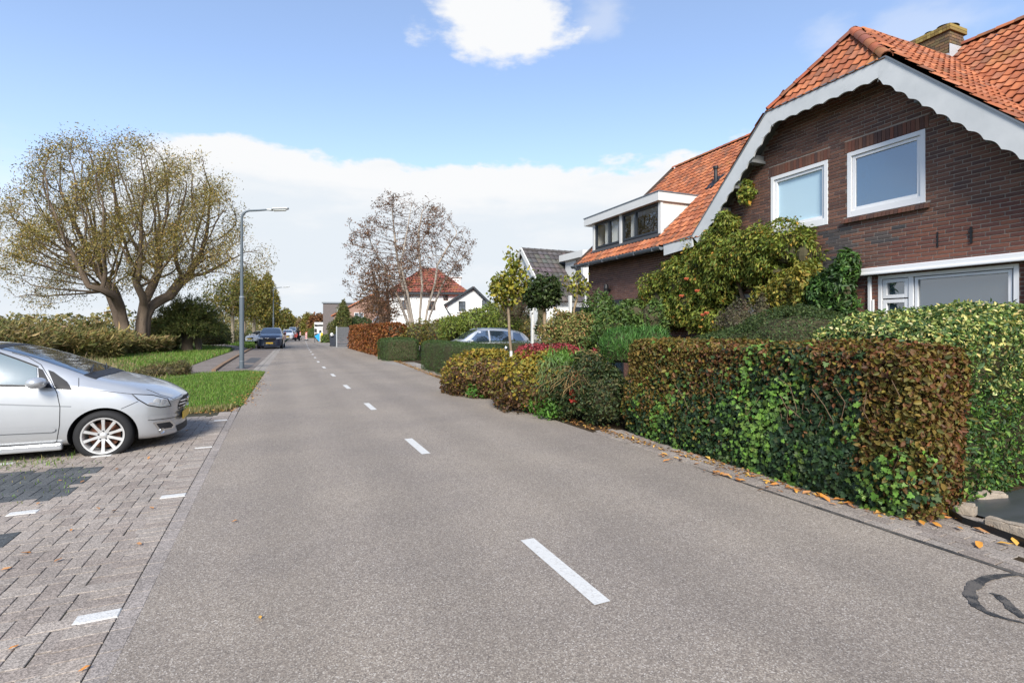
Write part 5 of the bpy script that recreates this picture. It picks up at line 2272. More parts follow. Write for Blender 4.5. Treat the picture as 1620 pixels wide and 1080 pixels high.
# ------------------------------------------------------------------ simple maker for the other cars
def small_car(name, label, loc, rz, paint, L=4.3, Wd=.88, H=1.48, suv=False, estate=True, van=False, group=None, rails=False, detail=2):
    root = thing(name, label, 'van' if van else 'car', loc, rz, group)
    k = H / 1.48
    hb = .95 * k if suv else .88 * k
    if van:
        P = [(0, Wd * .7, .25, .8, Wd * .62, .85, .88, .08), (.08, Wd * .92, .2, .95, Wd * .80, 1.02, 1.06, .12), (.5, Wd, .2, 1.1, Wd * .86, 1.25, 1.3, .04),
             (1.1, Wd, .2, 1.15, Wd * .84, H * .93, H * .96, 0), (1.6, Wd, .2, 1.15, Wd * .86, H * .98, H, 0), (L - .3, Wd, .2, 1.15, Wd * .86, H * .98, H, 0), (L, Wd * .95, .3, 1.15, Wd * .8, H * .94, H * .95, 0)]
    else:
        tail = L - (.25 if estate else .75)
        P = [(0, Wd * .62, .24, hb * .66, Wd * .55, hb * .70, hb * .72, .12), (.05, Wd * .82, .2, hb * .74, Wd * .75, hb * .82, hb * .85, .17), (.35, Wd * .96, .19, hb * .86, Wd * .82, hb * .94, hb * .99, .12),
             (.75, Wd, .19, hb * .95, Wd * .84, hb * 1.01, hb * 1.06, .04), (1.15, Wd, .19, hb * .99, Wd * .83, hb * 1.07, hb * 1.11, 0), (1.5, Wd, .19, hb, Wd * .77, hb + (H - hb) * .5, hb + (H - hb) * .56, -.03),
             (1.95, Wd, .19, hb * 1.01, Wd * .70, H * .955, H * .985, -.02), (2.5, Wd, .19, hb * 1.02, Wd * .69, H * .97, H, 0), (tail - .55, Wd * .99, .2, hb * 1.04, Wd * .67, H * .94, H * .97, 0),
             (tail - .1, Wd * .97, .24, hb * 1.05, Wd * .62, H * .80, H * .84, -.04), (L - .06, Wd * .92, .28, hb * .95, Wd * .6, hb * 1.0, hb * 1.02, -.06), (L, Wd * .84, .34, hb * .8, Wd * .55, hb * .84, hb * .86, -.08)]
    r_ = .37 if suv or van else .32
    body, skin = make_body(P, paint, [(.85, r_, r_ + .05, Wd - .02), (L - .85, r_, r_ + .05, Wd - .02)], root, levels=detail)
    z1, z2 = hb + .03, H * .93
    for sgn in (1, -1):
        ray = side_ray(sgn)
        if van:
            patch('side_window', [(.85, 1.2), (1.75, 1.2), (1.75, H * .88), (1.25, H * .88)], ray, skin, CARGLASS, root, .005, 2)
        else:
            patch('side_window', [(1.38, z1), (2.35, z1 + .01), (2.35, z2), (1.95, z2 - .01)], ray, skin, CARGLASS, root, .005, 2)
            patch('side_window', [(2.43, z1 + .01), (L - 1.25, z1 + .03), (L - 1.15, z2 - .08), (L - 1.45, z2 - .02), (2.43, z2)], ray, skin, CARGLASS, root, .005, 2)
            if estate:
                patch('side_window', [(L - 1.1, z1 + .03), (L - .55, z1 + .08), (L - .72, z2 - .14), (L - 1.05, z2 - .08)], ray, skin, CARGLASS, root, .005, 2)
            seam('window_trim', [(1.30, z1 - .015), (1.93, z2 + .012), (2.5, z2 + .03), (L - 1.3, z2), (L - .62, z2 - .12)], ray, skin, CHROME, root, .022)
        mb = MB()
        M = Matrix.Translation((1.5, sgn * (Wd + .1), hb + .09)) @ Matrix.Diagonal((.09, .12, .075, 1))
        mb.lathe([(0, -1), (.7, -.8), (1, -.1), (.9, .6), (.5, .93), (0, 1)], 12, M)
        mb.build('door_mirror', paint if not suv else TRIM, root, smooth=True)
        hl = (lambda s: [(s * Wd * .50, hb * .70), (s * Wd * .90, hb * .74), (s * Wd * .93, hb * .84), (s * Wd * .52, hb * .80)])(sgn)
        patch('headlight', hl, front_ray(), skin, LAMP, root, .008, 2)
        patch('tail_light', [(sgn * Wd * .62, hb * .75), (sgn * Wd * .86, hb * .75), (sgn * Wd * .84, hb * .95), (sgn * Wd * .62, hb * .92)], rear_ray(), skin, REDLAMP, root, .008, 2)
        if rails:
            mb = MB()
            P_ = []
            for q in range(9):
                x = 1.9 + (L - 2.9) * q / 8
                h = skin.ray_cast(Vector((x, sgn * Wd * .62, 4)), Vector((0, 0, -1)))
                P_.append(h[0] + Vector((0, 0, .03)))
            mb.tube(P_, .018, 6)
            mb.build('roof_rail', CHROME, root, smooth=True)
    if van:
        patch('windscreen', [(-Wd * .75, 1.22), (Wd * .75, 1.22), (Wd * .7, H * .9), (-Wd * .7, H * .9)], front_ray(), skin, CARGLASS, root, .006, 2)
    else:
        patch('windscreen', [(1.24, -Wd * .74), (1.19, 0), (1.24, Wd * .74), (1.5, Wd * .71), (1.9, Wd * .63), (1.95, 0), (1.9, -Wd * .63), (1.5, -Wd * .71)], top_ray(), skin, CARGLASS, root, .005, 2)
    patch('rear_window', [(-Wd * .58, hb * 1.12), (Wd * .58, hb * 1.12), (Wd * .52, H * .88), (-Wd * .52, H * .88)], rear_ray(), skin, CARGLASS, root, .006, 2)
    patch('grille', [(-Wd * .40, hb * .58), (Wd * .40, hb * .58), (Wd * .42, hb * .80), (-Wd * .42, hb * .80)], front_ray(), skin, TRIM, root, .006, 2)
    patch('lower_intake', [(-Wd * .8, .27), (Wd * .8, .27), (Wd * .75, hb * .44), (-Wd * .75, hb * .44)], front_ray(), skin, TRIM, root, .006, 2)
    for xx, nm in ((-.02, 'number_plate'), (L + .01, 'number_plate')):
        mb = MB()
        mb.box((xx - .012, -.26, .42), (xx + .012, .26, .53))
        mb.build(nm, PLATE, root)
    for x in (.85, L - .85):
        for sgn in (1, -1):
            wheel(root, x, sgn * (Wd - .11), r_, r_, r_ * .68, sgn, 5, .22)
    mb = MB()
    mb.box((.5, -Wd * .75, .2), (L - .4, Wd * .75, .34))
    mb.build('underside', TRIM, root)
    return root


BLUE = car_paint('navy_paint', (.020, .030, .060), .3, .25)
CWHITE = car_paint('white_car_paint', (.74, .74, .73), 0, .3)
CGREY = car_paint('grey_car_paint', (.30, .33, .37), .4, .3)
SILV2 = car_paint('light_silver_paint', (.55, .57, .60), .5, .3)
# nose towards the viewer: car x (backwards) runs along world +Y
hd = PI / 2
small_car('parked_car', 'dark blue off-roader facing the viewer on the strip beyond the lamp post', (-.62, 45.2, 0), hd - .06, BLUE, 4.7, .94, 1.72, suv=True, detail=2)
p = at(414, 58)
small_car('parked_car', 'white car half hidden behind the dark blue off-roader beside the trees', (p.x - 1.2, p.y, 0), R(60), CWHITE, 4.2, .86, 1.42, detail=1)
p = at(454, 74)
small_car('parked_car', 'white car parked right behind the dark blue off-roader', (p.x, p.y, 0), hd - .06, CWHITE, 4.3, .88, 1.5, detail=1)
p = at(458.5, 110)
small_car('parked_car', 'small pale car third in the row along the left kerb', (p.x, p.y, 0), hd, SILV2, 4.2, .88, 1.5, detail=1)
p = at(463, 135)
small_car('van', 'grey van with big windscreen coming along the far road', (p.x, p.y, 0), hd - .03, CGREY, 4.9, .98, 2.05, van=True, detail=1)
# estate car on the drive behind the clipped hedge, nose to the road
small_car('parked_car', 'silver estate car with roof rails showing above the clipped green hedge', (6.1, 22.0, .0), R(-2), SILV2, 4.6, .90, 1.64, estate=True, rails=True)

# ================================================================== HEDGES, SHRUBS, TREES
def Bp(px, py, rx, ry, Zc, dep=None):
    """ellipsoid seen at px,py with pixel radii rx,ry at distance Zc"""
    c = at(px, Zc, py)
    r1 = rx * Zc / F
    return (c.x, c.y, c.z, r1 if dep is None else (r1 + dep) / 2, r1 if dep is None else dep, ry * Zc / F)


def base_of(blobs):
    B = np.array(blobs)
    return Vector((float(B[:, 0].mean()), float(B[:, 1].mean()), 0.0))


def local(blobs, o):
    return [(b[0] - o.x, b[1] - o.y, b[2], b[3], b[4], b[5]) for b in blobs]


def shrub(name, label, cat, blobs, n, L, Wd, cols, wts=None, seed=1, shape='rhomb', jit=.8, droop=.3, shell=.35, core=.74, mat=None, group=None, rough=.12, axis=None, colf=None, skirt=.7):
    r = np.random.default_rng(seed)
    o = base_of(blobs)
    lb = local(blobs, o)
    root = thing(name, label, cat, o, 0, group)
    P, N = blob_skin(r, lb, n, shell, -.9, skirt)
    P = P + N * (wob(P, seed, 3.2) * rough + wob(P, seed + 3, 8) * rough * .5)[:, None]
    P[:, 2] = np.maximum(P[:, 2], .015)
    C = pal(r, len(P), cols, wts) if colf is None else colf(r, P)
    ax = None if axis is None else np.tile(np.array(axis, float), (len(P), 1)) + N * .6
    V, T, C = leaf_cloud(P, N, L, Wd, C, r, shape, jit, droop, ax)
    V[:, 2] = np.maximum(V[:, 2], .004)
    tri_mesh('foliage', V, T, C, mat or LEAF, root)
    if core:
        core_blobs('twigs', lb, root, core, None, skirt)
    return root


def hedge(name, label, cat, x, y, rz, size, n, L, Wd, cols, wts=None, seed=1, shape='rhomb', jit=.7, radius=.12, rough=.04, colf=None, mat=None, faces=('front', 'back', 'top', 'near', 'far'), inset=.10, group=None, depth=.10):
    r = np.random.default_rng(seed)
    root = thing(name, label, cat, (x, y, 0), rz, group)
    P, N = box_skin(r, n, size, radius, faces)
    P = P + N * (wob(P, seed, 2.3) * rough + wob(P, seed + 2, 7) * rough * .6 - depth * r.random(len(P)) ** 2)[:, None]
    P[:, 2] = np.maximum(P[:, 2], .02)
    C = pal(r, len(P), cols, wts) if colf is None else colf(r, P)
    V, T, C = leaf_cloud(P, N, L, Wd, C, r, shape, jit)
    V[:, 2] = np.maximum(V[:, 2], .004)
    tri_mesh('foliage', V, T, C, mat or LEAF, root)
    mb = MB()
    i = inset
    mb.box((i, i, 0), (size[0] - i, size[1] - i, size[2] - i))
    mb.build('twigs', CORE, root, bevel=min(.15, radius))
    return root


# ------------------------------------------------------------------ the big mixed hedge by the road
def main_hedge():
    r = np.random.default_rng(101)
    root = thing('beech_hedge', 'long copper and olive beech hedge overgrown with ivy, beside the gutter bricks', 'hedge', (4.80, 2.52, 0), -HD)
    size = (.78, 4.05, 1.43)
    P, N = box_skin(r, 66000, size, .14)
    bulge = .10 * np.exp(-((P[:, 2] - .35) / .35) ** 2) * (P[:, 0] < .2)
    P = P + N * (wob(P, 4, 2.2) * .040 + wob(P, 8, 6.5) * .032 + bulge - .13 * r.random(len(P)) ** 2)[:, None]
    P[:, 2] = np.maximum(P[:, 2], .02)
    z, yy = P[:, 2] / size[2], P[:, 1] / size[1]
    m = wob(P, 17, 2.4) + .5 * wob(P, 23, 6.0)
    # ivy climbs over the lower two thirds, most in the middle
    fi = .40 - z + .20 * m + .34 * np.exp(-((yy - .36) / .24) ** 2) - .12 * np.maximum(0, yy - .6) - .25 * np.exp(-(yy / .10) ** 2)
    ivy = r.random(len(P)) < 1 / (1 + np.exp(-fi * 9))
    ivy &= ~((P[:, 1] < .45) & (m > .35))
    ivy |= (wob(P, 31, 4.0) > 1.0) & (z < .97)
    ivy &= ~((P[:, 1] < .5) & (P[:, 0] > .1) & (m + r.normal(0, .3, len(P)) > -.2))
    rust = np.clip(1.0 - 1.35 * yy + .5 * wob(P, 41, 1.7) - .5 * np.exp(-(yy / .10) ** 2), 0, 1)
    k = len(P)
    red = pal(r, k, [(.130, .052, .021), (.100, .044, .021), (.155, .070, .026), (.070, .038, .019), (.17, .098, .034)], [3, 3, 2, 2, 1], .22)
    oli = pal(r, k, [(.140, .102, .022), (.105, .088, .020), (.170, .118, .027), (.085, .088, .022), (.12, .06, .022)], [3, 3, 2, 2, 2], .2)
    C = np.where((r.random(k) < rust)[:, None], red, oli)
    Vs = []
    b = ~ivy
    Vs.append(leaf_cloud(P[b], N[b], .045, .027, C[b], r, 'oval', .75))
    di = ivy & (wob(P, 51, 5.5) + r.normal(0, .45, k) < .62)
    li = ivy & ~di
    cd = pal(r, k, [(.022, .045, .018), (.030, .060, .020), (.018, .035, .018), (.045, .075, .022)], [3, 3, 2, 1.5], .25)
    cl = pal(r, k, [(.10, .19, .030), (.075, .15, .024), (.125, .20, .036), (.055, .10, .022)], [2, 3, 1.4, 3], .2)
    Vs.append(leaf_cloud(P[di], N[di] + [0, 0, .2], .042, .043, cd[di], r, 'ivy', .5, .8))
    j2 = np.where(li)[0]
    # the largest young ivy leaves stand out one by one
    w = np.array([px_of(*(root_m @ Vector(P[i])))[2] for i in j2[:0]]) if False else None
    sel = set(int(i) for i in j2[r.random(len(j2)) < .22][:300])
    stay = np.array([i for i in j2 if int(i) not in sel])
    V, T, Cc = join(Vs)
    tri_mesh('foliage', V, T, Cc, LEAF, root)
    V, T, Cc = leaf_cloud(P[stay] + N[stay] * .03, N[stay] + [0, 0, .3], .040, .042, cl[stay], r, 'ivy', .4, .8)
    iv = tri_mesh('ivy', V, T, Cc, LEAF_GLOSSY, root, kind='stuff')
    meshes = []
    for c in [(.11, .20, .032), (.085, .165, .027), (.14, .22, .04), (.07, .13, .025)]:
        V, T, Cc = leaf_cloud(np.zeros((1, 3)), np.array([[0, 0, 1.0]]), .066, .068, np.array([c]), np.random.default_rng(5), 'ivy', 0, 0, np.array([[1.0, 0, 0]]), 0)
        V *= .62
        o = tri_mesh('ivy_leaf', V, T, Cc, LEAF_GLOSSY)
        meshes.append(o.data)
        bpy.data.objects.remove(o)
    for i in sel:
        o = link(bpy.data.objects.new('ivy_leaf', meshes[i % 4]), root)
        n = Vector(N[i]) + Vector((0, 0, .35)) + Vector(r.normal(0, .3, 3))
        q = n.to_track_quat('Z', 'X')
        o.rotation_euler = (q.to_matrix() @ Matrix.Rotation(float(r.uniform(0, 6.28)), 3, 'Z')).to_euler()
        o.location = Vector(P[i]) + Vector(N[i]) * .045
        s = float(r.uniform(.75, 1.3))
        o.scale = (s, s, s)
    mb = MB()
    mb.box((.12, .12, 0), (size[0] - .12, size[1] - .12, size[2] - .14))
    mb.build('twigs', CORE, root, bevel=.1)
    st = MB()
    for _ in range(160):
        y0, x0 = r.uniform(.1, size[1] - .1), r.uniform(-.02, .2)
        p = Vector((x0, y0, r.uniform(.05, .5)))
        pts = [p]
        for _k in range(4):
            p = p + Vector((r.normal(-.005, .02), r.normal(0, .07), r.uniform(.08, .22)))
            if p.z > 1.46:
                break
            pts.append(p)
        if len(pts) > 1:
            st.tube(pts, .004, 4, (.12, .08, .05), cap=False)
    st.build('stems', TWIG, root, kind='stuff')


main_hedge()

# variegated euonymus beside the entrance, ivy at its foot
def euo(r, P):
    z = P[:, 2]
    k = len(P)
    var = pal(r, k, [(.52, .46, .17), (.40, .40, .13), (.075, .13, .035), (.05, .095, .035), (.60, .55, .28), (.20, .26, .07)], [1.2, 1.5, 3.4, 3.3, .6, 2.2], .15)
    ivy = pal(r, k, [(.028, .06, .02), (.04, .085, .024), (.12, .22, .04), (.09, .16, .03), (.14, .12, .035)], [3, 3, 2, 2, 1], .2)
    m = wob(P, 3, 2.4) * .22 + r.normal(0, .08, k)
    return np.where((z + m > 1.05)[:, None], var, ivy)


hedge('variegated_hedge', 'cream and green variegated hedge, rounded and tall, right of the copper hedge', 'hedge', 5.62, 2.62, 0, (3.6, 1.75, 1.80), 52000, .044, .021, None,
      seed=77, shape='oval', jit=.8, radius=.5, rough=.10, colf=euo, inset=.22)

# clipped mound and the rest of the front garden
DKG = [(.040, .066, .020), (.055, .082, .024), (.030, .050, .016), (.075, .10, .030)]
shrub('clipped_shrub', 'smooth dark green mound clipped round, behind the copper hedge', 'shrub',
      [Bp(1262, 552, 82, 67, 7.6, 1.0), Bp(1200, 560, 70, 48, 7.9, .9), Bp(1140, 565, 70, 38, 8.2, .8)], 42000, .034, .017, DKG, [3, 3, 2, 1.5], 5, shell=.16, rough=.035, core=.80, jit=.6)
shrub('juniper', 'low bright green needle bush with a flat top, left of the clipped mound', 'shrub',
      [Bp(985, 548, 32, 30, 8.9, .45), Bp(1030, 548, 34, 31, 8.8, .45)], 9000, .10, .010, [(.055, .13, .025), (.07, .16, .035), (.04, .09, .02)], None, 6, 'blade', .5, shell=.3, axis=(0, 0, 1.2), rough=.05, core=.8)


def facZ(px, D):
    return D / ((px - CX) / F * math.cos(YAWH) + math.sin(YAWH))


def fb(px, py, rx, ry, D=8.90, dep=.32):
    Zc = facZ(px, D)
    c = at(px, Zc, py)
    # radius along the front is foreshortened: widen it
    along = rx * Zc / F / max(.35, math.cos(YAWH) * 0.0 + (math.sin(YAWH) + (px - CX) / F * math.cos(YAWH)))
    return (c.x, c.y, c.z, dep, min(along, 1.2), ry * Zc / F)


WIS = [(.155, .190, .030), (.120, .155, .028), (.205, .22, .040), (.24, .20, .040), (.085, .12, .024), (.36, .20, .04)]
wb = [fb(1040, 470, 22, 34), fb(1072, 450, 26, 45), fb(1105, 425, 28, 52), fb(1135, 395, 24, 46), fb(1152, 352, 12, 26, 8.95, .25), fb(1165, 410, 28, 40), fb(1205, 402, 32, 30),
      fb(1245, 400, 32, 32), fb(1272, 405, 20, 36, 8.95, .25), fb(1090, 478, 30, 34), fb(1060, 500, 22, 26), fb(1135, 450, 24, 30), fb(1222, 432, 36, 20), fb(1120, 505, 24, 22)]
wis = shrub('wisteria', 'yellowing green creeper trained over the door and up the brick gable', 'climbing plant', wb, 46000, .085, .034, WIS, [3, 3, 2.4, 1.2, 2.4, .3], 8, 'rhomb', .8, shell=.5, axis=(0, 0, -.8), rough=.26, core=.55, skirt=.1)
mb = MB()
o = wis.location
for q in ([(1228, 520), (1224, 470), (1222, 430), (1205, 405), (1150, 390)], [(1185, 520), (1178, 480), (1165, 440), (1150, 360), (1146, 330)], [(1090, 530), (1092, 490), (1100, 440), (1125, 400)]):
    mb.tube([at(a, facZ(a, 8.95), b) - o for a, b in q], [.05, .045, .04, .03, .02][:len(q)], 7, (.16, .11, .07))
mb.build('stem', BARK, wis)
fl = MB()
for a, b in ((1086, 443), (1112, 500), (1118, 497), (1103, 462), (1078, 470)):
    p = at(a, facZ(a, 8.3), b) - o
    for k in range(5):
        fl.tube([p + Vector((.02 * math.cos(k * 1.25), .02 * math.sin(k * 1.25), 0)), p + Vector((.045 * math.cos(k * 1.25), .045 * math.sin(k * 1.25), .05))], [.006, .02], 5, (.62, .18, .09))
fl.build('trumpet_flowers', LEAF, wis, kind='stuff')
shrub('ivy_sprig', 'small green creeper tuft high under the white gable board', 'climbing plant', [fb(1182, 298, 5, 16, 8.95, .2), fb(1176, 315, 5, 9, 8.95, .15)], 500, .07, .05, WIS, [3, 3, 2, 1, 2, .3], 9, core=0)
YEL = [(.18, .175, .030), (.14, .15, .026), (.22, .17, .032), (.09, .115, .024), (.26, .21, .045)]
shrub('golden_shrub', 'yellow-leaved shrub against the wall below the creeper', 'shrub', [fb(1245, 470, 34, 34, 8.6, .4), fb(1280, 450, 24, 34, 8.6, .4), fb(1215, 482, 20, 24, 8.5, .3)], 8000, .07, .035, YEL, None, 10, 'oval', shell=.5, core=.6)
shrub('laurel', 'glossy dark green evergreen shrub beside the front window', 'shrub', [fb(1325, 462, 28, 42, 8.7, .35), fb(1340, 428, 12, 24, 8.8, .25), fb(1300, 470, 22, 36, 8.6, .35)], 5500, .10, .042,
      [(.035, .075, .018), (.05, .10, .025), (.09, .17, .035), (.025, .05, .015)], [3, 3, 1.5, 2], 11, 'oval', mat=LEAF_GLOSSY, shell=.5, core=.62)
shrub('purple_shrub', 'dull purplish brown shrub in front of the white door', 'shrub', [Bp(1168, 508, 36, 30, 9.6), Bp(1205, 500, 18, 40, 10.0)], 5500, .045, .02, [(.075, .065, .040), (.10, .085, .05), (.06, .045, .035), (.085, .09, .04)], None, 12, shell=.6, core=.6)
GRN = [(.060, .105, .025), (.085, .14, .032), (.045, .075, .022), (.13, .17, .04)]
shrub('elder_bush', 'loose mid green bush under the dormer wing', 'shrub', [Bp(955, 502, 30, 30, 12.6), Bp(998, 500, 32, 26, 12.2), Bp(1032, 500, 24, 30, 11.8), Bp(975, 528, 48, 30, 11.8)], 14000, .075, .034, GRN, [3, 3, 3, 1.2], 13, 'oval', shell=.5, core=.66, rough=.2)
shrub('rose_bush', 'pale green and yellowish bush left of the loose mid green bush', 'shrub', [Bp(888, 525, 32, 26, 13.0), Bp(920, 535, 24, 26, 12.0)], 7000, .06, .032, [(.16, .17, .05), (.21, .19, .06), (.10, .12, .035), (.28, .17, .07)], None, 14, 'oval', shell=.55, core=.6, rough=.16)

# roadside planting, from the copper hedge away
AUT = [(.235, .165, .026), (.185, .145, .025), (.29, .185, .032), (.145, .095, .030), (.12, .062, .030), (.095, .105, .022)]


def aut(seed):
    def f(r, P):
        k = len(P)
        up_ = np.clip((P[:, 2] - .25) / .75 + .35 * wob(P, seed, 2.5), 0, 1)
        a = pal(r, k, [(.24, .18, .028), (.19, .16, .026), (.29, .185, .030), (.12, .125, .025)], [3, 3, 1.6, 2], .2)
        b = pal(r, k, [(.135, .075, .034), (.10, .055, .030), (.17, .095, .034), (.10, .095, .026), (.065, .04, .025)], [3, 3, 1.5, 2, 2], .2)
        return np.where((r.random(k) < up_)[:, None], a, b)
    return f


shrub('beech_shrub', 'rounded yellow and brown beech hedge next to the clipped green hedge', 'hedge', [Bp(758, 593, 42, 38, 12.6, .9), Bp(738, 597, 26, 32, 13.0, .8), Bp(784, 591, 26, 35, 12.2, .75)], 15000, .065, .040, None, None, 15, 'oval', shell=.3, core=.78, colf=aut(3), rough=.08)
shrub('beech_shrub', 'ragged orange-yellow beech hedge between two darker gaps, straw hanging beside it', 'hedge', [Bp(838, 600, 46, 50, 10.2, .75), Bp(815, 605, 28, 44, 10.5, .6), Bp(868, 600, 30, 46, 9.8, .6)], 14000, .065, .040, None, None, 16, 'oval', shell=.35, core=.74, colf=aut(7), rough=.10)
shrub('dark_shrub', 'dark green shrub in the gap before the copper hedge', 'shrub', [Bp(930, 612, 42, 52, 9.0, .6), Bp(955, 625, 26, 46, 8.5, .4), Bp(900, 620, 30, 40, 9.3, .5)], 15000, .055, .028, [(.030, .048, .017), (.045, .066, .02), (.022, .035, .014), (.07, .07, .024)], None, 17, shell=.45, core=.7, rough=.12)
shrub('sedum', 'flat deep red flower heads spread over the roadside shrubs', 'flowers', [Bp(852, 556, 28, 10, 10.3, .5), Bp(888, 558, 30, 12, 10.0, .5), Bp(912, 566, 20, 9, 9.6, .4), Bp(958, 556, 14, 10, 9.3, .3)], 7000, .040, .030, [(.26, .035, .045), (.20, .030, .04), (.32, .06, .06), (.13, .03, .03)], None, 18, shell=.6, core=.5, rough=.05)
shrub('catmint', 'grey-green stems drooping over the hedge in a loose tuft', 'plant', [Bp(880, 590, 26, 30, 9.3, .3), Bp(868, 612, 18, 24, 9.4, .25), Bp(902, 580, 26, 16, 9.4, .3)], 2800, .10, .009, [(.10, .16, .055), (.13, .20, .07), (.075, .115, .04), (.16, .20, .08)], None, 19, 'blade', .6, shell=.5, axis=(0, 0, -1.5), core=0, rough=.10)
shrub('catmint', 'short fresh green tuft beside the red flower heads', 'plant', [Bp(890, 570, 30, 14, 9.4, .3), Bp(920, 572, 24, 12, 9.2, .3)], 1500, .09, .022, [(.10, .20, .03), (.14, .25, .045), (.075, .14, .03)], None, 119, 'blade', .6, shell=.6, axis=(0, 0, .8), core=0)
straw = thing('straw_tuft', 'dry straw-coloured stems hanging over the dark gap in the roadside planting', 'plant', at(915, 8.95))
r9 = np.random.default_rng(20)
mb = MB()
for k in range(150):
    p = at(float(r9.uniform(893, 928)), 8.95 + float(r9.uniform(-.25, .2)), float(r9.uniform(578, 600))) - straw.location
    pts = [p]
    d = Vector((r9.normal(0, .03), r9.normal(0, .03), .02))
    for s in range(6):
        d = d * .8 + Vector((r9.normal(-.002, .026), r9.normal(0, .026), -.020))
        p = p + d
        if p.z < .03:
            break
        pts.append(p)
    if len(pts) > 2:
        mb.tube(pts, .003, 3, tuple(np.array([(.34, .24, .10), (.26, .17, .075), (.17, .10, .055)][k % 3]) * r9.uniform(.8, 1.15)), cap=False)
for k in range(60):
    p = at(float(r9.uniform(920, 960)), 8.9, float(r9.uniform(560, 580))) - straw.location
    q = p + Vector((r9.normal(0, .15), r9.normal(0, .15), r9.uniform(-.05, .12)))
    mb.tube([p, (p + q) / 2 + Vector((0, 0, .05)), q], .004, 3, (.30, .22, .09), cap=False)
mb.build('stems', TWIG, straw, kind='stuff')
shrub('red_creeper', 'bright red leaves of a creeper hanging in the dark gap', 'climbing plant', [Bp(906, 612, 7, 20, 8.75, .08), Bp(912, 590, 12, 10, 8.8, .1), Bp(908, 632, 6, 9, 8.7, .06)], 420, .05, .03, [(.38, .035, .025), (.26, .03, .025), (.45, .07, .04)], None, 21, core=0, shell=.7)
for (px, py, rx, ry, Zc, lab, sd) in ((752, 617, 16, 12, 12.0, 'bright green weed clump at the foot of the rounded yellow beech hedge', 31), (878, 645, 24, 13, 9.2, 'leafy green weed clump at the road edge below the hanging straw', 32),
                                      (842, 640, 16, 12, 9.7, 'small weed clump at the foot of the ragged orange-yellow hedge', 33), (925, 642, 24, 12, 8.9, 'pale green weed clump beside the copper hedge end', 34)):
    shrub('weed_clump', lab, 'plant', [Bp(px, py, rx, ry, Zc)], 700, .07, .03, [(.075, .17, .025), (.10, .22, .035), (.05, .11, .02)], None, sd, 'oval', core=0, shell=.8)

# clipped green hedges round the drive
BOX = [(.048, .085, .026), (.062, .10, .030), (.036, .064, .020), (.085, .12, .038)]
hedge('box_hedge', 'long clipped green hedge with a rounded top in front of the estate car', 'hedge', 5.02, 13.3, -.02, (1.1, 7.1, 1.14), 30000, .035, .016, BOX, [3, 3, 2, 1.3], 41, radius=.25, rough=.03, jit=.5, depth=.05)
hedge('box_hedge', 'dark clipped hedge running back from the road beside the estate car', 'hedge', 6.12, 19.2, 0, (4.2, 1.0, 1.10), 14000, .035, .016, DKG, None, 42, radius=.25, rough=.05, jit=.5)
hedge('box_hedge', 'short clipped green block at the far side of the pale drive', 'hedge', 4.78, 25.7, 0, (1.75, 2.4, 1.13), 13000, .045, .022, BOX, [3, 3, 2, 1.3], 43, radius=.28, rough=.03, jit=.5, depth=.05)
BRN = [(.20, .070, .022), (.15, .055, .020), (.25, .095, .030), (.11, .048, .020), (.24, .135, .035)]
hedge('beech_hedge', 'rust-brown beech hedge along the road before the grey gate', 'hedge', 5.25, 28.2, 0, (1.2, 15.8, 1.85), 22000, .12, .075, BRN, [3, 3, 2, 2, .8], 44, radius=.2, rough=.08)
OLV = [(.125, .125, .028), (.16, .14, .032), (.085, .095, .024), (.20, .15, .035), (.20, .095, .032), (.07, .075, .022)]
shrub('mixed_hedge', 'tall olive and orange garden hedge behind the estate car', 'hedge', [Bp(632, 532, 26, 17, 29), Bp(665, 528, 34, 22, 29), Bp(702, 526, 38, 24, 28.5), Bp(742, 522, 44, 28, 27), Bp(790, 518, 44, 30, 26.5), Bp(835, 520, 38, 30, 26.5), Bp(875, 518, 34, 34, 26)], 22000, .11, .06, OLV, [3, 2.5, 3, 1.4, 1.1, 2], 45, 'rhomb', shell=.4, core=.75, rough=.22)
shrub('light_bush', 'light green pointed bush rising above the olive garden hedge', 'shrub', [Bp(752, 512, 34, 22, 25), Bp(778, 506, 26, 22, 25), Bp(722, 518, 26, 18, 25), Bp(802, 508, 24, 22, 24)], 9000, .12, .055, [(.13, .17, .03), (.17, .20, .036), (.09, .12, .025)], None, 46, shell=.5, core=.6, rough=.25)
shrub('thorn_bush', 'dark reddish bare bush between the two little trees', 'shrub', [Bp(828, 470, 22, 24, 22), Bp(815, 488, 24, 22, 21)], 5000, .08, .03, [(.085, .055, .04), (.06, .04, .032), (.11, .075, .04), (.06, .075, .03)], None, 47, shell=.7, core=.55)
shrub('ivy_column', 'dark green column of ivy on the pergola post', 'climbing plant', [Bp(857, 480, 9, 30, 19), Bp(857, 510, 10, 26, 19)], 2500, .07, .05, DKG, None, 48, shell=.4)


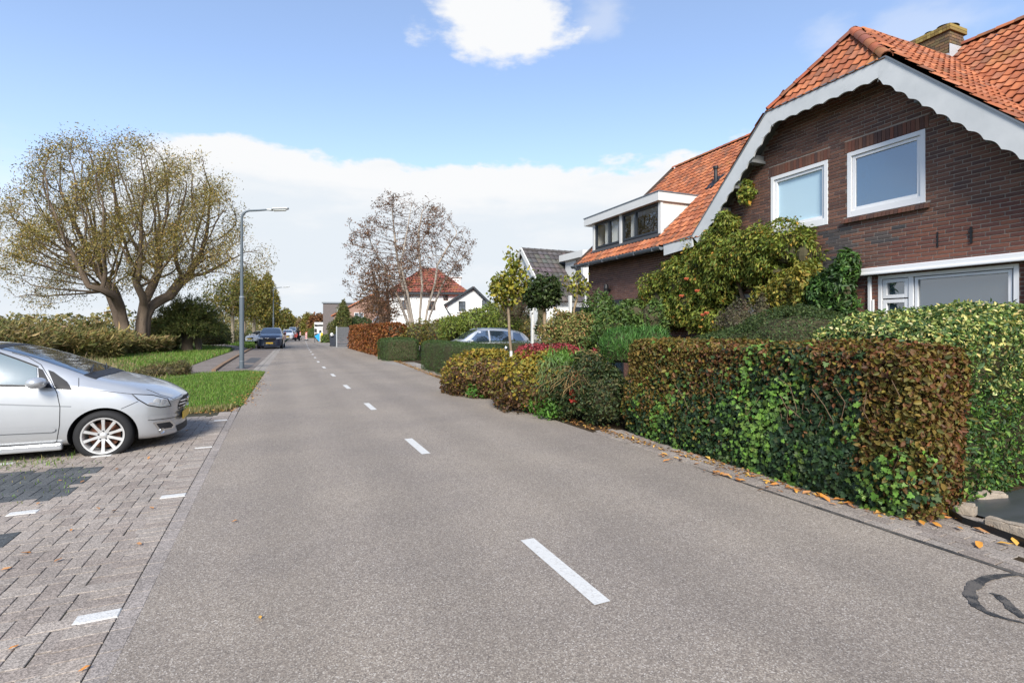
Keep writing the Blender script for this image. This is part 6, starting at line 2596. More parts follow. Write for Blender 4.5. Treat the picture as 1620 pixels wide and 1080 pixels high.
# ------------------------------------------------------------------ trees
def tree(name, label, px, Zc, seeds, blobs, n_attr, step, leaf, seed, tip=.012, rtrunk=.2, per=6, spread=.12, bark=(.20, .16, .12), bark2=(.14, .11, .08), leafcols=None, lw=None, group=None,
         hollow=.35, up=.05, infl=6, kill=1.6, iters=90, extra=0, shape='rhomb', md=5, axis=None, wander=.12, expo=2.3, cut=.03, inertia=.25, clump=None):
    """seeds: list of polylines in pixels (px,py,dz) starting at the ground"""
    r = np.random.default_rng(seed)
    root = thing(name, label, 'tree', at(px, Zc), 0, group)
    o = root.location
    pts, par = [], []
    for ch in seeds:
        prev = -1
        if ch[0] == 'from':
            prev = ch[1]
            ch = ch[2:]
        last = Vector(pts[prev]) if prev >= 0 else None
        for (a, b, d) in ch:
            p = at(a, Zc + d, b) - o
            if last is not None:
                m = max(1, int((p - last).length / step))
                for k in range(1, m + 1):
                    pts.append(tuple(last + (p - last) * k / m))
                    par.append(prev)
                    prev = len(pts) - 1
            else:
                pts.append(tuple(p))
                par.append(prev)
                prev = len(pts) - 1
            last = p
    lb = local(blobs, o)
    A = crown_points(r, lb, n_attr, hollow)
    A = A[A[:, 2] > .3]
    N, pr = grow(pts, par, A, step, step * infl, step * kill, iters, r, up, wander, inertia)
    rad, desc = radii(N, pr, tip, expo, rtrunk)
    b1, b2 = np.array(bark), np.array(bark2)
    bm_ = branch_mesh(N, pr, rad, lambda q: tuple(b1 if q > cut else b2), 9, 4, cut)
    bm_.build('trunk', BARK, root, smooth=True)
    if leafcols is not None:
        P = twig_leaves(N, pr, rad, desc, r, per, spread, md)
        if extra:
            P = np.vstack([P, crown_points(r, lb, extra, .1)])
        P = P[P[:, 2] > .2]
        if clump is not None:
            cf, ct = clump if isinstance(clump, tuple) else (1.5, clump)
            P = P[wob(P, seed + 9, cf) + r.normal(0, .30, len(P)) > ct - .6]
        Nn = r.normal(0, 1, P.shape) + [0, 0, .4]
        C = pal(r, len(P), leafcols, lw, .22)
        cl = wob(P, seed, 1.1)[:, None]
        C = np.clip(C * (1 + .18 * cl), .004, 1)
        ax = None if axis is None else np.tile(np.array(axis, float), (len(P), 1))
        V, T, C = leaf_cloud(P, Nn, leaf[0], leaf[1], C, r, shape, .5, .3, ax)
        tri_mesh('crown', V, T, C, LEAF, root)
    return root, len(N)


WIL = [(.21, .165, .046), (.17, .145, .040), (.26, .19, .055), (.13, .12, .036), (.29, .21, .065)]
Z = 33.0
tree('willow_tree', 'huge spreading old willow with thin brown-olive leaves behind the silver car', 213, Z,
     [[(198, 565, 0), (197, 545, 0), (190, 520, 0), (184, 495, 0), (176, 472, .3), (168, 450, .6)],
      [(224, 565, 0), (226, 535, 0), (226, 512, 0), (227, 500, 0), (229, 488, 0), (226, 470, -.5), (216, 448, -1.0)],
      ['from', -9, (0, 0, 0)] if False else [(228, 548, .3), (229, 520, .3), (231, 500, .3), (238, 486, .4), (252, 476, .8), (268, 468, 1.2), (284, 448, 1.6), (298, 438, 2.0)],
      [(222, 540, .5), (222, 512, .5), (228, 480, 1.0), (240, 455, 1.8), (250, 432, 2.2)],
      [(202, 548, -.4), (198, 515, -.4), (192, 490, -.8), (180, 468, -1.6), (160, 458, -2.4), (140, 453, -2.8)],
      [(200, 550, .4), (196, 520, .4), (190, 486, 1.4), (178, 455, 2.4), (166, 442, 3.0)]],
     [Bp(105, 375, 92, 88, Z), Bp(205, 318, 130, 100, Z), Bp(300, 350, 82, 85, Z), Bp(372, 408, 56, 36, Z), Bp(52, 425, 52, 50, Z), Bp(325, 300, 42, 50, Z), Bp(140, 290, 70, 60, Z), Bp(60, 345, 50, 45, Z), Bp(90, 470, 45, 26, Z), Bp(210, 400, 150, 60, Z)],
     4600, .30, (.125, .046), 51, tip=.014, rtrunk=.31, expo=1.75, inertia=.3, wander=.3, per=46, spread=.34, clump=(2.6, .52), bark=(.145, .11, .082), bark2=(.10, .078, .056), leafcols=WIL, hollow=.25, up=.03, infl=9, kill=1.35, iters=120, md=7, extra=0)

# pollard willow: a stub with a sheaf of straight shoots
pol = thing('pollard_willow', 'bushy pollarded willow, dark green shoots fanning from a short trunk beyond the path', 'tree', at(297, 36.5))
o = pol.location
mb = MB()
mb.tube([at(297, 36.5, 557) - o, at(296, 36.5, 545) - o, at(297, 36.5, 530) - o, at(298, 36.5, 518) - o], [.42, .34, .36, .48], 10, (.12, .095, .07))
mb.tube([at(315, 36.9, 555) - o, at(312, 36.9, 530) - o], [.2, .25], 8, (.10, .085, .065))
mb.build('trunk', BARK, pol, smooth=True)
r1 = np.random.default_rng(61)
sh = MB()
lp, la = [], []
for k in range(520):
    a = r1.uniform(0, 2 * PI)
    e = math.acos(r1.uniform(-.12, 1))
    d = Vector((math.sin(e) * math.cos(a), math.sin(e) * math.sin(a), math.cos(e)))
    L = r1.uniform(1.5, 2.35)
    p = at(300, 36.6, 520) - o + Vector((r1.normal(0, .2), r1.normal(0, .2), r1.normal(0, .15)))
    pts = [p]
    for s in range(6):
        pts.append(pts[-1] + d * L / 6)
        d = (d + Vector((0, 0, .03 if e < 1.2 else -.03))).normalized()
    pts = [q for q in pts if q.z > .15]
    if len(pts) < 3:
        continue
    sh.tube(pts, np.linspace(.016, .006, len(pts)), 3, (.13, .10, .06), cap=False)
    for q in pts[2:]:
        for _ in range(10):
            lp.append(q + Vector(r1.normal(0, .09, 3)))
            la.append(d)
sh.build('shoots', TWIG, pol, kind='stuff')
lp, la = np.array(lp), np.array(la)
V, T, C = leaf_cloud(lp, r1.normal(0, 1, lp.shape), .20, .035, pal(r1, len(lp), [(.085, .110, .030), (.115, .135, .038), (.062, .082, .024), (.16, .15, .045)], [3, 3, 2, 1.2]), r1, 'rhomb', .6, 0, la)
tri_mesh('crown', V, T, C, LEAF, pol)


def round_tree(name, label, px, py_base, Zc, crown, leafcols, seed, n=500, step=.3, leaf=(.24, .14), trunk=.11, per=6, bark=(.22, .18, .13), top=None, extra=1500, group=None, md=6, spread=.2, tip=.014, lean=0):
    cy = max(c[1] for c in crown)
    pb = HY + EYE * F / Zc
    tree(name, label, px, Zc, [[(px, pb, 0), (px + lean * .5, (pb + cy) / 2, 0), (px + lean, cy, 0)]], [Bp(*c, Zc) for c in crown], n, step, leaf, seed, tip=tip, rtrunk=trunk, per=per, spread=spread, bark=bark, leafcols=leafcols, group=group, extra=extra, infl=12, hollow=.2, md=md)


OGR = [(.10, .105, .026), (.13, .12, .030), (.075, .085, .022), (.17, .13, .034)]
YGR = [(.13, .125, .028), (.17, .145, .032), (.10, .10, .024), (.21, .16, .036)]
Gt = 'street trees on the left verge'
round_tree('street_tree', 'young spreading tree with pale trunk just left of the near lamp post', 368, 0, 52, [(352, 470, 32, 30), (376, 462, 30, 30), (366, 480, 40, 22)], OGR, 71, trunk=.16, bark=(.27, .23, .17), extra=2600, leaf=(.22, .12), group=Gt)
round_tree('street_tree', 'bushy yellow-green tree just right of the near lamp post', 402, 0, 60, [(398, 470, 28, 30), (412, 462, 24, 32), (400, 492, 32, 18)], YGR, 72, trunk=.16, bark=(.27, .23, .17), extra=3600, leaf=(.26, .15), group=Gt)
round_tree('street_tree', 'tree half hidden behind the near lamp post, between its two neighbours', 387, 0, 64, [(385, 452, 20, 30), (384, 480, 20, 26)], OGR, 73, trunk=.15, extra=2200, leaf=(.26, .15), group=Gt)
round_tree('street_tree', 'darker tree with a pale trunk beside the tall poplar', 401, 0, 76, [(418, 490, 18, 26), (410, 470, 18, 26)], OGR, 74, trunk=.15, extra=2200, leaf=(.3, .18), bark=(.28, .24, .18), group=Gt)
POP = [(.15, .13, .040), (.18, .145, .045), (.115, .105, .033), (.22, .17, .06)]
round_tree('poplar_tree', 'tallest slim poplar on the left, olive leaves', 425, 0, 80, [(424, 448, 7, 20), (424, 468, 9, 26), (425, 495, 9, 30)], POP, 75, leaf=(.32, .2), trunk=.2, extra=3400, step=.4)
round_tree('poplar_tree', 'ochre poplar right behind the second lamp post', 436, 0, 92, [(435, 480, 8, 22), (436, 505, 8, 24)], YGR, 76, leaf=(.34, .22), trunk=.2, extra=2600, step=.5)
for k, (px, Zc, cr, cols, lab) in enumerate([
        (452, 150, [(452, 503, 11, 17), (456, 512, 9, 10)], OGR, 'round dark tree at the far bend, left of the road'),
        (461, 190, [(461, 509, 8, 9)], YGR, 'pale small tree at the far bend behind the row of lamps'),
        (441, 130, [(440, 510, 9, 14)], OGR, 'dark tree between the ochre poplar and the far lamp'),
        (487, 120, [(487, 507, 9, 13), (483, 515, 8, 10)], YGR, 'yellow-green tree where the road meets the sky, right side'),
        (498, 105, [(499, 506, 8, 9), (496, 514, 9, 10)], [(.17, .075, .035), (.13, .065, .03), (.2, .10, .04)], 'red-brown tree left of the flat grey house'),
        (507, 100, [(507, 505, 7, 9), (505, 514, 8, 9)], [(.15, .07, .035), (.12, .062, .03)], 'small rusty tree touching the flat grey house'),
        (475, 170, [(476, 513, 7, 9)], [(.2, .13, .06), (.16, .11, .05)], 'sandy-brown bush-like tree closing the end of the road')]):
    round_tree('tree', lab, px, 0, Zc, cr, cols, 80 + k, n=220, step=.6, leaf=(.5, .3), trunk=.2, extra=1400, per=4, spread=.3, tip=.03)
# conifer beside the gate
con = [(.075, .095, .022), (.10, .115, .028), (.055, .070, .018), (.14, .13, .035)]
shrub('conifer', 'tall pointed yellow-green conifer behind the grey gate', 'tree', [Bp(544, 512, 14, 26, 50), Bp(543, 495, 9, 18, 50), Bp(543, 484, 4, 12, 50), Bp(532, 524, 12, 18, 50)], 8000, .16, .06, con, None, 62, shell=.35, rough=.15)
shrub('evergreen', 'dark clipped evergreens between the conifer and the brick house', 'shrub', [Bp(565, 510, 14, 10, 52), Bp(578, 512, 12, 10, 52), Bp(560, 518, 18, 9, 51)], 4500, .16, .07, DKG, None, 63)
shrub('roadside_bush', 'low green bushes left of the dark bin', 'shrub', [Bp(517, 536, 9, 8, 60), Bp(508, 536, 7, 6, 66), Bp(495, 530, 8, 10, 90)], 3500, .16, .08, GRN, None, 64)
shrub('roadside_bush', 'far brownish hedge along the right side of the road', 'hedge', [Bp(489, 527, 6, 8, 95), Bp(482, 524, 6, 8, 120), Bp(502, 520, 9, 10, 95)], 3000, .22, .12, YGR, None, 65)

# birch with several white stems, and the brown tree next to it
BZ = 30.0
tree('birch_tree', 'nearly bare birch with several white stems and small brown leaves', 658, BZ,
     [[(652, 562.5, 0), (652, 530, 0), (648, 500, 0), (640, 465, .2), (632, 430, .4), (626, 390, .5), (622, 350, .6), (620, 318, .6)],
      [(660, 562.5, .2), (662, 530, .2), (665, 490, 0), (668, 450, -.3), (664, 410, -.5), (662, 370, -.5), (668, 335, -.6)],
      [(664, 562.5, -.2), (670, 530, -.2), (676, 490, -.3), (688, 450, -.6), (692, 420, -.7), (706, 395, -.8), (722, 372, -.8)],
      [(655, 562.5, -.3), (655, 520, -.3), (646, 470, -.8), (634, 420, -1.2), (645, 360, -1.4), (652, 318, -1.5)],
      [(650, 562, .3), (645, 510, .4), (630, 470, 1.0), (610, 430, 1.3), (590, 390, 1.4), (575, 360, 1.4)],
      [(666, 560, .4), (680, 500, .6), (700, 450, .8), (722, 415, .9), (742, 402, .9)]],
     [Bp(628, 345, 36, 46, BZ), Bp(668, 370, 50, 56, BZ), Bp(590, 390, 44, 48, BZ), Bp(712, 395, 40, 46, BZ), Bp(650, 430, 80, 46, BZ), Bp(575, 450, 30, 40, BZ), Bp(610, 470, 40, 50, BZ)],
     4200, .17, (.085, .05), 91, tip=.0075, rtrunk=.085, expo=2.2, inertia=.9, per=10, clump=(2.2, .66), extra=900, spread=.10, bark=(.36, .31, .26), bark2=(.12, .085, .065), leafcols=[(.15, .078, .045), (.11, .06, .04), (.18, .095, .05), (.085, .055, .04)], hollow=.05, up=.8, infl=9, kill=1.35, md=5, cut=.022, wander=.16)
tree('brown_tree', 'small brown-leaved tree between the birch and the rust-brown hedge', 605, 31.5,
     [[(618, 561, 0), (614, 530, 0), (606, 510, 0), (600, 485, .2), (596, 455, .3)], [(612, 562, .3), (614, 525, .3), (615, 495, .4), (612, 460, .5)]],
     [Bp(596, 450, 28, 46, 31.5), Bp(606, 485, 30, 30, 31.5), Bp(582, 470, 20, 34, 31.5)], 900, .2, (.11, .06), 92, tip=.01, rtrunk=.2, per=5, spread=.14, bark=(.17, .12, .09), leafcols=[(.16, .085, .04), (.12, .065, .035), (.20, .11, .045)], extra=2500, hollow=.2, infl=9)

# three little standard trees in the garden
STY = [(.27, .24, .030), (.20, .20, .028), (.13, .15, .025), (.33, .28, .045), (.09, .12, .022)]
tree('standard_tree', 'little garden tree with a round yellow-green crown on a thin stem', 806, 13.2,
     [[(812, 610, 0), (810, 570, 0), (806, 530, 0), (805, 500, 0), (803, 478, 0)]], [Bp(800, 458, 26, 30, 13.2), Bp(816, 442, 20, 30, 13.2), Bp(810, 412, 11, 22, 13.2), Bp(786, 455, 15, 18, 13.2)], 500, .10, (.090, .062), 93, tip=.005, rtrunk=.035, per=4, spread=.09,
     bark=(.25, .19, .13), leafcols=STY, shape='oval', extra=1100, hollow=.15, infl=12, cut=.012)
tree('standard_tree', 'little garden tree with a dense dark green crown', 864, 14.5,
     [[(868, 605, 0), (864, 560, 0), (862, 520, 0), (861, 490, 0)]], [Bp(858, 462, 31, 28, 14.5), Bp(840, 468, 16, 18, 14.5), Bp(876, 458, 14, 24, 14.5)], 500, .10, (.090, .058), 94, tip=.005, rtrunk=.05, per=5, spread=.09,
     bark=(.27, .20, .13), leafcols=[(.035, .06, .018), (.05, .08, .022), (.07, .10, .03), (.025, .04, .014)], shape='oval', extra=2400, hollow=.1, infl=12, cut=.012)
tree('standard_tree', 'thinnest little garden tree, sparse yellow-green crown against the white gable', 908, 13.0,
     [[(918, 605, 0), (912, 570, 0), (909, 530, 0), (908, 490, 0), (913, 470, 0)]], [Bp(912, 450, 20, 22, 13), Bp(902, 445, 12, 16, 13), Bp(926, 455, 12, 14, 13)], 260, .10, (.075, .055), 95, tip=.004, rtrunk=.028, per=3, spread=.07,
     bark=(.27, .20, .12), leafcols=STY, shape='oval', extra=120, hollow=.1, infl=12, cut=.012)

# ------------------------------------------------------------------ reeds and rough growth on the left
def reeds(name, poly, n, h, seed, cols_low, cols_top, lean=(.35, .1), kind='stuff', wid=.03):
    r = np.random.default_rng(seed)
    P = np.array([[p.x, p.y] for p in poly])
    a, b, c, d = P
    u, v = r.random(n)[:, None], r.random(n)[:, None]
    pts = (a * (1 - u) + b * u) * (1 - v) + (d * (1 - u) + c * u) * v
    p3 = np.hstack([pts, np.zeros((n, 1))])
    hh = h * np.clip(r.normal(.95, .22, n) + .26 * wob(p3, seed, .6), .35, 1.55)
    ln = np.stack([r.normal(lean[0], .22, n), r.normal(lean[1], .22, n), np.ones(n)], 1)
    an = r.uniform(0, PI, n)
    sd = np.stack([np.cos(an), np.sin(an), np.zeros(n)], 1) * wid / 2
    parts = []
    low = pal(r, n, cols_low)
    top = pal(r, n, cols_top)
    mid_ = p3 + ln * (hh * .55)[:, None] * np.array([.35, .35, 1])
    tip = p3 + ln * hh[:, None]
    V = np.stack([p3 - sd, p3 + sd, mid_ + sd * .8, mid_ - sd * .8, tip], 1).reshape(-1, 3)
    T = (np.array([[0, 1, 2], [0, 2, 3], [3, 2, 4]])[None] + (np.arange(n) * 5)[:, None, None]).reshape(-1, 3)
    C = np.stack([low, low, (low + top) / 2, (low + top) / 2, top], 1).reshape(-1, 3)
    parts.append((V, T, C))
    # hanging leaves and plumes
    k = n * 3
    i = r.integers(0, n, k)
    f = r.uniform(.25, .95, k)[:, None]
    q = p3[i] + ln[i] * hh[i, None] * f * np.array([.6, .6, 1])
    ax = np.stack([r.normal(.7, .5, k), r.normal(.15, .5, k), r.normal(.1, .45, k)], 1)
    parts.append(leaf_cloud(q, r.normal(0, 1, (k, 3)), .36, .020, np.where(f > .7, top[i], (low[i] + top[i]) / 2), r, 'rhomb', .4, 0, ax))
    pl = r.random(n) < .35
    parts.append(leaf_cloud(tip[pl], r.normal(0, 1, (pl.sum(), 3)), .26, .06, top[pl] * 1.1, r, 'rhomb', .4, 0, np.tile([.8, .2, .4], (pl.sum(), 1))))
    V, T, C = join(parts)
    V[:, 2] = np.maximum(V[:, 2], .004)
    return tri_mesh(name, V, T, C, LEAF, kind=kind)


TAN = [(.21, .155, .065), (.165, .135, .052), (.27, .20, .095), (.12, .12, .04), (.10, .11, .035)]
GRL = [(.085, .10, .030), (.11, .12, .035), (.065, .08, .025), (.16, .13, .05)]
reeds('reeds', (at(-260, 21), at(60, 22), at(95, 30), at(-260, 30)), 11000, 1.22, 201, GRL, TAN)
reeds('reeds', (at(40, 24), at(185, 27), at(190, 34), at(70, 34)), 9000, 1.05, 202, GRL, [(.20, .17, .06), (.15, .15, .05), (.27, .2, .08)])
reeds('reeds', (at(-260, 30), at(150, 31), at(150, 42), at(-260, 42)), 9000, 1.5, 203, GRL, TAN)
reeds('reeds', (at(190, 30), at(262, 33), at(262, 37), at(190, 36)), 3400, .7, 204, [(.10, .115, .035), (.14, .135, .045)], TAN)
shrub('bramble', 'dark green bramble thicket left of the old willow', 'shrub', [Bp(120, 540, 46, 24, 32), Bp(165, 538, 38, 24, 33), Bp(70, 545, 40, 20, 31)], 12000, .12, .06, [(.06, .075, .022), (.085, .095, .028), (.11, .11, .032), (.045, .055, .018)], None, 205, shell=.5, rough=.25)
shrub('bramble', 'green bushes between the old willow and the pollarded willow', 'shrub', [Bp(252, 528, 24, 24, 38), Bp(272, 520, 22, 22, 39), Bp(338, 530, 26, 20, 44), Bp(262, 545, 22, 12, 36)], 12000, .13, .06, [(.055, .075, .022), (.075, .095, .028), (.04, .052, .016), (.12, .115, .035)], None, 206, shell=.5, rough=.25)
shrub('bramble', 'low heap of dead bramble stems and dry grass beside the path', 'shrub', [Bp(262, 588, 30, 13, 17.5), Bp(288, 585, 16, 15, 17.8), Bp(235, 590, 26, 11, 17)], 5500, .13, .016, [(.13, .10, .045), (.09, .08, .03), (.18, .14, .06), (.07, .075, .025), (.06, .045, .03)], None, 207, 'blade', .9, shell=.7, core=.6, rough=.08)
shrub('field_hedge', 'long low hedge under the street trees beyond the path', 'hedge', [Bp(350, 532, 30, 12, 62), Bp(392, 536, 26, 9, 60), Bp(420, 534, 22, 9, 70), Bp(300, 530, 40, 14, 60)], 8000, .2, .1, [(.07, .075, .025), (.10, .095, .03), (.05, .055, .02)], None, 208, rough=.2)

# far-off wood across the marsh
r5 = np.random.default_rng(210)
fw = []
for k in range(60):
    px = r5.uniform(-500, 200)
    Zc = r5.uniform(110, 190)
    hgt = r5.uniform(3.5, 6.5)
    c = at(px, Zc)
    fw.append((c.x, c.y, hgt * .5, hgt * .8, hgt * .8, hgt * .52))
for k in range(40):
    c = at(r5.uniform(230, 470), r5.uniform(200, 330))
    hgt = r5.uniform(5, 9)
    fw.append((c.x, c.y, hgt * .5, hgt * .9, hgt * .9, hgt * .52))
for k in range(46):
    c = at(r5.uniform(480, 1000), r5.uniform(150, 230))
    hgt = r5.uniform(4, 8)
    fw.append((c.x, c.y, hgt * .5, hgt * .9, hgt * .9, hgt * .52))
P, N = blob_skin(r5, fw, 26000, .3)
V, T, C = leaf_cloud(P, N, .9, .6, pal(r5, len(P), [(.15, .135, .05), (.20, .165, .06), (.11, .115, .045), (.23, .17, .07)]), r5, 'rhomb', .8)
tri_mesh('far_wood', V, T, C, LEAF, kind='stuff')

# ================================================================== STREET LAMPS
LENS = plain('lamp_cover', (.62, .64, .62), .25, .5, var=.05)


def street_lamp(px, Zc, label, H=6.42, thick=1.0):
    root = thing('street_lamp', label, 'street lamp', at(px, Zc), 0.0, 'street lamps along the left side of the road')
    mb = MB()
    mb.lathe([(.088 * thick, 0), (.088 * thick, 2.86), (.084 * thick, 2.90), (.060 * thick, 2.93)], 16)
    mb.lathe([(.062 * thick, 2.90), (.050 * thick, H - .9), (.045 * thick, H - .42)], 14)
    P = [(0, 0, H - .44)]
    for k in range(9):
        a = PI / 2 * k / 8
        P.append((.34 - .34 * math.cos(a), -.03 * (1 - math.cos(a)), H - .40 + .34 * math.sin(a)))
    P += [(.62, -.1, H - .035), (1.02, -.2, H + .015)]
    mb.tube(P, [.045 * thick] * 6 + [.040] * 4 + [.038, .036], 10)
    mb.build('pole', STEEL, root, smooth=True)
    mb = MB()
    mb.box((-.085, -.005, .45), (.0, .005, .95)) if False else mb.lathe([(.0915 * thick, .30), (.0915 * thick, .31)], 16)
    mb.lathe([(.064, 2.86), (.095 * thick, 2.865), (.095 * thick, 2.885), (.064, 2.90)], 16)
    mb.build('collar', GALV, root, smooth=True)
    M = Matrix.Translation((1.02, -.2, H + .015)) @ Matrix.Rotation(R(-8), 4, 'Z') @ Matrix.Rotation(R(-4), 4, 'Y')
    mb = MB()
    mb.prism([M @ Vector(p) for p in [(-.12, -.055, -.03), (.06, -.06, -.045), (.10, -.14, -.01), (.68, -.12, .0), (.72, -.08, .015), (.72, .08, .015), (.68, .12, .0), (.10, .14, -.01), (.06, .06, -.045), (-.12, .055, -.03)]], (0, 0, .06))
    hd_ = mb.build('lamp_head', GALV, root, bevel=.015)
    mb = MB()
    mb.prism([M @ Vector(p) for p in [(.14, -.10, -.012), (.62, -.09, -.002), (.62, .09, -.002), (.14, .10, -.012)]], (0, 0, -.055))
    mb.build('lamp_cover', LENS, hd_, bevel=.02)
    return root


lamp = street_lamp(382.5, 20.8, 'nearest street lamp, blue-grey pole on the grass verge')
for px, Zc, lab in ((432.5, 60, 'second street lamp, its pale head in front of the ochre poplar'), (441, 118, 'third street lamp, just above the far white cars'), (445.5, 160, 'fourth street lamp along the left side of the road'), (452, 225, 'farthest street lamp at the bend')):
    dup(lamp, at(px, Zc), None, lab)

# ================================================================== HOUSES FURTHER ALONG
def tiled(name, base, line, scale_u, scale_v, rough=.8):
    """small far roof: courses only in colour and relief"""
    m, t = new_mat(name)
    co = t.n('ShaderNodeTexCoord').outputs['Object']
    n = t.noise(co, 1.3, 5, .6)
    n2 = t.noise(co, 9, 4, .7)
    c = t.mix(t.step(n, .35, .7), base, tuple(v * .72 for v in base))
    c = t.mix(t.math('MULTIPLY', n2, .5), c, line)
    t.put(t.b.inputs['Base Color'], c)
    t.b.inputs['Roughness'].default_value = rough
    bump(t, n2, .5, .02)
    return m


DARKT = tinted('dark_tile', .7, .3, .35, 8, .4)
ORT = tinted('orange_tile', .8, .3, .35, 8, .4)
RENDER = plain('white_render', (.78, .78, .76), .85, .2, var=.06, scale=.8)
BRICK2 = plain('pinkish_brick', (.30, .19, .15), .9, .2, var=.2, scale=6)
GREYB = plain('grey_brick', (.15, .13, .125), .9, .2, var=.2, scale=4)
FGL = glass_mat('far_glass', (.025, .03, .035), .18, .02, 0)


def slope_tiles(parent, a, b, up_, n_u, n_v, mat, cols, seed, name='roof_tiles', thick=.04):
    """real courses of tiles on a roof plane: a..b along the eave, up_ vector to the ridge"""
    rr = random.Random(seed)
    a, b, up_ = Vector(a), Vector(b), Vector(up_)
    s = (b - a) / n_u
    u = up_ / n_v
    n = s.cross(u).normalized()
    if n.z < 0:
        n = -n
    mb = MB()
    for j in range(n_v):
        for i in range(n_u):
            p = a + s * i + u * j
            c = tuple(x * rr.uniform(.9, 1.08) for x in rr.choice(cols))
            q = [p + n * thick, p + s * .5 + n * thick * 1.7, p + s * .98 + n * thick * .8]
            w = [x + u * 1.1 - n * thick * .9 for x in q]
            lo = [x - n * thick * .7 for x in q]
            mb.add(q + w + lo, [(0, 1, 4, 3), (1, 2, 5, 4), (6, 7, 1, 0), (7, 8, 2, 1)], c)
    return mb.build(name, mat, parent, kind='stuff')


def far_window(parent, c, wdt, hgt, axis='x', frame=PVC, bars=1, glass=None, out=(0, -1, 0)):
    """window on a wall facing `out`"""
    c = Vector(c)
    o = Vector(out)
    s = Vector((0, 0, 1)).cross(o)
    M = Matrix((s, Vector((0, 0, 1)), o)).transposed().to_4x4()
    M.translation = c
    mb = MB()
    f = .06 if wdt > .6 else .045
    for x0, x1, y0, y1 in ((-wdt / 2, -wdt / 2 + f, -hgt / 2, hgt / 2), (wdt / 2 - f, wdt / 2, -hgt / 2, hgt / 2), (-wdt / 2 + f, wdt / 2 - f, hgt / 2 - f, hgt / 2), (-wdt / 2 + f, wdt / 2 - f, -hgt / 2, -hgt / 2 + f)):
        mb.box((x0, y0, -.05), (x1, y1, .04), M=M)
    if bars:
        mb.box((-.02, -hgt / 2 + f, -.04), (.02, hgt / 2 - f, .03), M=M)
        mb.box((-wdt / 2 + f, -.02, -.04), (-.021, .02, .028), M=M)
        mb.box((.021, -.02, -.04), (wdt / 2 - f, .02, .028), M=M)
    w = mb.build('window', frame, parent)
    mb = MB()
    mb.box((-wdt / 2 + f, -hgt / 2 + f, -.03), (wdt / 2 - f, hgt / 2 - f, .01), M=M)
    mb.build('pane', glass or FGL, w)
    return w


# --- house with the dark tiled roof, seen between the little trees
nb = thing('neighbour_house', 'white house with dark grey tiled roof and white dormer behind the little garden trees', 'house', (11.3, 21.2, 0))
mb = MB()
X1, ZE, ZR, YR = 11.0, 3.05, 5.62, 2.7
mb.box((.15, .3, 0), (X1 - .1, 5.1, ZE))
mb.prism([(.15, .3, ZE), (.15, YR, ZR - .08), (.15, 5.1, ZE)], (X1 - .25, 0, 0))
mb.build('wall', RENDER, nb)
mb = MB()
mb.quad((0, 0, ZE - .2), (X1, 0, ZE - .2), (X1, YR, ZR), (0, YR, ZR))
mb.quad((X1, 5.4, ZE - .2), (0, 5.4, ZE - .2), (0, YR, ZR), (X1, YR, ZR))
rf = mb.build('roof', DECK, nb)
slope_tiles(rf, (0.02, 0, ZE - .18), (X1, 0, ZE - .18), (0, YR, ZR - ZE + .2), 38, 11, DARKT, [(.085, .076, .072), (.10, .09, .084), (.07, .063, .06)], 5)
mb = MB()
for k in range(30):
    mb.tube([(k * .36, YR, ZR + .03), (k * .36 + .38, YR, ZR + .025)], [.11, .095], 8, (.075, .068, .065))
mb.build('ridge_tiles', DARKT, rf, kind='stuff')
mb = MB()
mb.bar((-.03, -.05, ZE - .2), (-.03, YR, ZR + .02), .06, .22)
mb.bar((-.03, 5.45, ZE - .2), (-.03, YR, ZR + .02), .06, .22)
mb.build('verge_board', WHITE, nb)
mb = MB()
mb.box((1.95, -.1, 3.75), (3.2, 1.6, 5.0))
dmr = mb.build('dormer', WHITE, nb)
mb = MB()
mb.box((1.75, -.35, 5.0), (3.4, 1.9, 5.32))
mb.build('fascia', WHITE, dmr)
mb = MB()
mb.box((1.93, .1, 3.85), (1.955, .55, 4.95))
mb.build('pane', FGL, dmr)
mb = MB()
# white porch gable at the front
mb.prism([(2.2, -1.2, 0), (2.2, -1.2, 2.3), (3.0, -1.2, 3.4), (4.3, -1.2, 4.4), (4.3, -1.2, 0)], (0, 1.5, 0))
mb.build('porch', RENDER, nb)
mb = MB()
mb.bar((1.85, -1.28, 1.95), (3.1, -1.28, 3.65), .12, .22)
mb.bar((1.85, -1.28, 2.1), (1.85, -1.28, 2.35), .4, .3)
mb.build('porch_board', WHITE, nb)
mb = MB()
mb.prism([(1.75, -1.3, 2.12), (3.1, -1.3, 3.85), (3.1, .3, 3.85), (1.75, .3, 2.12)], (0, 0, .07))
mb.build('porch_roof', DARKT, nb)
far_window(nb, (2.75, -1.22, 1.35), .35, 1.5, bars=0, frame=DARKFRAME)
far_window(nb, (3.7, -1.22, 1.5), .7, 1.7, bars=1, frame=DARKFRAME)
far_window(nb, (1.2, .28, 1.6), 1.1, 1.5, bars=0, frame=DARKFRAME)

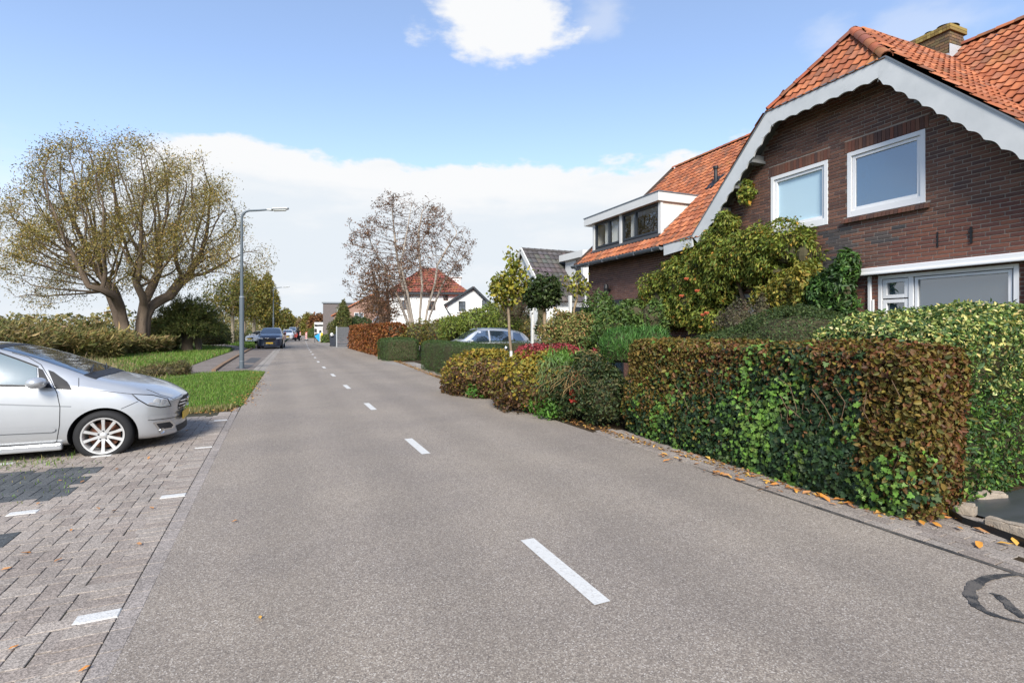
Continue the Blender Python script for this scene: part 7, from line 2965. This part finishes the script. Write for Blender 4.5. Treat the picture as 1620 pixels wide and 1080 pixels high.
# white pergola arch and dark shed door beside it
mb = MB()
p0 = at(842, 19.5)
for dx in (0, .55):
    mb.box((dx - .04, -.04, 0), (dx + .04, .04, 2.2))
for k in range(8):
    a0, a1 = PI * k / 8, PI * (k + 1) / 8
    mb.bar((.275 - .30 * math.cos(a0), 0, 2.15 + .3 * math.sin(a0)), (.275 - .30 * math.cos(a1), 0, 2.15 + .3 * math.sin(a1)), .08, .08)
o = mb.build('garden_arch', WHITE)
o.location = p0
tag(o, 'white garden arch between the first two little trees', 'arch')
sh_ = thing('garden_screen', 'dark blue-black board screen behind the thinnest little tree', 'fence', at(904, 15.6))
for k in range(9):
    mb = MB()
    mb.box((0, 0, .12 + k * .24), (.92, .03, .12 + k * .24 + .225))
    mb.build('board', DARKFRAME, sh_)
for x in (-.03, .95):
    mb = MB()
    mb.box((x - .04, -.02, 0), (x + .04, .06, 2.6))
    mb.build('post', WHITE, sh_)

# --- white house with the red hipped roof behind the birch
wh = thing('white_house', 'white rendered house with red hipped roof and brown shutters behind the birch', 'house', at(690, 44))
wx = wh.location
def wl(px, py, Zc):
    p = at(px, Zc, py)
    return p - wx
a = -YAW          # walls face the viewer: local frame turned
wh.rotation_euler = (0, 0, -R(20))
Rw = Matrix.Rotation(R(20), 3, 'Z')
def wq(px, py, Zc):
    return Rw @ wl(px, py, Zc)
# main block
bl, br = wq(618, 463, 44.5), wq(742, 463, 44.5)
x0, x1, y0 = bl.x, br.x, (bl.y + br.y) / 2
ez = bl.z
mb = MB()
mb.box((x0, y0, 0), (x1 - .3, y0 + 7, ez))
mb.build('wall', RENDER, wh)
rz_ = 7.2
mb = MB()
ov = .35
A_, B_, C_, D_ = (x0 - ov, y0 - ov, ez), (x1 + .1, y0 - ov, ez), (x1 + .1, y0 + 7 + ov, ez), (x0 - ov, y0 + 7 + ov, ez)
r0, r1_ = (x0 + 2.4, y0 + 3.5, rz_), (x1 - 3.0, y0 + 3.5, rz_)
mb.quad(A_, B_, r1_, r0)
mb.poly([B_, C_, r1_])
mb.quad(C_, D_, r0, r1_)
mb.poly([D_, A_, r0])
REDT = tiled('red_roof', (.34, .085, .050), (.20, .05, .035), 1, 1)
rf = mb.build('roof', REDT, wh)
RC = [(.29, .095, .060), (.33, .115, .070), (.25, .085, .055), (.28, .11, .075)]
rr = random.Random(4)
mb = MB()
nv = 14
for j in range(nv):
    f0, f1 = j / nv, (j + 1) / nv
    pa, pb = Vector(A_).lerp(Vector(r0), f0), Vector(B_).lerp(Vector(r1_), f0)
    qa, qb = Vector(A_).lerp(Vector(r0), f1), Vector(B_).lerp(Vector(r1_), f1)
    n = max(3, int((pb - pa).length / .26))
    for i in range(n):
        c = tuple(x * rr.uniform(.75, 1.15) for x in rr.choice(RC))
        k = Vector((0, -.04, .05))
        mb.add([pa.lerp(pb, i / n) + k, pa.lerp(pb, (i + .5) / n) + k * 1.5, pa.lerp(pb, (i + 1) / n) + k, qa.lerp(qb, (i + 1) / n) + k * .3, qa.lerp(qb, (i + .5) / n) + k * .6, qa.lerp(qb, i / n) + k * .3], [(0, 1, 4, 5), (1, 2, 3, 4)], c)
mb.build('roof_tiles', ORT, rf, kind='stuff')
mb = MB()
mb.box((x0 - ov - .06, y0 - ov - .1, ez - .16), (x1 + .16, y0 - ov + .02, ez + .01))
mb.build('gutter', DARKFRAME, wh)
cpt = wq(720, 440, 50)
mb = MB()
mb.box((cpt.x - .55, cpt.y - .4, 4.4), (cpt.x + .55, cpt.y + .4, cpt.z))
mb.box((cpt.x - .65, cpt.y - .5, cpt.z), (cpt.x + .65, cpt.y + .5, cpt.z + .12))
mb.build('chimney', RENDER, wh)
SHUT = plain('brown_shutter', (.115, .065, .045), .7, .3, var=.15)
for (px, py, w_, h_) in ((683, 483, .62, .78), (640, 482, .45, .8), (705, 471, .42, .42)):
    c = wq(px, py, 44.4)
    far_window(wh, (c.x, y0 - .02, c.z), w_, h_, frame=SHUT, bars=1)
# front gable
g0, g1, ga = wq(705, 480, 41), wq(777, 480, 41), wq(749, 455, 41)
yg = (g0.y + g1.y) / 2
mb = MB()
gx0, gx1, ge, gz = g0.x, g1.x, g0.z - .1, ga.z
mb.prism([(gx0 + .15, yg, 0), (gx1 - .15, yg, 0), (gx1 - .15, yg, ge), (ga.x, yg, gz - .1), (gx0 + .15, yg, ge)], (0, 4.5, 0))
mb.build('front_gable', RENDER, wh)
mb = MB()
mb.prism([(gx0 - .1, yg - .25, ge - .08), (ga.x, yg - .25, gz), (ga.x, yg + 4.4, gz), (gx0 - .1, yg + 4.4, ge - .08)], (0, 0, .09))
mb.prism([(ga.x, yg - .25, gz), (gx1 + .1, yg - .25, ge - .08), (gx1 + .1, yg + 4.4, ge - .08), (ga.x, yg + 4.4, gz)], (0, 0, .09))
mb.build('gable_roof', REDT, wh)
mb = MB()
mb.bar((gx0 - .12, yg - .28, ge - .08), (ga.x, yg - .28, gz + .03), .06, .16)
mb.bar((gx1 + .12, yg - .28, ge - .08), (ga.x, yg - .28, gz + .03), .06, .16)
mb.tube([(gx0 - .05, yg - .2, ge - .15), (gx0 + .5, yg - .1, ge - 1.0), (gx0 + .5, yg - .1, 1)], .05, 6)
mb.build('verge_board', DARKFRAME, wh)
for px, py in ((731, 484), (768, 482)):
    c = wq(px, py, 41)
    far_window(wh, (c.x, yg - .02, c.z), .55, .75, frame=DARKFRAME, bars=1)
mb = MB()
c0, c1 = wq(590, 512, 39), wq(740, 512, 39)
mb.box((c0.x, c0.y - .12, 0), (c1.x, c0.y + .12, c0.z))
gw = mb.build('garden_wall', plain('garden_wall', (.27, .24, .21), .9, .2, var=.2, scale=3))
gw.location = wx
gw.rotation_euler = wh.rotation_euler
tag(gw, 'grey garden wall in front of the white house with brown shutters', 'wall')
# little white dovecote roof behind the rust hedge
dv = thing('garden_shed', 'small white shed with a dark pointed roof behind the rust-brown hedge', 'shed', at(603, 33))
mb = MB()
mb.box((-.35, -.3, 0), (.35, .3, 2.15))
mb.prism([(-.35, -.3, 2.15), (.35, -.3, 2.15), (0, -.3, 2.5)], (0, .6, 0))
mb.build('wall', RENDER, dv)
mb = MB()
mb.prism([(-.5, -.4, 2.02), (0, -.4, 2.55), (0, .4, 2.55), (-.5, .4, 2.02)], (0, 0, .06))
mb.prism([(0, -.4, 2.55), (.5, -.4, 2.02), (.5, .4, 2.02), (0, .4, 2.55)], (0, 0, .06))
mb.build('roof', DARKT, dv)

# --- pinkish brick house with orange roof, and the flat grey one next to it
bh = thing('brick_house', 'distant pinkish brick house with an orange gable roof behind the conifer', 'house', at(572, 62), -R(18))
mb = MB()
mb.box((-3.2, 0, 0), (3.2, 8, 3.3))
mb.prism([(-3.2, 0, 3.3), (3.2, 0, 3.3), (1.3, 0, 5.6)], (0, 8, 0))
mb.build('wall', BRICK2, bh)
mb = MB()
mb.prism([(-3.5, -.25, 3.05), (1.3, -.25, 5.65), (1.3, 8.2, 5.65), (-3.5, 8.2, 3.05)], (0, 0, .16))
mb.prism([(1.3, -.25, 5.65), (3.5, -.25, 3.05), (3.5, 8.2, 3.05), (1.3, 8.2, 5.65)], (0, 0, .16))
mb.build('roof', tiled('orange_roof', (.42, .15, .07), (.25, .09, .05), 1, 1), bh)
mb = MB()
mb.box((-3.3, -.35, 2.1), (3.3, -.02, 2.3))
mb.build('fascia', WHITE, bh)
far_window(bh, (-.3, -.03, 2.95), 1.1, 1.2, bars=1)
far_window(bh, (1.6, -.03, 4.0), .7, 1.0, bars=0, frame=DARKFRAME)
gh = thing('modern_house', 'distant flat-roofed dark grey house left of the pinkish brick house', 'house', at(540, 76), -R(18))
mb = MB()
mb.box((-2.6, 0, 0), (3.6, 7, 5.3))
mb.build('wall', GREYB, gh)
mb = MB()
mb.box((-2.75, -.15, 5.3), (3.75, 7.15, 5.5))
mb.build('roof_edge', ZINC, gh)
for z in (2.5, 4.0):
    far_window(gh, (-.35, -.03, z), .62, 1.15, bars=0, frame=PVC, glass=RENDER)
far_window(gh, (1.6, -.03, 3.4), 1.0, 1.2, bars=0, frame=DARKFRAME)

# ================================================================== SMALL THINGS DOWN THE ROAD
gt = thing('garden_gate', 'grey lamella gate with a pale post at the end of the rust-brown hedge', 'gate', at(532.5, 45.6), -R(10))
for k in range(10):
    mb = MB()
    mb.box((.06, -.02, .12 + k * .165), (1.15, .02, .12 + k * .165 + .15))
    mb.bar((.06, -.03, .12 + k * .165 + .14), (1.15, -.03, .12 + k * .165 + .14), .03, .02)
    mb.build('slat', plain('gate_slat', (.115, .118, .13), .6, .4, var=.15) if k == 0 else bpy.data.materials['gate_slat'], gt)
mb = MB()
mb.box((-.04, -.05, 0), (.05, .05, 1.82))
mb.build('post', GALV, gt)
bn = thing('wheelie_bin', 'dark blue-grey wheelie bin left of the grey gate', 'bin', at(527, 46.8), -R(10))
mb = MB()
mb.add([(-.24, -.3, .06), (.24, -.3, .06), (.24, .25, .06), (-.24, .25, .06), (-.29, -.36, 1.0), (.29, -.36, 1.0), (.29, .32, 1.0), (-.29, .32, 1.0)],
       [(0, 3, 2, 1), (0, 1, 5, 4), (1, 2, 6, 5), (2, 3, 7, 6), (3, 0, 4, 7), (4, 5, 6, 7)])
BINM = plain('bin', (.035, .042, .058), .5, .4, var=.15)
mb.build('body', BINM, bn, bevel=.03)
mb = MB()
mb.prism([(-.31, -.39, 1.0), (-.31, .36, 1.0), (-.31, .36, 1.07), (-.31, -.2, 1.1), (-.31, -.39, 1.04)], (.62, 0, 0))
mb.build('lid', BINM, bn, bevel=.02)
for s in (-1, 1):
    mb = MB()
    mb.lathe([(0, -.03), (.1, -.03), (.1, .03), (0, .03)], 14, Matrix.Translation((s * .27, .30, .103)) @ Matrix.Rotation(R(90), 4, 'Y'))
    mb.build('wheel', RUBBER, bn)
bg_ = thing('white_bag', 'crumpled white bag hanging on the dark wheelie bin', 'bag', at(525, 46.3, 529))
mb = MB()
vs, fs = [], []
for i in range(6):
    for j in range(9):
        a, b = -PI / 2 + PI * i / 5, 2 * PI * j / 9
        k = 1 + .25 * math.sin(j * 2.7 + i)
        vs.append((.13 * math.cos(a) * math.cos(b) * k, .08 * math.cos(a) * math.sin(b) * k, .17 * math.sin(a)))
for i in range(5):
    for j in range(9):
        fs.append((i * 9 + j, i * 9 + (j + 1) % 9, (i + 1) * 9 + (j + 1) % 9, (i + 1) * 9 + j))
mb.add(vs, fs)
mb.build('bag', WHITE, bg_)
# blue kite-shaped board and yellow post
bf = thing('blue_banner', 'bright blue kite-shaped banner board by the road', 'banner', at(503.5, 60))
mb = MB()
mb.prism([(-.42, 0, .75), (.05, 0, .18), (.30, 0, .12), (.28, 0, 1.20)], (0, .04, 0))
mb.build('board', plain('banner_blue', (.03, .33, .68), .5, .4, var=.08), bf)
mb = MB()
mb.box((-.4, .06, 0), (-.34, .1, .9))
mb.box((.24, .06, 0), (.30, .1, 1.2))
mb.build('post', DARKFRAME, bf)
yp = thing('yellow_board', 'narrow yellow and white board right of the blue banner', 'board', at(509, 60))
mb = MB()
mb.box((-.12, 0, .05), (.1, .05, 1.15))
mb.build('board', plain('yellow_board', (.72, .52, .05), .5, .4, var=.1), yp)
mb = MB()
mb.box((-.22, -.015, .1), (-.125, .03, 1.1))
mb.build('stripe', WHITE, yp)
ck = thing('truck', 'white lorry with a black and white patterned box right of the far road', 'truck', at(507, 84), -R(14))
mb = MB()
mb.box((-.95, 0, .55), (.95, 4.5, 2.65))
bx_ = mb.build('box_body', WHITE, ck, bevel=.04)
mb = MB()
rk = random.Random(6)
for x0, x1, z0, z1 in ((-.9, .9, 1.95, 2.3), (-.92, -.55, 1.0, 1.6), (-.2, .15, .9, 1.35), (.35, .9, 1.1, 1.85), (-.9, .9, .58, .85)):
    n = 7
    top, bot = [], []
    for k in range(n + 1):
        x = x0 + (x1 - x0) * k / n
        top.append((x, -.004, z1 + rk.uniform(-.06, .06)))
        bot.append((x, -.004, z0 + rk.uniform(-.06, .06)))
    for k in range(n):
        mb.quad(bot[k], bot[k + 1], top[k + 1], top[k])
mb.build('pattern', BLACK, bx_)
mb = MB()
mb.box((-.9, 4.52, .5), (.9, 6.1, 2.2))
mb.build('cab', WHITE, ck, bevel=.1)
for x, y in ((-.85, .9), (.85, .9), (-.85, 5.3), (.85, 5.3)):
    mb = MB()
    mb.lathe([(0, -.12), (.4, -.12), (.4, .12), (0, .12)], 18, Matrix.Translation((x, y, .403)) @ Matrix.Rotation(R(90), 4, 'Y'))
    mb.build('wheel', RUBBER, ck)
STRIPE = plain('barrier_red', (.55, .06, .035), .5, .4, var=.1)
for px, Zc, lab in ((484.5, 72, 'red and white striped barrier board on the right half of the road'), (474.5, 76, 'red and white striped barrier board beside the motor scooter'), (451, 68, 'red and white striped barrier board by the left kerb')):
    b = thing('barrier_board', lab, 'traffic barrier', at(px, Zc), -YAW, 'striped boards where the road narrows')
    mb = MB()
    mb.box((-.13, -.02, .12), (.13, .02, 1.12))
    mb.build('board', WHITE, b)
    for k in range(4):
        mb = MB()
        z = .2 + k * .25
        mb.prism([(-.13, -.024, z), (.13, -.024, z + .14), (.13, -.024, z + .26), (-.13, -.024, z + .12)], (0, .003, 0))
        mb.build('stripe', STRIPE, b)
    mb = MB()
    mb.box((-.2, -.18, 0), (.2, .18, .12))
    mb.build('foot', RUBBER, b)

# scooter rider coming up the road
sc = thing('motor_scooter', 'dark motor scooter with a red and white front coming towards the viewer', 'scooter', at(470.5, 68), -YAW)
for y in (-.6, .62):
    mb = MB()
    mb.lathe([(.0, -.05), (.2, -.05), (.25, -.04), (.26, 0), (.25, .04), (.2, .05), (0, .05)], 18, Matrix.Translation((0, y, .262)) @ Matrix.Rotation(R(90), 4, 'Y'))
    mb.build('wheel', RUBBER, sc)
mb = MB()
mb.prism([(-.17, -.62, .45), (.17, -.62, .45), (.22, -.45, .8), (.14, -.42, 1.05), (-.14, -.42, 1.05), (-.22, -.45, .8)], (0, .10, 0))
mb.build('front_shield', STRIPE, sc, bevel=.03)
mb = MB()
mb.box((-.15, -.4, .24), (.15, .25, .34))
mb.prism([(-.16, .12, .34), (-.16, .8, .42), (-.16, .85, .74), (-.16, .15, .74)], (.32, 0, 0))
mb.build('body', BLACK, sc, bevel=.03)
mb = MB()
mb.tube([(-.34, -.32, 1.05), (-.1, -.4, 1.02), (.1, -.4, 1.02), (.34, -.32, 1.05)], .018, 6)
mb.build('handlebar', TRIM, sc)
mb = MB()
mb.lathe([(.09, 0), (.07, -.03), (0, -.04)], 12, Matrix.Translation((0, -.49, .93)) @ Matrix.Rotation(R(-90), 4, 'X'))
mb.build('headlight', LAMP, sc)


def skin_body(name, joints, edges, mat, parent):
    me = bpy.data.meshes.new(name)
    me.from_pydata([j[0] for j in joints], edges, [])
    o = link(bpy.data.objects.new(name, me), None)
    o.modifiers.new('s', 'SKIN')
    sv = me.skin_vertices[0].data
    for i, j in enumerate(joints):
        sv[i].radius = (j[1], j[1] * (j[2] if len(j) > 2 else 1))
    sv[0].use_root = True
    s = o.modifiers.new('d', 'SUBSURF')
    s.levels = s.render_levels = 1
    apply_mods(o)
    o.data.materials.append(mat)
    o.data.polygons.foreach_set('use_smooth', [True] * len(o.data.polygons))
    o.parent = parent
    return o


pr_ = thing('person', 'rider in black clothes and dark helmet sitting on the motor scooter', 'person', at(470.5, 68) + Vector((0, 0, 0)), -YAW)
J = [((0, .28, .84), .15), ((0, .24, 1.05), .15), ((0, .18, 1.30), .17), ((0, .15, 1.42), .09), ((0, .12, 1.50), .055), ((0, .09, 1.62), .095), ((0, .08, 1.72), .085),
     ((.20, .17, 1.36), .07), ((.30, -.05, 1.16), .05), ((.30, -.30, 1.06), .038), ((-.20, .17, 1.36), .07), ((-.30, -.05, 1.16), .05), ((-.30, -.30, 1.06), .038),
     ((.12, .20, .80), .095), ((.19, -.18, .76), .075), ((.14, -.20, .40), .05), ((.14, -.30, .36), .04),
     ((-.12, .20, .80), .095), ((-.19, -.18, .76), .075), ((-.14, -.20, .40), .05), ((-.14, -.30, .36), .04)]
Ed = [(0, 1), (1, 2), (2, 3), (3, 4), (4, 5), (5, 6), (2, 7), (7, 8), (8, 9), (2, 10), (10, 11), (11, 12), (0, 13), (13, 14), (14, 15), (15, 16), (0, 17), (17, 18), (18, 19), (19, 20)]
skin_body('body', J, Ed, BLACK, pr_)
mb = MB()
mb.lathe([(0, -.13), (.10, -.12), (.135, -.03), (.13, .06), (.09, .125), (0, .15)], 14, Matrix.Translation((0, .08, 1.67)))
mb.build('helmet', plain('helmet', (.05, .05, .055), .2, .5, var=.1), pr_, smooth=True)

# ================================================================== BY THE ENTRANCE, BOTTOM RIGHT
STONE = plain('concrete_block', (.34, .285, .225), .95, .2, var=.35, scale=11, bmp=.6)


def kerb_stone(label, pos, rz, L, w, h, seed, tilt=0.0):
    rr = np.random.default_rng(seed)
    bm = bmesh.new()
    bmesh.ops.create_cube(bm, size=1)
    for v in bm.verts:
        v.co = Vector((v.co.x * L, v.co.y * w, v.co.z * h))
    bmesh.ops.bevel(bm, geom=bm.edges[:], offset=.014, segments=2, affect='EDGES')
    bmesh.ops.subdivide_edges(bm, edges=[e for e in bm.edges if e.calc_length() > .08], cuts=4, use_grid_fill=True)
    for v in bm.verts:
        v.co += Vector(rr.normal(0, .0028, 3))
    me = bpy.data.meshes.new('kerb_stone')
    bm.to_mesh(me)
    bm.free()
    me.materials.append(STONE)
    o = link(bpy.data.objects.new('kerb_stone', me))
    o.location = pos
    o.rotation_euler = (tilt, R(-1.5), rz)
    return tag(o, label, 'concrete block', 'loose concrete edging blocks by the entrance')


a_, b_ = Vector((*G(1462, 803), 0)), Vector((*G(1553, 823), 0))
d_ = b_ - a_
kerb_stone('weathered concrete block lying against the copper hedge corner', ((a_ + b_) / 2 + Vector((.03, .05, .052))), math.atan2(d_.y, d_.x), d_.length, .10, .10, 3)
a_, b_ = Vector((*G(1566, 838), 0)), Vector((*G(1640, 858), 0))
d_ = b_ - a_
kerb_stone('pale mossy concrete block cut off by the picture edge, beside the plastic sheet', ((a_ + b_) / 2 + Vector((.03, .04, .05))), math.atan2(d_.y, d_.x), d_.length, .10, .095, 4)
a_, b_ = Vector((*G(1546, 793), 0)), Vector((*G(1602, 797), 0))
d_ = b_ - a_
kerb_stone('smaller concrete block at the back of the plastic sheet', ((a_ + b_) / 2 + Vector((0, .05, .045))), math.atan2(d_.y, d_.x), d_.length, .11, .09, 5)

TARP = plain('tarp', (.060, .065, .072), .38, .5, var=.2, scale=6)
rt = np.random.default_rng(12)
nx, ny = 46, 34
vs, fs = [], []
pa, pb, pc, pd = Vector((5.42, 2.62, 0)), Vector((7.4, 2.55, 0)), Vector((7.3, 1.1, 0)), Vector((5.30, 1.35, 0))
for i in range(nx + 1):
    for j in range(ny + 1):
        u, v = i / nx, j / ny
        p = pa.lerp(pb, u).lerp(pd.lerp(pc, u), v)
        q = np.array([[p.x, p.y, 0.0]])
        z = .075 * math.sin(PI * min(1, max(0, v))) * min(1, u * 3) + .016 * wob(q, 3, 5.0)[0] * .9 + .010 * abs(math.sin((p.x * 2.2 + p.y * 9.0) + 1.5 * wob(q, 5, 2.0)[0]))
        vs.append((p.x, p.y, .024 + max(0, z)))
for i in range(nx):
    for j in range(ny):
        a0 = i * (ny + 1) + j
        fs.append((a0, a0 + 1, a0 + ny + 2, a0 + ny + 1))
mb = MB()
mb.add(vs, fs)
o = mb.build('plastic_sheet', TARP, smooth=True)
tag(o, 'crumpled dark grey plastic sheet on the ground between the concrete blocks', 'plastic sheet')
mb = MB()
e = [G(*p) for p in [(1462, 790), (1490, 812), (1520, 832), (1560, 846), (1600, 861), (1640, 876)]]
for (ax, ay), (bx, by) in zip(e[:-1], e[1:]):
    mb.bar((ax + .03, ay, .035), (bx + .03, by, .035), .012, .07)
o = mb.build('edging_strip', BLACK)
tag(o, 'thin black plastic edging strip along the gutter bricks by the concrete blocks', 'edging')

# fallen leaves: the big ones are things, the litter is one mass
FL = leaf_mat('fallen_leaf', .6, .3, .15)
rl = np.random.default_rng(33)
lm = []
for c in [(.56, .25, .045), (.48, .20, .05), (.62, .34, .07), (.40, .20, .085), (.30, .14, .06)]:
    V, T, C = leaf_cloud(np.array([[-.5, 0, 0.0]]) * [1, 1, 1], np.array([[0, 0, 1.0]]), 1.0, .42, np.array([c]), rl, 'oval', 0, 0, np.array([[1.0, 0, 0]]), 0)
    V[:, 2] = np.abs(V[:, 2]) * 1.0 + .12 * (V[:, 0] ** 2)
    ob = tri_mesh('fallen_leaf', V, T, C, FL)
    lm.append(ob.data)
    bpy.data.objects.remove(ob)


def leaf_at(x, y, z, s, label, grp, m=None):
    o = link(bpy.data.objects.new('fallen_leaf', lm[int(rl.integers(0, 5)) if m is None else m]))
    o.location = (x, y, z + .008)
    o.rotation_euler = (rl.normal(0, .18), rl.normal(0, .18), rl.uniform(0, 6.28))
    o.scale = (s, s, s)
    return tag(o, label, 'leaf', grp)


lab1, g1_ = 'orange-brown fallen leaf on the gutter bricks at the foot of the copper hedge', 'fallen leaves along the copper hedge'
for k in range(64):
    px = rl.uniform(1040, 1620)
    pyb = np.interp(px, [1000, 1180, 1300, 1420, 1480, 1560, 1620], [706, 756, 786, 808, 818, 842, 862])
    py = pyb + abs(rl.normal(0, 7)) + (0 if px < 1400 else rl.uniform(-8, 10))
    x, y = G(px, py)
    leaf_at(x, y, .018, rl.uniform(.065, .12), lab1, g1_)
lab2, g2_ = 'curled brown fallen leaf on the bricks of the parking bay', 'fallen leaves on the parking bay'
for px, py in ((135, 1066), (20, 1030), (92, 891), (180, 812), (240, 807), (95, 763), (185, 745), (110, 843), (220, 865), (60, 800), (155, 808), (295, 683), (235, 727), (40, 880), (10, 905), (130, 765)):
    x, y = G(px, py)
    leaf_at(x, y, .014, rl.uniform(.04, .068), lab2, g2_, int(rl.choice([1, 3, 3, 4])))
for px, py, m_ in ((372, 828, 1), (413, 982, 2)):
    x, y = G(px, py)
    leaf_at(x, y, .012, .05, 'small dry brown leaf alone on the open asphalt' if m_ == 1 else 'tiny pale leaf scrap alone on the asphalt near the bottom edge', 'leaves on the asphalt', m_)
pts = []
for k in range(2600):
    y = rl.uniform(2.6, 27)
    e_ = np.interp(y, [2.6, 6.9, 8, 10, 13, 16, 24, 27], [4.75, 4.6, 4.55, 4.45, 4.55, 4.75, 5.2, 5.3])
    pts.append((e_ + abs(rl.normal(0, .16)) - .10, y, .022))
for k in range(900):
    pts.append((rl.uniform(-3.5, -.72), rl.uniform(11.2, 12.3), .02))
for k in range(500):
    pts.append((rl.normal(-.66, .15), rl.uniform(12, 21), .03))
P = np.array(pts)
V, T, C = leaf_cloud(P, np.tile([0, 0, 1.0], (len(P), 1)), .05, .028, pal(rl, len(P), [(.36, .19, .06), (.26, .13, .055), (.44, .26, .07), (.17, .10, .05)]), rl, 'rhomb', .25, 0)
tri_mesh('leaf_litter', V, T, C, FL, kind='stuff')
# white solar garden light in the gap beside the stem
gl_ = thing('garden_light', 'small shiny globe garden light on a stake at the foot of the first little tree', 'garden light', at(801, 11.6))
mb = MB()
mb.tube([(0, 0, 0), (0, 0, .95)], .012, 6)
mb.build('stake', GALV, gl_)
mb = MB()
mb.lathe([(0, -.05), (.035, -.04), (.05, 0), (.035, .04), (0, .05)], 12, Matrix.Translation((0, 0, 1.16)))
mb.build('globe', CHROME, gl_, smooth=True)
mb = MB()
mb.box((.09, -.03, .92), (.14, .03, 1.10))
mb.build('cup', WHITE, gl_, bevel=.01)
